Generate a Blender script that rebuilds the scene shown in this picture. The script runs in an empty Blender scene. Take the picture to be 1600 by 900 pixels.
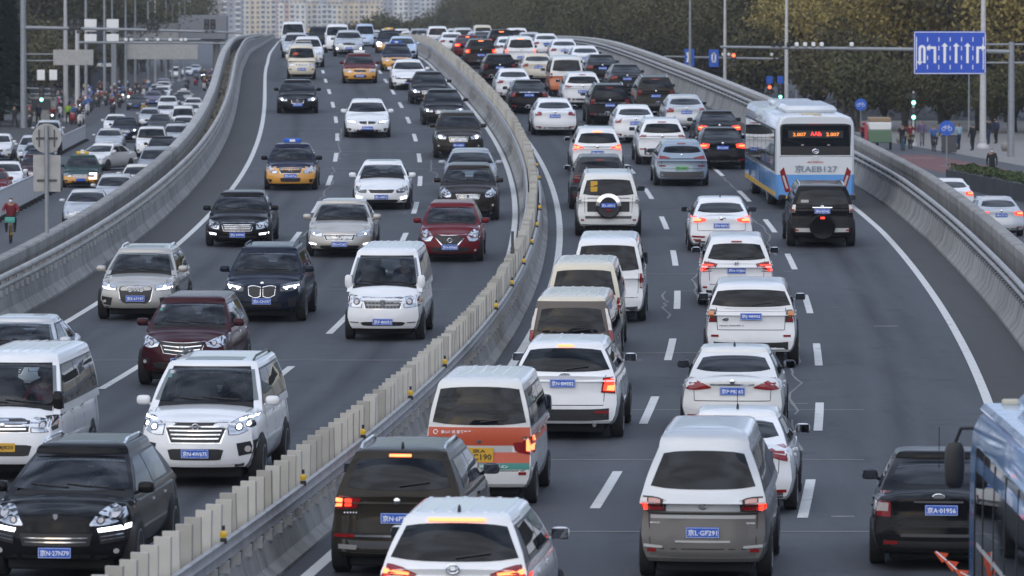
import bpy, bmesh, math, random
import numpy as np
from mathutils import Vector, Matrix
from mathutils.bvhtree import BVHTree
R = math.radians
random.seed(7)
scene = bpy.context.scene
COL = scene.collection
# ------------------------------------------------------------------ camera
cam = bpy.data.cameras.new('camera'); cam.lens = 177.5; cam.sensor_width = 36; cam.clip_start = 1; cam.clip_end = 9000
cam_o = bpy.data.objects.new('camera', cam); COL.objects.link(cam_o)
cam_o.location = (0, 0, 7.8); cam_o.rotation_euler = (R(90 - 2.96), 0, 0)
cam.dof.use_dof = True; cam.dof.focus_distance = 105; cam.dof.aperture_fstop = 4.2
scene.camera = cam_o
# ------------------------------------------------------------------ sky, sun, exposure
SUN_EL, SUN_AZ = 26, 205            # degrees; azimuth clockwise from +Y: low behind the camera, a little to the left
world = bpy.data.worlds.new('World'); scene.world = world; world.use_nodes = True
wn = world.node_tree.nodes; wl = world.node_tree.links; wn.clear()
w_out = wn.new('ShaderNodeOutputWorld'); w_bg = wn.new('ShaderNodeBackground'); w_bg.inputs[1].default_value = 0.11
w_sky = wn.new('ShaderNodeTexSky'); w_sky.sky_type = 'NISHITA'; w_sky.sun_disc = False
w_sky.sun_elevation = R(SUN_EL); w_sky.sun_rotation = R(SUN_AZ); w_sky.dust_density = 1.5
w_co = wn.new('ShaderNodeTexCoord'); w_map = wn.new('ShaderNodeMapping'); w_map.inputs['Scale'].default_value = (1, 1, 2.2)
w_noi = wn.new('ShaderNodeTexNoise'); w_noi.inputs['Scale'].default_value = 2.6; w_noi.inputs['Detail'].default_value = 7; w_noi.inputs['Roughness'].default_value = .58
w_ramp = wn.new('ShaderNodeValToRGB'); w_ramp.color_ramp.elements[0].position = .30; w_ramp.color_ramp.elements[1].position = .50
w_n2 = wn.new('ShaderNodeTexNoise'); w_n2.inputs['Scale'].default_value = 5.5; w_n2.inputs['Detail'].default_value = 6
w_cr = wn.new('ShaderNodeValToRGB')
w_cr.color_ramp.elements[0].position = .38; w_cr.color_ramp.elements[0].color = (1.7, 2.15, 3.2, 1)
w_cr.color_ramp.elements[1].position = .62; w_cr.color_ramp.elements[1].color = (8.3, 9.7, 12.6, 1)
w_mix = wn.new('ShaderNodeMix'); w_mix.data_type = 'RGBA'
wl.new(w_co.outputs['Generated'], w_map.inputs[0]); wl.new(w_map.outputs[0], w_noi.inputs[0]); wl.new(w_map.outputs[0], w_n2.inputs[0])
wl.new(w_noi.outputs[0], w_ramp.inputs[0]); wl.new(w_n2.outputs[0], w_cr.inputs[0])
wl.new(w_ramp.outputs[0], w_mix.inputs['Factor']); wl.new(w_sky.outputs[0], w_mix.inputs['A']); wl.new(w_cr.outputs[0], w_mix.inputs['B'])
wl.new(w_mix.outputs['Result'], w_bg.inputs[0]); wl.new(w_bg.outputs[0], w_out.inputs[0])
sun = bpy.data.lights.new('sun', 'SUN'); sun.energy = 1.5; sun.angle = R(100); sun.color = (1, .93, .83)
sun_o = bpy.data.objects.new('sun', sun); COL.objects.link(sun_o)
_d = Vector((math.sin(R(SUN_AZ)) * math.cos(R(SUN_EL)), math.cos(R(SUN_AZ)) * math.cos(R(SUN_EL)), math.sin(R(SUN_EL))))
sun_o.rotation_euler = (-_d).to_track_quat('-Z', 'Y').to_euler(); sun_o.location = _d * 50
scene.view_settings.view_transform = 'Standard'; scene.view_settings.look = 'None'
scene.view_settings.gamma = 1; scene.view_settings.exposure = 0.22; scene.view_settings.use_curve_mapping = False
scene.cycles.use_denoising = True; scene.cycles.max_bounces = 6; scene.cycles.transparent_max_bounces = 12
scene.cycles.caustics_reflective = False; scene.cycles.caustics_refractive = False; scene.cycles.sample_clamp_indirect = 4

# ------------------------------------------------------------------ materials
MATS = {}
def newmat(name):
    m = bpy.data.materials.new(name); m.use_nodes = True
    return m, m.node_tree.nodes, m.node_tree.links, m.node_tree.nodes['Principled BSDF']
def mat(name, col, rough=.5, metal=0, coat=0, spec=.5, noise=0, nscale=4, emis=None, estr=0):
    if name in MATS: return MATS[name]
    m, n, l, b = newmat(name)
    b.inputs['Base Color'].default_value = (*col, 1); b.inputs['Roughness'].default_value = rough
    b.inputs['Metallic'].default_value = metal; b.inputs['Coat Weight'].default_value = coat
    b.inputs['Coat Roughness'].default_value = .04; b.inputs['Specular IOR Level'].default_value = spec
    if emis: b.inputs['Emission Color'].default_value = (*emis, 1); b.inputs['Emission Strength'].default_value = estr
    if noise:
        tc = n.new('ShaderNodeTexCoord'); t = n.new('ShaderNodeTexNoise'); t.inputs['Scale'].default_value = nscale; t.inputs['Detail'].default_value = 6
        mx = n.new('ShaderNodeMix'); mx.data_type = 'RGBA'
        mx.inputs['A'].default_value = (*[c * (1 - noise) for c in col], 1); mx.inputs['B'].default_value = (*[min(1, c * (1 + noise)) for c in col], 1)
        rp = n.new('ShaderNodeMapRange'); rp.inputs[1].default_value = .3; rp.inputs[2].default_value = .7
        l.new(tc.outputs['Object'], t.inputs[0]); l.new(t.outputs[0], rp.inputs[0]); l.new(rp.outputs[0], mx.inputs['Factor']); l.new(mx.outputs['Result'], b.inputs['Base Color'])
    MATS[name] = m
    return m
def paint(name, col, metal=0., rough=.42):
    """car paint: coated, with a thin uneven film of road dust in colour and gloss"""
    key = 'paint_' + name
    if key in MATS: return MATS[key]
    m, n, l, b = newmat(key)
    b.inputs['Metallic'].default_value = metal; b.inputs['Coat Weight'].default_value = 1 if max(col) > .25 else .55; b.inputs['Coat IOR'].default_value = 1.5 if max(col) > .25 else 1.33; b.inputs['Specular IOR Level'].default_value = .5 if max(col) > .25 else .04
    tc = n.new('ShaderNodeTexCoord'); t = n.new('ShaderNodeTexNoise'); t.inputs['Scale'].default_value = 3.1; t.inputs['Detail'].default_value = 7; t.inputs['Roughness'].default_value = .65
    sx = n.new('ShaderNodeSeparateXYZ'); low = n.new('ShaderNodeMapRange'); low.inputs[1].default_value = .75; low.inputs[2].default_value = .2
    low.inputs[3].default_value = .0; low.inputs[4].default_value = .22 if max(col) > .25 else .05
    mul = n.new('ShaderNodeMath'); mul.operation = 'MULTIPLY'; add = n.new('ShaderNodeMath'); add.operation = 'MULTIPLY_ADD'; add.inputs[1].default_value = .10 if max(col) > .25 else .012
    mx = n.new('ShaderNodeMix'); mx.data_type = 'RGBA'; mx.inputs['A'].default_value = (*col, 1); mx.inputs['B'].default_value = (.17, .155, .135, 1)
    rr = n.new('ShaderNodeMapRange'); rr.inputs[1].default_value = .3; rr.inputs[2].default_value = .7; rr.inputs[3].default_value = .03; rr.inputs[4].default_value = .12
    l.new(tc.outputs['Object'], t.inputs[0]); l.new(tc.outputs['Object'], sx.inputs[0]); l.new(sx.outputs[2], low.inputs[0])
    l.new(low.outputs[0], mul.inputs[0]); l.new(t.outputs[0], mul.inputs[1]); l.new(t.outputs[0], add.inputs[0]); l.new(mul.outputs[0], add.inputs[2])
    l.new(add.outputs[0], mx.inputs['Factor']); l.new(mx.outputs['Result'], b.inputs['Base Color'])
    l.new(t.outputs[0], rr.inputs[0]); l.new(rr.outputs[0], b.inputs['Coat Roughness']); b.inputs['Roughness'].default_value = rough
    MATS[key] = m
    return m
PAINTS = {
 'white': ((.78, .79, .80), 0), 'pearl': ((.70, .70, .68), 0), 'cream': ((.66, .60, .47), 0), 'black': ((.004, .004, .0055), 0), 'softblack': ((.009, .009, .011), .1),
 'silver': ((.52, .54, .56), .55), 'champagne': ((.46, .435, .39), .45), 'beige_grey': ((.43, .41, .375), .45), 'navy': ((.008, .013, .028), .2), 'dark_grey': ((.045, .047, .050), .35),
 'brown': ((.022, .016, .013), .3), 'maroon': ((.040, .006, .010), .3), 'red': ((.125, .007, .012), .2), 'dark_red': ((.10, .010, .015), .2), 'ice_blue': ((.26, .33, .41), .4),
 'sky_blue': ((.46, .58, .74), .2), 'umber': ((.115, .10, .09), .3), 'graphite': ((.15, .143, .135), .3), 'bronze': ((.026, .022, .017), .12), 'yellow': ((.72, .33, .03), 0), 'orange': ((.55, .13, .02), 0), 'green': ((.02, .055, .05), .2),
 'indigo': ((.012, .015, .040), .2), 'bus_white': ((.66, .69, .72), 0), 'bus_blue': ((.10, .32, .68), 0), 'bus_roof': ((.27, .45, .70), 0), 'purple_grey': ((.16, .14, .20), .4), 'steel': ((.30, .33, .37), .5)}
def PT(n): c, m = PAINTS[n]; return paint(n, c, m)
BLACK = mat('black_plastic', (.012, .012, .013), .45); RUBBER = mat('rubber', (.018, .018, .019), .85); CHROME = mat('chrome', (.75, .76, .78), .10, 1)
RIM = mat('alloy_rim', (.42, .43, .45), .28, .9); GLASS = mat('tinted_glass', (.005, .007, .010), .03, 0, 0, .30); DARK = mat('interior_black', (.010, .010, .011), .8)
LAMP = mat('headlamp_reflector', (.55, .57, .60), .16, .75, 1); LAMPD = mat('headlamp_dark', (.06, .065, .07), .12, .3, 1)
LAMPON = mat('headlamp_lit', (.9, .9, .9), .3, emis=(.93, .96, 1), estr=4.5); DRL = mat('daylight_strip', (.9, .9, .9), .3, emis=(.90, .93, 1), estr=4)
TAIL = mat('tail_lamp_red', (.22, .006, .008), .18, 0, .35); TAILON = mat('tail_lamp_lit', (.6, .03, .02), .3, emis=(1, .045, .02), estr=2.0)
BRAKE = mat('brake_lamp_core', (.8, .3, .1), .3, emis=(1, .16, .05), estr=3.2); CLEAR = mat('clear_lamp', (.55, .50, .48), .15, .2, 1); AMBER = mat('amber_lamp', (.55, .16, .02), .2, 0, 1)
SEAM = mat('panel_gap', (.006, .006, .006), .7); PLATE_B = mat('plate_blue', (.02, .11, .52), .4); PLATE_Y = mat('plate_yellow', (.62, .36, .03), .4); PLATE_G = mat('plate_green', (.20, .50, .22), .4)
WHITEINK = mat('white_ink', (.85, .86, .88), .5); BLACKINK = mat('black_ink', (.01, .01, .01), .5); SKIN = mat('skin', (.38, .22, .15), .55); HAIR = mat('hair', (.012, .010, .009), .6)
GREYPL = mat('grey_plastic', (.07, .07, .073), .5); ZINC = mat('galvanised_steel', (.33, .33, .33), .6, .15, noise=.18, nscale=3); GREYPOLE = mat('grey_pole', (.27, .285, .30), .45, .3, noise=.1)
CUSH = mat('seat_fabric', (.085, .078, .07), .85); CUSHB = mat('seat_beige', (.26, .21, .16), .8)
def car_glass():
    m, n, l, b = newmat('car_glass')
    out = n['Material Output']; tr = n.new('ShaderNodeBsdfTransparent'); tr.inputs[0].default_value = (.62, .66, .67, 1)
    gl = n.new('ShaderNodeBsdfGlossy'); gl.inputs['Roughness'].default_value = .02; gl.inputs[0].default_value = (.95, .97, 1, 1)
    fr = n.new('ShaderNodeFresnel'); fr.inputs[0].default_value = 1.45; mx = n.new('ShaderNodeMixShader')
    l.new(fr.outputs[0], mx.inputs[0]); l.new(tr.outputs[0], mx.inputs[1]); l.new(gl.outputs[0], mx.inputs[2]); l.new(mx.outputs[0], out.inputs[0])
    return m
CGLASS = car_glass()

# ------------------------------------------------------------------ mesh helpers
def mk(name, verts, faces, mats=(), mi=None, smooth=True, sharp=38):
    me = bpy.data.meshes.new(name); me.from_pydata([tuple(v) for v in verts], [], faces)
    for m in mats: me.materials.append(m)
    if mi is not None: me.polygons.foreach_set('material_index', mi)
    if smooth:
        me.shade_smooth(); me.set_sharp_from_angle(angle=R(sharp))
    me.update()
    return me
def ob(name, me, parent=None, loc=(0, 0, 0), rot=(0, 0, 0), sc=None):
    o = bpy.data.objects.new(name, me); COL.objects.link(o)
    o.location = loc; o.rotation_euler = rot
    if sc is not None: o.scale = (sc, sc, sc) if isinstance(sc, (int, float)) else sc
    if parent: o.parent = parent
    return o
def tag(o, label=None, cat=None, group=None, kind=None):
    if label: o['label'] = label
    if cat: o['category'] = cat
    if group: o['group'] = group
    if kind: o['kind'] = kind
    return o
def empty(name, loc=(0, 0, 0), rz=0, label=None, cat=None, group=None):
    o = bpy.data.objects.new(name, None); COL.objects.link(o); o.location = loc; o.rotation_euler = (0, 0, rz); o.empty_display_size = .2
    return tag(o, label, cat, group)
class MB:
    """collects boxes, tubes and lathes into one mesh"""
    def __init__(s): s.v = []; s.f = []; s.m = []
    def add(s, v, f, mi=0):
        b = len(s.v); s.v += [tuple(p) for p in v]; s.f += [tuple(i + b for i in q) for q in f]; s.m += [mi] * len(f); return s
    def box(s, x0, x1, y0, y1, z0, z1, mi=0):
        v = [(x, y, z) for z in (z0, z1) for y in (y0, y1) for x in (x0, x1)]
        return s.add(v, [(0, 2, 3, 1), (4, 5, 7, 6), (0, 1, 5, 4), (2, 6, 7, 3), (0, 4, 6, 2), (1, 3, 7, 5)], mi)
    def bbox(s, x0, x1, y0, y1, z0, z1, b=.01, mi=0):
        """box with chamfered edges"""
        xs, ys, zs = (x0, x1), (y0, y1), (z0, z1); v = []
        for k in range(2):
            for j in range(2):
                for i in range(2):
                    sx, sy, sz = (1, -1)[i], (1, -1)[j], (1, -1)[k]
                    v += [(xs[i], ys[j] + sy * b, zs[k] + sz * b), (xs[i] + sx * b, ys[j], zs[k] + sz * b), (xs[i] + sx * b, ys[j] + sy * b, zs[k])]
        bm = bmesh.new()
        for p in v: bm.verts.new(p)
        r = bmesh.ops.convex_hull(bm, input=bm.verts); bm.verts.ensure_lookup_table(); bm.verts.index_update()
        s.add([p.co for p in bm.verts], [[q.index for q in f.verts] for f in bm.faces], mi); bm.free(); return s
    def tube(s, pts, r, n=8, cap=True, mi=0):
        pts = [Vector(p) for p in pts]; k = len(pts); rs = r if isinstance(r, (list, tuple)) else [r] * k; v = []; prev = None
        for i, p in enumerate(pts):
            t = (pts[min(i + 1, k - 1)] - pts[max(i - 1, 0)]).normalized()
            a = (prev - t * prev.dot(t)) if prev else t.cross(Vector((0, 0, 1)) if abs(t.z) < .9 else Vector((1, 0, 0)))
            a.normalize(); prev = a; b = t.cross(a)
            for j in range(n):
                q = 2 * math.pi * j / n; v.append(p + (a * math.cos(q) + b * math.sin(q)) * rs[i])
        f = [(i * n + j, i * n + (j + 1) % n, (i + 1) * n + (j + 1) % n, (i + 1) * n + j) for i in range(k - 1) for j in range(n)]
        if cap: f += [tuple(range(n))[::-1], tuple(range((k - 1) * n, k * n))]
        return s.add(v, f, mi)
    def lathe(s, prof, n=16, axis='x', c=(0, 0, 0), mi=0):
        v = []; c = Vector(c)
        for (h, r) in prof:
            for j in range(n):
                q = 2 * math.pi * j / n; a, b = r * math.cos(q), r * math.sin(q)
                v.append(c + Vector({'x': (h, a, b), 'y': (a, h, b), 'z': (a, b, h)}[axis]))
        k = len(prof)
        f = [(i * n + j, i * n + (j + 1) % n, (i + 1) * n + (j + 1) % n, (i + 1) * n + j) for i in range(k - 1) for j in range(n)]
        f += [tuple(range(n))[::-1], tuple(range((k - 1) * n, k * n))]
        return s.add(v, f, mi)
    def ell(s, c, r, n=10, m=7, p=1., mi=0):
        """(super)ellipsoid"""
        v = []; sg = lambda a, e: math.copysign(abs(a) ** e, a)
        for i in range(m + 1):
            th = math.pi * i / m - math.pi / 2
            for j in range(n):
                ph = 2 * math.pi * j / n
                v.append((c[0] + r[0] * sg(math.cos(th), p) * sg(math.cos(ph), p), c[1] + r[1] * sg(math.cos(th), p) * sg(math.sin(ph), p), c[2] + r[2] * sg(math.sin(th), p)))
        f = [(i * n + j, i * n + (j + 1) % n, (i + 1) * n + (j + 1) % n, (i + 1) * n + j) for i in range(m) for j in range(n)]
        return s.add(v, f, mi)
    def build(s, name, mats, parent=None, smooth=True, sharp=38, **k):
        if not isinstance(mats, (list, tuple)): mats = [mats]
        return ob(name, mk(name, s.v, s.f, mats, s.m, smooth, sharp), parent, **k)
    def mesh(s, name, mats, smooth=True, sharp=38):
        if not isinstance(mats, (list, tuple)): mats = [mats]
        return mk(name, s.v, s.f, mats, s.m, smooth, sharp)
def over(o, m, slot=0):
    o.material_slots[slot].link = 'OBJECT'; o.material_slots[slot].material = m
def copy_tree(o, parent=None):
    c = o.copy(); COL.objects.link(c); c.parent = parent
    for ch in o.children: copy_tree(ch, c)
    return c
TXT = {}
def text_mesh(s, m, height, width=None, thick=.0, font=None):
    k = (s, m.name, height, width)
    if k in TXT: return TXT[k]
    cu = bpy.data.curves.new('lettering', 'FONT'); cu.body = s; cu.align_x = 'CENTER'; cu.resolution_u = 2; cu.offset = .018
    o = bpy.data.objects.new('lettering', cu); me = bpy.data.meshes.new_from_object(o); bpy.data.objects.remove(o)
    co = np.zeros(len(me.vertices) * 3); me.vertices.foreach_get('co', co); co = co.reshape(-1, 3)
    if len(co):
        lo, hi = co.min(0), co.max(0); sy = height / max(1e-6, hi[1] - lo[1]); sx = (width / max(1e-6, hi[0] - lo[0])) if width else sy
        co = (co - (lo + hi) / 2) * [sx, sy, 1]
        me.vertices.foreach_set('co', co.ravel())
    me.materials.clear(); me.materials.append(m); me.update(); TXT[k] = me
    return me
def text_rot(face):  # lettering that faces -Y ('R') or +Y ('F')
    return (R(90), 0, 0) if face == 'R' else (R(90), 0, R(180))
# ------------------------------------------------------------------ the road: plan curve, height and helpers
_ZK = [40, 60, 77.6, 92, 107, 122, 137, 152, 167, 182, 206, 221, 236, 251, 267, 282, 297, 312, 330, 350, 400, 500, 700, 1000, 1400]
_HK = [7.36, 7.33, 7.27, 7.17, 7.01, 6.76, 6.42, 6.03, 5.63, 5.24, 4.53, 4.10, 3.67, 3.24, 2.83, 2.49, 2.20, 1.98, 1.84, 1.79, 1.80, 1.88, 2.0, 2.2, 4]
_gy = np.arange(20, 1300, .5); _gh = np.convolve(np.pad(np.interp(_gy, _ZK, _HK), 20, mode='edge'), np.ones(41) / 41, 'valid')
def rz(y): return 7.8 - float(np.interp(y, _gy, _gh))             # height of the carriageway above the side streets
def rc(y):                                                         # x of the middle of the central reserve
    t = (min(y, 300) - 200) / 150
    return -4.6605 * t - 6.7533 * t**2 + 5.238 * t**3 + 1.4301 * t**4 - .7908 * t**5 - .0445 * max(y - 300, 0)
def rk(y): return float(np.interp(y, [150, 182, 215, 260, 300], [1, .975, .94, .91, .90]))   # the right carriageway narrows a little
def rpar(y): return float(np.interp(y, [40, 100, 130, 160, 180, 215, 260, 300, 1200], [11.8, 11.65, 11.5, 11.4, 11.1, 10.65, 10.1, 9.9, 9.9]))
def rpt(y, off, dz=0.): return Vector((rc(y) + off, y, rz(y) + dz))
def rhead(y): return math.atan2(rc(y + 2) - rc(y - 2), 4)          # heading, radians to the right of +Y
def rpitch(y): return math.atan2(rz(y + 2) - rz(y - 2), 4)
STN = [40 + 2.5 * i for i in range(0, 130)] + [365 + 10 * i for i in range(0, 70)]
def sweep(prof, ys=STN, offf=None, zf=rz, closed=True, xf=rc):
    """sweeps a profile [(offset, height)] along the road; offf(y) shifts it"""
    v = []; n = len(prof)
    for y in ys:
        for (o, h) in prof: v.append((xf(y) + o + (offf(y) if offf else 0), y, zf(y) + h))
    f = []
    for i in range(len(ys) - 1):
        for j in range(n if closed else n - 1):
            a, b = i * n + j, i * n + (j + 1) % n
            f.append((a, b, b + n, a + n))
    if closed: f += [tuple(range(n))[::-1], tuple(range((len(ys) - 1) * n, len(ys) * n))]
    return v, f
def noise_nodes(n, l, scale, detail=6, rough=.6, stretch=None, src='Object'):
    tc = n.new('ShaderNodeTexCoord'); mp = n.new('ShaderNodeMapping')
    if stretch: mp.inputs['Scale'].default_value = stretch
    t = n.new('ShaderNodeTexNoise'); t.inputs['Scale'].default_value = scale; t.inputs['Detail'].default_value = detail; t.inputs['Roughness'].default_value = rough
    l.new(tc.outputs[src], mp.inputs[0]); l.new(mp.outputs[0], t.inputs[0]); return t
def mixcol(n, l, fac, a, b):
    mx = n.new('ShaderNodeMix'); mx.data_type = 'RGBA'
    for k, q in (('A', a), ('B', b)):
        if isinstance(q, tuple): mx.inputs[k].default_value = (*q, 1)
        else: l.new(q, mx.inputs[k])
    l.new(fac, mx.inputs['Factor']); return mx.outputs['Result']
def rng(n, l, x, a, b, c=0., d=1.):
    r = n.new('ShaderNodeMapRange')
    for i, q in enumerate((a, b, c, d)): r.inputs[i + 1].default_value = q
    l.new(x, r.inputs[0]); return r.outputs[0]
def asphalt(name, base, worn, fine=38):
    m, n, l, b = newmat(name)
    big = noise_nodes(n, l, .10, 5, .6, (1, .16, 1)); streak = noise_nodes(n, l, .55, 6, .6, (1, .03, 1)); grit = noise_nodes(n, l, fine, 3, .7); patch = noise_nodes(n, l, .9, 7, .7)
    c1 = mixcol(n, l, rng(n, l, big.outputs[0], .35, .65), base, worn)
    c2 = mixcol(n, l, rng(n, l, streak.outputs[0], .42, .70, 0, .6), c1, tuple(q * .72 for q in base))
    c3 = mixcol(n, l, rng(n, l, grit.outputs[0], .25, .75, 0, .5), c2, tuple(q * 1.55 for q in worn))
    c4 = mixcol(n, l, rng(n, l, patch.outputs[0], .56, .70, 0, .5), c3, tuple(q * .6 for q in base))
    l.new(c4, b.inputs['Base Color']); l.new(rng(n, l, streak.outputs[0], .3, .7, .80, .64), b.inputs['Roughness']); b.inputs['Specular IOR Level'].default_value = .22
    bp = n.new('ShaderNodeBump'); bp.inputs['Strength'].default_value = .25; bp.inputs['Distance'].default_value = .01; l.new(grit.outputs[0], bp.inputs['Height']); l.new(bp.outputs[0], b.inputs['Normal'])
    MATS[name] = m; return m
def lane_wear(m):
    """oil-darkened lane middles and polished wheel tracks, from the lane coordinate"""
    n, l = m.node_tree.nodes, m.node_tree.links; b = n['Principled BSDF']; src = b.inputs['Base Color'].links[0].from_socket
    uv = n.new('ShaderNodeUVMap'); uv.uv_map = 'lane'; sp = n.new('ShaderNodeSeparateXYZ'); l.new(uv.outputs[0], sp.inputs[0])
    ab = n.new('ShaderNodeMath'); ab.operation = 'ABSOLUTE'; l.new(sp.outputs[0], ab.inputs[0]); su = n.new('ShaderNodeMath'); su.operation = 'MULTIPLY_ADD'; su.inputs[1].default_value = 1 / 3.17; su.inputs[2].default_value = -.70 / 3.17; l.new(ab.outputs[0], su.inputs[0])
    fr = n.new('ShaderNodeMath'); fr.operation = 'FRACT'; l.new(su.outputs[0], fr.inputs[0]); rp = n.new('ShaderNodeValToRGB'); e = rp.color_ramp.elements; e[0].position = 0; e[0].color = (.35,) * 3 + (1,); e[1].position = 1; e[1].color = (.35,) * 3 + (1,)
    for p_, v_ in ((.14, .42), (.27, .62), (.38, .45), (.50, .95), (.62, .45), (.73, .62), (.86, .42)): q = e.new(p_); q.color = (v_,) * 3 + (1,)
    l.new(fr.outputs[0], rp.inputs[0]); t = noise_nodes(n, l, .5, 6, .65, (1.2, .09, 1)); mu = n.new('ShaderNodeMath'); mu.operation = 'MULTIPLY'; l.new(rp.outputs[0], mu.inputs[0]); l.new(rng(n, l, t.outputs[0], .3, .7, .25, 1.), mu.inputs[1])
    l.new(mixcol(n, l, rng(n, l, mu.outputs[0], .12, .75, 0, .85), src, (.020, .021, .024)), b.inputs['Base Color'])
def concrete(name, base, dark, vert=True):
    m, n, l, b = newmat(name)
    st = noise_nodes(n, l, 1.6, 8, .7, (1, 1, .08) if vert else None); cl = noise_nodes(n, l, .35, 6, .6); fine = noise_nodes(n, l, 14, 4, .6)
    c1 = mixcol(n, l, rng(n, l, cl.outputs[0], .35, .68), base, tuple(q * .80 for q in base))
    c2 = mixcol(n, l, rng(n, l, st.outputs[0], .44, .66, 0, .9), c1, dark)
    c3 = mixcol(n, l, rng(n, l, fine.outputs[0], .3, .7, 0, .22), c2, tuple(q * 1.25 for q in base))
    l.new(c3, b.inputs['Base Color']); b.inputs['Roughness'].default_value = .85
    bp = n.new('ShaderNodeBump'); bp.inputs['Strength'].default_value = .3; bp.inputs['Distance'].default_value = .02; l.new(fine.outputs[0], bp.inputs['Height']); l.new(bp.outputs[0], b.inputs['Normal'])
    MATS[name] = m; return m
def paintmark(name, col, under):
    m, n, l, b = newmat(name); t = noise_nodes(n, l, 3.2, 8, .75); g = noise_nodes(n, l, 20, 4, .7)
    c1 = mixcol(n, l, rng(n, l, t.outputs[0], .56, .70, 0, .75), col, under); c2 = mixcol(n, l, rng(n, l, g.outputs[0], .45, .8, 0, .5), c1, tuple(q * .7 for q in col))
    l.new(c2, b.inputs['Base Color']); b.inputs['Roughness'].default_value = .7; MATS[name] = m; return m
ASPH = asphalt('asphalt', (.036, .039, .045), (.088, .094, .106)); ASPH2 = asphalt('street_asphalt', (.058, .060, .066), (.078, .080, .086)); SHOULDER = asphalt('shoulder_asphalt', (.044, .043, .042), (.056, .054, .052))
lane_wear(ASPH)
CONC = concrete('barrier_concrete', (.29, .285, .27), (.10, .098, .092)); CONC2 = concrete('wall_concrete', (.30, .29, .275), (.13, .125, .118)); COPING = concrete('coping_concrete', (.42, .415, .40), (.27, .265, .255), False)
LINE = paintmark('line_paint', (.62, .62, .60), (.10, .10, .105)); SOIL = mat('soil', (.075, .062, .045), .95, noise=.5, nscale=2); STONE = mat('rockery_stone', (.27, .24, .19), .9, noise=.4, nscale=6)
PAVE = concrete('paving', (.26, .245, .225), (.19, .18, .17), False); REDLANE = mat('red_lane_paint', (.15, .060, .055), .8, noise=.25, nscale=1)

gm = mk('ground', [(-3000, -200, 0), (3000, -200, 0), (3000, 8000, 0), (-3000, 8000, 0)], [(0, 1, 2, 3)], [ASPH2], smooth=False)
tag(ob('ground', gm), kind='structure')
road_v = []; road_f = []
_cols = [-11.45, -8, -4, -.42, .42, 4, 8, None]
for y in STN:
    for o in _cols: road_v.append((rc(y) + (rpar(y) + .05 if o is None else o), y, rz(y)))
for i in range(len(STN) - 1):
    for j in range(7):
        a = i * 8 + j; road_f.append((a, a + 1, a + 9, a + 8))
road = tag(ob('road', mk('road', road_v, road_f, [ASPH])), kind='structure')
_uv = road.data.uv_layers.new(name='lane').data
for lp in road.data.loops:
    _c = road.data.vertices[lp.vertex_index].co; _uv[lp.index].uv = (_c.x - rc(_c.y), _c.y)
def strip(name, o0, o1, y0, y1, m, dz=.004, step=2.5, parent=None, scl=None):
    ys = list(np.arange(y0, y1, step)) + [y1]; v = []
    for y in ys:
        k = rk(y) if scl else 1
        for o in (o0, o1): v.append((rc(y) + o * k, y, rz(y) + dz))
    f = [(2 * i, 2 * i + 1, 2 * i + 3, 2 * i + 2) for i in range(len(ys) - 1)]
    return ob(name, mk(name, v, f, [m], smooth=False), parent)
strip('shoulder', -11.40, -10.24, 40, 700, SHOULDER, parent=road)
v = []; ys = list(np.arange(40, 330, 2.5))
for y in ys: v += [(rc(y) + 10.48 * rk(y), y, rz(y) + .004), (rc(y) + rpar(y), y, rz(y) + .004)]
ob('shoulder', mk('shoulder', v, [(2 * i, 2 * i + 1, 2 * i + 3, 2 * i + 2) for i in range(len(ys) - 1)], [SHOULDER], smooth=False), road)
for o0, o1, s in ((-10.22, -10.05, 0), (-.66, -.49, 0), (.70, .88, 1), (10.28, 10.46, 1)):
    strip('edge_line', o0, o1, 42, 700, LINE, .008, parent=road, scl=s)
for off, ph, s in ((-6.93, 176.8, 0), (-3.76, 176.4, 0), (4.0, 79.0, 1), (7.17, 77.6, 1)):
    for k in range(-8, 22):
        y = ph + 15 * k
        if 45 < y < 420: strip('lane_dash', off - .08, off + .08, y - 3, y + 3, LINE, .008, 3, parent=road, scl=s)
# transverse deck joints and pale meandering crack filler
JOINT = mat('joint_filler', (.21, .205, .195), .8, noise=.3, nscale=2)
for y, o0, o1 in ((232, -10, -.7), (214, -10, -.7), (196, -10, -.8), (184, -10, -.8), (174, -10, -.8), (146, -8, -3), (127.5, -10.0, -.8), (106, -10, -.6), (205, 1, 9.8), (160, 1, 8), (133, 1, 5), (108, 1, 5), (94, 1, 8), (72.6, 1, 10), (84, 2, 8), (66, 3, 10)):
    strip('deck_joint', o0, o1, y, y + .10, JOINT, .006, .1, parent=road)
rnd = random.Random(3)
CRACK = mat('crack_filler', (.20, .20, .195), .8)
def crack(off, y0, y1, amp, w=.024):
    y = y0; o = off; P = []
    while y < y1:
        P.append((o, y)); y += rnd.uniform(.5, 1.6); o = off + (o - off) * .75 + rnd.uniform(-amp, amp)
    v = []
    for o, y in P:
        q = w * rnd.uniform(.6, 1.3); v += [(rc(y) + o - q, y, rz(y) + .006), (rc(y) + o + q, y, rz(y) + .006)]
    ob('crack_seal', mk('crack_seal', v, [(2 * i, 2 * i + 1, 2 * i + 3, 2 * i + 2) for i in range(len(P) - 1)], [CRACK], smooth=False), road)
for a in ((6.75, 66, 92, .10), (6.72, 93, 112, .10), (6.65, 112, 128, .12), (6.85, 140, 163, .08), (7.05, 166, 185, .08), (3.8, 118, 127, .12), (4.5, 124, 136, .10), (5.0, 107, 113, .05), (-6.85, 146, 160, .10), (-6.9, 160, 186, .10), (-6.8, 190, 214, .07), (-3.3, 176, 190, .1)): crack(*a)
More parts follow.
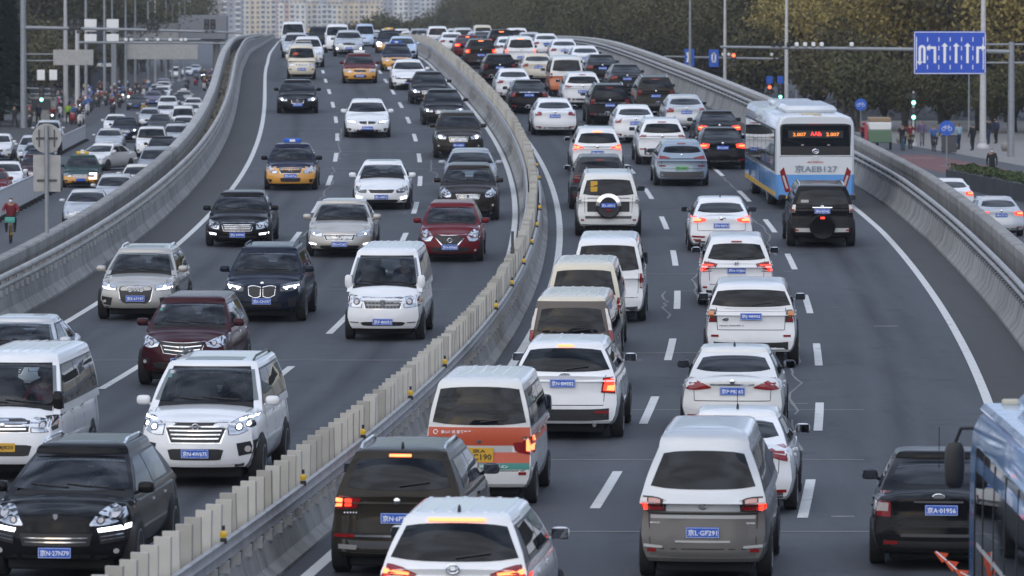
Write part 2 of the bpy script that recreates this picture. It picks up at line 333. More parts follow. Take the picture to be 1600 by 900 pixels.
for k in range(46):   # small scuffs and patches
    y = rnd.uniform(66, 240); o = rnd.choice((rnd.uniform(-9.5, -1), rnd.uniform(1.2, 9.5)))
    strip('scuff_mark', o, o + rnd.uniform(.15, .7), y, y + rnd.uniform(.05, .16), JOINT, .005, .2, parent=road)

# ------------------------------------------------------------------ parapets, walls and the central reserve
def barrier(name, label, prof, m, offf=None, ys=STN):
    v, f = sweep(prof, ys, offf)
    o = ob(name, mk(name, v, f, [m], sharp=25)); tag(o, label, 'barrier'); return o
def joints(parent, side, fn, y0, y1, step, prof, m):
    """recessed-looking dark joint plates between the cast lengths of a wall"""
    y = y0
    while y < y1:
        v = [(rc(y + d) + fn(y) + o, y + d, rz(y) + h) for d in (-.012, .012) for o, h in prof]; n = len(prof)
        ob('joint', mk('joint', v, [(i, i + 1, n + i + 1, n + i) for i in range(n - 1)], [m], smooth=False), parent); y += step
def rail_posts(parent, offs, fn, y0, y1, step, h0, h1, w=.05, d=.09, m=ZINC, name='posts'):
    b = MB(); y = y0
    while y < y1:
        x = rc(y) + fn(y) + offs; z = rz(y); b.box(x - w, x + w, y - d, y + d, z + h0, z + h1); y += step
    return tag(b.build(name, m, parent, smooth=False), kind='stuff')
def rail(parent, name, offs, fn, h, prof, m, ys=STN):
    v, f = sweep([(offs + a, h + b) for a, b in prof], ys, fn)
    return ob(name, mk(name, v, f, [m], sharp=50), parent)
def circ(r, n=8): return [(r * math.cos(2 * math.pi * i / n), r * math.sin(2 * math.pi * i / n)) for i in range(n)]
STN2 = [y for y in STN if y < 760]
lf = lambda y: -11.40
par_l = barrier('concrete_parapet', 'grey concrete parapet with steel rail on the outer edge of the oncoming lanes',
    [(0, -.3), (0, .07), (-.16, .28), (-.24, .72), (-.52, .72), (-.56, -.6)], CONC, lf)
JD = mat('joint_dark', (.075, .072, .068), .9)
joints(par_l, -1, lf, 60, 300, 6.2, [(.002, .0), (.003, .07), (-.157, .28), (-.236, .724), (-.5, .724)], JD)
rail(par_l, 'top_rail', -.30, lf, 1.0, circ(.075, 10), COPING); rail(par_l, 'lower_rail', -.27, lf, .80, circ(.05, 8), COPING)
rail_posts(par_l, -.32, lf, 60, 420, 1.35, .70, .98, .07, .10, COPING)
rail_posts(par_l, -.24, lf, 60, 330, .9, .60, .735, .05, .16, COPING, 'rail_feet')
ol = lambda y: -12.48
wall_l = barrier('retaining_wall', 'weathered concrete retaining wall between the ramp planting strip and the street with the cyclist',
    [(.16, .86), (.13, .86), (.13, -.4), (.10, -8.5), (-.13, -8.5), (-.13, .86), (-.18, .86), (-.18, 1.10), (-.12, 1.14), (.12, 1.14), (.16, 1.10)], CONC2, ol, [y for y in STN if y <= 178] )
joints(wall_l, -1, ol, 100, 176, 4.4, [(.134, -.3), (.134, .855)], JD)
# farther up, the outer wall turns into an openwork balustrade
bal_ys = [y for y in STN if 177 <= y <= 700]
mat('panel_dark_grey', (.10, .098, .095), .9); mat('lattice_white', (.42, .41, .39), .8)  # dark grey infill panel and pale lattice blocks
def balustrade(name, label, fn, y1=330, sgn=1, ys=bal_ys, y0=178):
    o = barrier(name, label, [(.13, -.3), (.13, .30), (-.13, .30), (-.13, -8.5), (.0, -8.5)], CONC2, fn, ys)
    rail(o, 'coping', 0, fn, 1.02, [(-.17, -.10), (.16, -.10), (.16, .09), (.1, .13), (-.1, .13), (-.17, .09)], COPING, ys)
    rail(o, 'panel', .02 * sgn, fn, .0, [(-.05, .28), (.05, .28), (.05, .93), (-.05, .93)], MATS['panel_dark_grey'], ys)
    bm_ = MB().box(-.03, .03, -.05, .05, .30, .93)
    for zz in (.36, .57, .78): bm_.box(-.055, .055, -.26, .26, zz, zz + .13)
    bb = bm_.mesh('lattice_post', MATS['lattice_white'], smooth=False)
    y = y0 + .6
    while y < y1:
        ob('lattice_post', bb, o, (rc(y) + fn(y) + .075 * sgn, y, rz(y))); y += .98
    return o
balustrade('openwork_balustrade', 'openwork concrete balustrade climbing beside the street with scooters and queued cars', ol, 300)
# planting strip between parapet and wall, with rockery stones
def ledge(name, f0, f1, ys, h):
    v = []
    for y in ys: v += [(rc(y) + f0(y), y, rz(y) + h), (rc(y) + f1(y), y, rz(y) + h)]
    return tag(ob(name, mk(name, v, [(2 * i, 2 * i + 1, 2 * i + 3, 2 * i + 2) for i in range(len(ys) - 1)], [SOIL])), kind='structure')
ledge('planting_soil_ground', lambda y: -12.4, lambda y: -11.9, STN2, .10)
def rock_mesh(seed):
    r = random.Random(seed); bm = bmesh.new(); bmesh.ops.create_icosphere(bm, subdivisions=1, radius=1)
    for q in bm.verts: q.co *= r.uniform(.7, 1.25)
    me = bpy.data.meshes.new('rock'); bm.to_mesh(me); bm.free(); return [p.co.copy() for p in me.vertices], [tuple(p.vertices) for p in me.polygons]
ROCKS = [rock_mesh(i) for i in range(4)]
def rockery(name, label, offa, offb, y0, y1, n, fn, smin=.10, smax=.24, h=.12):
    b = MB()
    for i in range(n):
        y = rnd.uniform(y0, y1); s = rnd.uniform(smin, smax); o = rnd.uniform(offa, offb); rv, rf = rnd.choice(ROCKS); a = rnd.uniform(0, 6)
        x0, z0 = rc(y) + fn(y) + o, rz(y) + h + s * .3
        b.add([(x0 + s * (p.x * math.cos(a) - p.y * math.sin(a)), y + s * 1.3 * (p.x * math.sin(a) + p.y * math.cos(a)), z0 + s * p.z) for p in rv], rf)
    return tag(b.build(name, STONE, smooth=False), label, 'rocks', kind='stuff')
rockery('rockery_stones', 'pale rockery stones in the planting strip beside the balustrade', -.30, .30, 180, 330, 620, lambda y: -12.05)
# right-hand side
par_r = barrier('concrete_parapet', 'grey concrete parapet with twin steel tubes beside the receding lanes',
    [(0, -.3), (.0, .07), (.16, .28), (.26, .70), (.52, .70), (.56, -.6)], CONC, rpar)
joints(par_r, 1, rpar, 90, 260, 6.2, [(-.002, .0), (-.003, .07), (.157, .28), (.256, .704), (.5, .704)], JD)
rail(par_r, 'top_rail', .34, rpar, .97, circ(.07, 10), ZINC); rail(par_r, 'lower_rail', .30, rpar, .80, circ(.055, 8), ZINC)
rail_posts(par_r, .36, rpar, 60, 420, 1.6, .68, .95, .05, .07, GREYPL)
rail_posts(par_r, .28, rpar, 60, 330, .8, .62, .715, .04, .13, GREYPL, 'rail_feet')
orf = lambda y: rpar(y) + 1.12
wall_r = barrier('retaining_wall', 'plain dark concrete retaining wall between the right planting strip and the side street',
    [(-.16, .88), (-.13, .88), (-.13, -.4), (-.10, -8.5), (.13, -8.5), (.13, .88), (.18, .88), (.18, 1.12), (.12, 1.16), (-.12, 1.16), (-.16, 1.12)], CONC2, orf, [y for y in STN if y <= 186])
joints(wall_r, 1, orf, 92, 186, 5.2, [(-.134, -.3), (-.134, .875)], JD)
balustrade('openwork_balustrade', 'openwork concrete balustrade on the ramp edge in front of the autumn trees', orf, 330, -1, ys=[y for y in STN if 185 <= y <= 700], y0=186)
ledge('planting_soil_ground', lambda y: rpar(y) + .5, lambda y: rpar(y) + 1.05, STN2, .15)
rockery('rockery_stones', 'pale rockery stones in the planting strip at the right edge of the picture', -.22, .22, 90, 132, 130, lambda y: rpar(y) + .78, .10, .2, .2)
# central reserve
mf = lambda y: 0.
med = barrier('median_barrier', 'low concrete median barrier carrying steel rails and cream anti-glare slats',
    [(.43, -.2), (.43, .05), (.30, .16), (.22, .44), (-.22, .44), (-.30, .16), (-.43, .05), (-.43, -.2)], CONC, mf, STN2)
joints(med, 1, mf, 62, 300, 4.0, [(.432, .0), (.432, .05), (.302, .16), (.222, .442)], JD)
for s in (-1, 1):
    rail(med, 'guard_rail', s * .20, mf, .72, [(-.03 * s, -.11), (.03 * s, -.13), (.015 * s, -.05), (.045 * s, .0), (.015 * s, .05), (.03 * s, .12), (-.03 * s, .13)][::s], ZINC, STN2)
    rail_posts(med, s * .16, mf, 56, 400, 1.0, .44, .70, .035, .05, RUBBER, 'rail_posts')
    rail_posts(med, s * .205, mf, 56.5, 400, 1.0, .43, .58, .05, .10, COPING, 'rail_brackets')
SLATM = [mat('slat_%d' % i, c, .55, noise=.14, nscale=2.5) for i, c in enumerate(((.43, .415, .37), (.34, .325, .29), (.47, .455, .41)))]
slat_me = [MB().box(-.105, .105, -.03, .03, .62, 1.26).mesh('anti_glare_slat', m, smooth=False) for m in SLATM]
y = 55.0; k = 0; far = MB()
while y < 600:
    if k < 300:
        o = ob('anti_glare_slat', slat_me[rnd.choice((0, 0, 1, 2))], med, rpt(y, rnd.uniform(-.012, .012), rnd.uniform(-.012, .012)), (rnd.uniform(-.03, .03), rnd.uniform(-.02, .02), R(-14) + rnd.uniform(-.10, .10)))
    else:
        p = rpt(y, 0); far.box(p.x - .115, p.x + .115, y - .06, y + .06, p.z + .62, p.z + 1.26)
    y += .80; k += 1
tag(far.build('distant_slats', SLATM[0], med, smooth=False), kind='stuff')
YEL = mat('reflector_yellow', (.75, .46, .02), .3, 0, .5); AMB = mat('reflector_black', (.02, .02, .02), .4)
refl = MB().lathe([(-.02, .048), (.015, .048), (.02, .036)], 12, 'y', (0, 0, .07)).box(-.042, .042, -.03, .03, -.05, .02, 1).box(-.02, .02, -.02, .02, .12, .18, 1).mesh('reflector', [YEL, AMB])
for k in range(28):
    y = 63.5 + 7.6 * k + rnd.uniform(-.4, .4)
    if k in (5, 12): continue
    ob('reflector', refl, med, rpt(y, .21, .87), (0, 0, R(180)))
b = MB().tube([(0, 0, .7), (0, 0, 1.75)], .035, 8).box(-.05, .05, -.04, .04, 1.2, 1.36)
o = b.build('marker_post', GREYPL, loc=rpt(123, -.02)); tag(o, 'slim dark steel post standing up from the median slats', 'post')
# ------------------------------------------------------------------ vehicles: bodies are lofted, everything else is laid on their surface
KIND = {
 'sedan': dict(L=4.75, W=1.83, H=1.46, gc=.19, hf=.76, hr=.98, belt=.94, hd=1.04, yc=1.10, yw=.32, yr=-.95, yb=-1.70, wr=0.68, wb=0.91, rad=.325, fo=.92, ro=1.04, plan=0.38, rd=0.095, planr=.16),
 'hatch': dict(L=4.30, W=1.76, H=1.53, gc=.19, hf=.84, hr=1.02, belt=.97, hd=.97, yc=1.05, yw=.25, yr=-1.55, yb=-2.05, wr=0.69, wb=0.915, rad=.32, fo=.85, ro=.80, plan=0.38, rd=0.1, planr=.16),
 'suv':   dict(L=4.65, W=1.86, H=1.69, gc=.25, hf=.96, hr=1.13, belt=1.09, hd=1.09, yc=1.12, yw=.42, yr=-1.86, yb=-2.22, wr=0.7, wb=0.915, rad=.365, fo=.88, ro=.92, plan=0.34, rd=0.11, planr=.14),
 'boxy':  dict(L=4.85, W=1.90, H=1.86, gc=.28, hf=1.05, hr=1.17, belt=1.14, hd=1.14, yc=1.22, yw=.70, yr=-2.22, yb=-2.38, wr=0.755, wb=0.935, rad=.385, fo=.88, ro=.98, plan=0.24, rd=0.1, planr=.09),
 'mpv':   dict(L=4.90, W=1.82, H=1.74, gc=.20, hf=.92, hr=1.12, belt=1.06, hd=1.06, yc=1.42, yw=.55, yr=-2.12, yb=-2.40, wr=0.71, wb=0.92, rad=.335, fo=.98, ro=1.0, plan=0.36, rd=0.12, planr=.13),
 'van':   dict(L=4.85, W=1.72, H=1.99, gc=.24, hf=1.02, hr=1.17, belt=1.14, hd=1.14, yc=1.78, yw=1.10, yr=-2.26, yb=-2.40, wr=.80, wb=.96, rad=.335, fo=.92, ro=1.05, plan=0.24, rd=0.17, planr=.10),
 'micro': dict(L=3.90, W=1.56, H=1.86, gc=.24, hf=.98, hr=1.12, belt=1.08, hd=1.08, yc=1.58, yw=1.02, yr=-1.82, yb=-1.92, wr=.80, wb=.96, rad=.29, fo=.75, ro=.70, plan=0.18, rd=0.17, planr=.08)}
def sstep(a): a = np.clip(a, 0, 1); return a * a * (3 - 2 * a)
def body(S, opened=False, two=None):
    L, W, H = S['L'], S['W'], S['H']; gc, hf, hr, belt, hd = S['gc'], S['hf'], S['hr'], S['belt'], S['hd']; yc, yw, yr, yb = S['yc'], S['yw'], S['yr'], S['yb']
    V = []; Fc = []; MI = []
    deck = yb > -L / 2 + .3
    top = ([(-L/2, hd - .07), (-L/2 + .10, hd), (yb, hd + .01), (yb + .25, belt)] if deck else [(-L/2, belt)]) + [(yc - .25, belt), (yc, hr), ((yc + L/2) / 2, hr * .42 + hf * .58 + .035), (L/2 - .12, hf), (L/2, hf - .08)]
    ys = np.unique(np.concatenate([np.linspace(-L/2, -L/2 + .5, 6), np.linspace(-L/2 + .5, L/2 - .7, 22), np.linspace(L/2 - .7, L/2, 9)]))
    fp = S.get('fp') or [(gc - .02, .10), (gc + .08, .015), (gc + .25 * (hf - gc), 0), (gc + .55 * (hf - gc), .015), (gc + .80 * (hf - gc), .07), (hf - .05, .16), (hf, .27)]
    rp = S.get('rp') or [(gc - .02, .10), (gc + .10, .01), (gc + .4 * (hd - gc), 0), (gc + .6 * (hd - gc), .05), (hd - .08, .05), (hd, .10 if deck else .03)]
    fz, fd = zip(*fp); rzz, rd = zip(*rp); tx, tz = zip(*top)
    N = 13; K = 10
    def section(y):
        zc = float(np.interp(y, tx, tz)); crown = .075 if (y > yc or (deck and y < yb)) else .02
        zs = zc - crown; zb = gc + .05 * float(sstep((abs(y) - L/2 + .5) / .5)); dz = zs - zb
        w = W/2 * (1 - .085 * float(sstep((y - L/2 + 1.2) / 1.2)) - .055 * float(sstep((-y - L/2 + .9) / .9)))
        p = [(0, zb), (.5 * w, zb), (.86 * w, zb), (.915 * w, zb + .05), (.965 * w, zb + .15), (w, zb + .42 * dz), (.995 * w, zb + .60 * dz), (.975 * w, zb + .78 * dz), (.945 * w, zb + .93 * dz), (.885 * w, zs), (.60 * w, zs + crown * .6), (.3 * w, zs + crown * .9), (0, zc)]
        if opened and yb + .3 < y < yc - .2: p[10:] = [(.82 * w, zs - .02), (.80 * w, .62), (0, .60)]
        return p, w
    def warp(x, y, z):
        wf = float(sstep((y - (L/2 - .75)) / .75)); wr_ = float(sstep((-y - (L/2 - .5)) / .5)); q = min(1, abs(x) / (W/2))
        y -= wf * (S['plan'] * q**2.3 + float(np.interp(z, fz, fd)))
        y += wr_ * (S['planr'] * q**2.8 + float(np.interp(z, rzz, rd)))
        return (x, y, z)
    rings = []
    for y in ys:
        p, w = section(y); base = len(V)
        for (x, z) in p: V.append(warp(x, y, z))
        for (x, z) in p[-2:0:-1]: V.append(warp(-x, y, z))
        rings.append((base, p, y))
    M = 2 * N - 2; inner = lambda i, j: (yb + .1 < ys[i] < yc - .05 and yb + .1 < ys[i + 1] < yc + .05 and 9 <= j < M - 9)
    for i in range(len(ys) - 1):
        a, b = rings[i][0], rings[i + 1][0]
        for j in range(M):
            Fc.append((a + j, b + j, b + (j + 1) % M, a + (j + 1) % M)); MI.append(1 if inner(i, j) or j < 2 or j >= M - 2 else 0)
    for end, y in ((0, -L/2), (1, L/2)):
        base, p, yy = rings[-1 if end else 0]; grid = []
        for i, (x, z) in enumerate(p):
            row = []
            for kx in range(K + 1):
                s = -1 + 2 * kx / K
                if i in (0, N - 1): row.append(base + (0 if i == 0 else N - 1)); continue
                if kx == K: row.append(base + i)
                elif kx == 0: row.append(base + M - i)
                else: V.append(warp(x * s, y, z)); row.append(len(V) - 1)
            grid.append(row)
        for i in range(N - 1):
            for kx in range(K):
                q = [grid[i][kx], grid[i][kx + 1], grid[i + 1][kx + 1], grid[i + 1][kx]]
                q = list(dict.fromkeys(q))
                if len(q) > 2: Fc.append(tuple(q if not end else q[::-1])); MI.append(0)
    # cabin
    z0, zt = belt - .10, H - S['rd']; nv = 12; Kf, Ms = 14, 20; rng_ = []
    bf, br = S.get('bf', .13), S.get('br', .08)
    def ring(z, sc=1., zz=None):
        t = (z - hr) / (zt - hr); t2 = (z - hd) / (zt - hd); t3 = (z - belt) / (zt - belt)
        f = yc + (yw - yc) * t + .045 * math.sin(math.pi * min(1, max(0, t))); r = yb + (yr - yb) * t2 - .03 * math.sin(math.pi * min(1, max(0, t2)))
        w = W/2 * (S['wb'] + (S['wr'] - S['wb']) * max(t3, -.1)) + .018 * math.sin(math.pi * min(1, max(0, t3)))
        pts = []
        for k in range(Kf): s = -1 + 2 * k / Kf; pts.append((s * w, f - bf * abs(s)**2.8))
        for k in range(Ms): s = k / Ms; y = (f - bf) + (r + br - f + bf) * s; pts.append((w * (1 - .05 * max(0, s - .55) / .45 * (1 if deck else .4) + .008 * math.sin(math.pi * s)), y))
        for k in range(Kf): s = 1 - 2 * k / Kf; pts.append((s * w * (1 - .05 * (1 if deck else .4)), r + br * abs(s)**2.8))
        for k in range(Ms): s = k / Ms; y = (r + br) + (f - bf - r - br) * s; s2 = 1 - s; pts.append((-w * (1 - .05 * max(0, s2 - .55) / .45 * (1 if deck else .4) + .008 * math.sin(math.pi * s)), y))
        c = (f + r) / 2
        return [(x * sc, c + (y - c) * (1 - (1 - sc) * .75), z if zz is None else zz) for x, y in pts]
    T = 2 * (Kf + Ms); zl = [z0 + (zt - z0) * i / (nv - 1) for i in range(nv)]
    for z in zl: rng_.append((len(V), z)); V += ring(z)
    for sc, dz in [(a, b * S['rd']) for a, b in ((.985, .70), (.955, .45), (.90, .25), (.80, .12), (.6, .04), (.25, .0))]:
        rng_.append((len(V), H)); V += ring(zt, sc, H - dz)
    for i in range(len(rng_) - 1):
        a, za = rng_[i]; b, zb2 = rng_[i + 1]
        for j in range(T):
            zm = (za + zb2) / 2; kill = False; blk = 0
            if i < nv - 1:
                if j < Kf: blk = 1 if (1 <= j < Kf - 1 and zm < zt - .03) else 0; kill = 1 <= j < Kf - 1 and hr + .03 < zm < zt - .05
                elif j < Kf + Ms or j >= 2 * Kf + Ms:
                    q = (j - Kf) if j < Kf + Ms else (T - 1 - j); s = q / Ms
                    if belt + .05 < zm < zt - .05 and .06 < s < (.86 if deck else .93): blk = 1; kill = zm < zt - .1 and not (.42 < s < .50 or .74 < s < .80)
                else: blk = 1 if (Kf + Ms + 2 <= j < 2 * Kf + Ms - 2 and zm > hd + .04 and zm < zt - .05) else 0; kill = blk == 1 and zm < zt - .08
            if opened and kill: continue
            Fc.append((a + j, a + (j + 1) % T, b + (j + 1) % T, b + j)); MI.append(blk if opened else 0)
    Fc.append(tuple(range(rng_[-1][0], rng_[-1][0] + T))); MI.append(0)
    if two is not None:
        for i, f in enumerate(Fc):
            if MI[i] == 0:
                c = [sum(V[q][k] for q in f) / len(f) for k in range(3)]
                if c[2] < two: MI[i] = 2
    return V, Fc, MI
def chaikin(p, it=2):
    for _ in range(it):
        q = [p[0]]
        for a, b in zip(p[:-1], p[1:]): q += [(a[0] * .75 + b[0] * .25, a[1] * .75 + b[1] * .25), (a[0] * .25 + b[0] * .75, a[1] * .25 + b[1] * .75)]
        p = q + [p[-1]]
    return p
def resamp(p, n):
    p = np.array(p, float); d = np.r_[0, np.cumsum(np.hypot(*np.diff(p, axis=0).T))]; t = np.linspace(0, d[-1], n)
    return list(zip(np.interp(t, d, p[:, 0]), np.interp(t, d, p[:, 1])))
def mir(half): return [(-u, z) for u, z in half[::-1] if u > 1e-6] + list(half)
class Car:
    def __init__(s, S, lod):
        s.S = S; s.lod = lod; s.L, s.W, s.H = S['L'], S['W'], S['H']
    def ray(s, d, a, b):
        L, W, H = s.L, s.W, s.H
        o, r, inn = {'F': ((a, L/2 + 1, b), (0, -1, 0), (a, L/2 - .3, b)), 'R': ((a, -L/2 - 1, b), (0, 1, 0), (a, -L/2 + .3, b)), 'S': ((W, a, b), (-1, 0, 0), (W/2 - .1, a, b)), 'Z': ((-W, a, b), (1, 0, 0), (-W/2 + .1, a, b)), 'T': ((a, b, H + 1), (0, 0, -1), (a, b, H - .1))}[d]
        h = s.bvh.ray_cast(Vector(o), Vector(r), 9)
        if h[0] is None: h = s.bvh.find_nearest(Vector(inn))
        return h[0], Vector(r)
    def patch(s, name, top, bot, m, d='F', off=.006, n=10, k=3, thick=.02, parent=None, sm=2, inset=0):
        """a thin shell laid on the body between two outlines, as seen from direction d"""
        if sm: top, bot = chaikin(list(top), sm), chaikin(list(bot), sm)
        if s.lod < 3: n = max(5, n * 2 // 3)
        T, B = resamp(top, n), resamp(bot, n); V = []; F = []
        for i in range(k + 1):
            t = i / k
            for a, b in zip(T, B):
                p, r = s.ray(d, a[0] * (1 - t) + b[0] * t, a[1] * (1 - t) + b[1] * t); V.append(p - r * off)
        for i in range(k):
            for j in range(n - 1):
                a = i * n + j; F.append((a, a + 1, a + n + 1, a + n))
        bd = list(range(n)) + [i * n + n - 1 for i in range(1, k + 1)] + [k * n + j for j in range(n - 2, -1, -1)] + [i * n for i in range(k - 1, 0, -1)]
        base = len(V); V += [V[i] + r * (off + thick) for i in bd]; q = len(bd)
        F += [(bd[i], base + i, base + (i + 1) % q, bd[(i + 1) % q]) for i in range(q)]
        me = mk(name, V, F, [m], sharp=45)
        if me.polygons[0].normal.dot(r) > 0: me.flip_normals()
        return ob(name, me, parent or s.root)
    def both(s, name, top, bot, m, d='F', **k):
        W = s.W / 2
        if d in 'FRT':
            for q in (1, -1): s.patch(name, [(q * u * W, z) for u, z in top], [(q * u * W, z) for u, z in bot], m, d, **k)
        else:
            for dd in 'SZ': s.patch(name, top, bot, m, dd, **k)
    def full(s, name, top, bot, m, d='F', **k):
        W = s.W / 2
        return s.patch(name, [(u * W, z) for u, z in mir(top)], [(u * W, z) for u, z in mir(bot)], m, d, **k)
    def disc(s, name, u, z, r, m, d='F', **k):
        W = s.W / 2; a = [math.pi * i / 8 for i in range(9)]
        for q in (1, -1):
            if d in 'FR': s.patch(name, [(q * u * W - r * math.cos(t), z + r * math.sin(t)) for t in a], [(q * u * W - r * math.cos(t), z - r * math.sin(t)) for t in a], m, d, n=9, k=2, sm=0, **k)
    def box(s, name, x0, x1, y0, y1, z0, z1, m, b=.01, parent=None): return MB().bbox(x0, x1, y0, y1, z0, z1, b).build(name, m, parent or s.root)
WHEEL = MB().lathe([(-.30, .62), (-.31, .92), (-.26, .985), (-.12, 1.0), (.12, 1.0), (.26, .985), (.31, .92), (.30, .62)], 22).mesh('wheel', RUBBER)
_rb = MB().lathe([(.20, .64), (.30, .66), (.31, .60), (.22, .56), (.14, .50), (.12, .0)], 20).lathe([(.12, .16), (.25, .14), (.25, 0)], 10)
for _i in range(5):
    _a = 2 * math.pi * _i / 5; _c, _s = math.cos(_a), math.sin(_a); _vv = []
    for _x in (.12, .24):
        for _r, _w in ((.1, .10), (.6, .07)):
            for _q in (-1, 1): _vv.append((_x, _r * _c - _q * _w * _s, _r * _s + _q * _w * _c))
    _rb.add(_vv, [(4, 6, 7, 5), (0, 4, 5, 1), (2, 3, 7, 6), (0, 2, 6, 4), (1, 5, 7, 3)])
RIMM = _rb.mesh('rim', RIM)
def emblem_mesh(kind):
    k = 'emb_' + kind
    if k in TXT: return TXT[k]
    b = MB(); ring = lambda x, z, r, rr, t=.008: b.tube([(x + r * math.cos(2 * math.pi * i / 14), 0, z + rr * math.sin(2 * math.pi * i / 14)) for i in range(15)], t, 5, False)
    if kind == 'rings':
        for i in range(4): ring(-.105 + .07 * i, 0, .045, .045, .007)
    elif kind == 'oval': b.lathe([(-.008, .05), (.008, .05)], 16, 'y'); b.v = [(x * 1.5, y, z * .7) for x, y, z in b.v]; ring(0, 0, .08, .038, .006)
    elif kind == 'star': ring(0, 0, .05, .05, .006); [b.tube([(0, 0, 0), (.048 * math.sin(a), 0, .048 * math.cos(a))], [.009, .003], 5) for a in (0, 2.094, 4.189)]
    elif kind == 'letter_h': ring(0, 0, .055, .045, .006); b.box(-.03, -.018, -.006, .006, -.03, .03).box(.018, .03, -.006, .006, -.03, .03).box(-.02, .02, -.006, .006, -.006, .006)
    elif kind == 'bar': ring(0, 0, .05, .05, .009); b.box(-.09, .09, -.007, .007, -.014, .014)
    elif kind == 'slash': ring(0, 0, .045, .045, .009); b.tube([(-.13, 0, -.07), (.13, 0, .07)], .009, 5)
    elif kind == 'shield': b.add([(-.03, 0, .04), (.03, 0, .04), (.03, 0, -.01), (0, 0, -.045), (-.03, 0, -.01)] + [(-.03, .012, .04), (.03, .012, .04), (.03, .012, -.01), (0, .012, -.045), (-.03, .012, -.01)], [(0, 1, 2, 3, 4), (9, 8, 7, 6, 5)] + [(i, (i + 1) % 5, 5 + (i + 1) % 5, 5 + i) for i in range(5)])
    elif kind == 'diamonds':
        for a in (0, 2.094, 4.189):
            p = lambda r, t: (r * math.sin(a + t), 0, r * math.cos(a + t)); b.add([(0, -.006, 0), p(.045, .45), p(.075, 0), p(.045, -.45), (0, .006, 0)], [(0, 1, 2, 3), (3, 2, 1, 0)])
    elif kind == 'bull': ring(0, 0, .055, .04, .008); ring(0, .012, .03, .02, .006); b.box(-.03, .03, -.006, .006, -.02, -.01)
    else: b.lathe([(-.008, .045), (.006, .045), (.012, .036)], 16, 'y')
    TXT[k] = b.mesh('emblem', CHROME); return TXT[k]
SPLATE = MB().bbox(-.22, .22, -.008, .008, -.07, .07, .004)
PLM = {'b': SPLATE.mesh('number_plate', PLATE_B), 'y': SPLATE.mesh('number_plate', PLATE_Y), 'g': SPLATE.mesh('number_plate', PLATE_G), 'Y': MB().bbox(-.22, .22, -.008, .008, -.11, .11, .004).mesh('number_plate', PLATE_Y)}
_fr = MB()
for _q in ((-.213, .213, .060, .064), (-.213, .213, -.064, -.060), (-.213, -.209, -.060, .060), (.209, .213, -.060, .060)): _fr.box(_q[0], _q[1], -.0015, .0015, _q[2], _q[3])
PLFR = _fr.mesh('plate_border', WHITEINK, smooth=False)
def mirror_mesh(big):
    k = 'mirror%d' % big
    if k not in TXT:
        b = MB()
        if big == 2: b.ell((.10, 0, .05), (.09, .07, .15), 10, 8, .6).tube([(-.08, 0, -.06), (.06, 0, -.02)], .02, 6)
        else: b.ell((.10, 0, .03), (.115, .075, .078), 12, 8, .62).tube([(-.06, .02, -.05), (.05, 0, -.01)], [.03, .02], 6)
        TXT[k] = b
    return TXT[k]
def plate(c, face, z, text, kind='b', u=0, tilt=0):
    L = c.L; p, r = c.ray(face, u * c.W / 2, z); p2, _ = c.ray(face, u * c.W / 2, z + .05); p3, _ = c.ray(face, u * c.W / 2, z - .05); sg = 1 if face == 'F' else -1
    y = max(sg * p.y, sg * p2.y, sg * p3.y) * sg + sg * .014
    o = ob('number_plate', PLM[kind], c.root, (u * c.W / 2, y, z))
    if text and c.lod >= 2:
        ink = WHITEINK if kind == 'b' else BLACKINK
        if '|' in text:
            for t, zz, w, hh in ((text.split('|')[0], .06, .20, .06), (text.split('|')[1], -.03, .38, .09)): ob('lettering', text_mesh(t, ink, hh, w), o, (0, sg * .011, zz), text_rot(face))
        else: ob('lettering', text_mesh(text, ink, .085, .385), o, (0, sg * .011, 0), text_rot(face))
        if c.lod == 3 and kind == 'b': ob('plate_border', PLFR, o, (0, sg * .0105, 0))
def emblem(c, face, z, kind, u=0, sc=1.):
    p, r = c.ray(face, u * c.W / 2, z); ob('emblem', emblem_mesh(kind), c.root, p - r * .016, (0, 0, 0 if face == 'F' else R(180)), sc)
def mirrors(c, m, big=1, glass=True):
    S = c.S
    for s in (-1, 1):
        b = mirror_mesh(big); z = S['belt'] + .07; y = S['yc'] - (.28 if big < 2 else .1)
        p, _ = c.ray('S' if s > 0 else 'Z', y, z)
        v = [(s * x, yy, zz) for x, yy, zz in b.v]; f = b.f if s > 0 else [q[::-1] for q in b.f]
        o = ob('wing_mirror', mk('wing_mirror', v, f, [m]), c.root, (p.x + s * .05, y, z))
        if glass and c.lod >= 2:
            gx, gz, w, h = (.10, .05, .082, .138) if big == 2 else (.10, .03, .102, .066)
            gb = MB().bbox(s * gx - w, s * gx + w, -.082 if big < 2 else -.076, -.06, gz - h, gz + h, .008); gb.build('mirror_glass', MATS['mirror_silver'], o)
mat('mirror_silver', (.13, .14, .16), .04, 1)
def wheels(c):
    S = c.S; r = S['rad']
    for y, s in ((S['L']/2 - S['fo'], 1), (S['L']/2 - S['fo'], -1), (-S['L']/2 + S['ro'], 1), (-S['L']/2 + S['ro'], -1)):
        o = ob('wheel', WHEEL, c.root, (s * (S['W']/2 - .085), y, r - .006), (0, 0, 0 if s > 0 else R(180)), r)
        if c.lod >= 2: ob('rim', RIMM, o)
        if c.lod == 3:
            a = [math.pi * i / 10 for i in range(11)]; rr = r + .055
            c.patch('wheel_arch', [(y - rr * math.cos(t), r + rr * math.sin(t)) for t in a], [(y - rr * math.cos(t), max(S['gc'] + .015, r - rr * .5)) for t in a], BLACK, 'S' if s > 0 else 'Z', off=.004, n=11, k=3, sm=0)
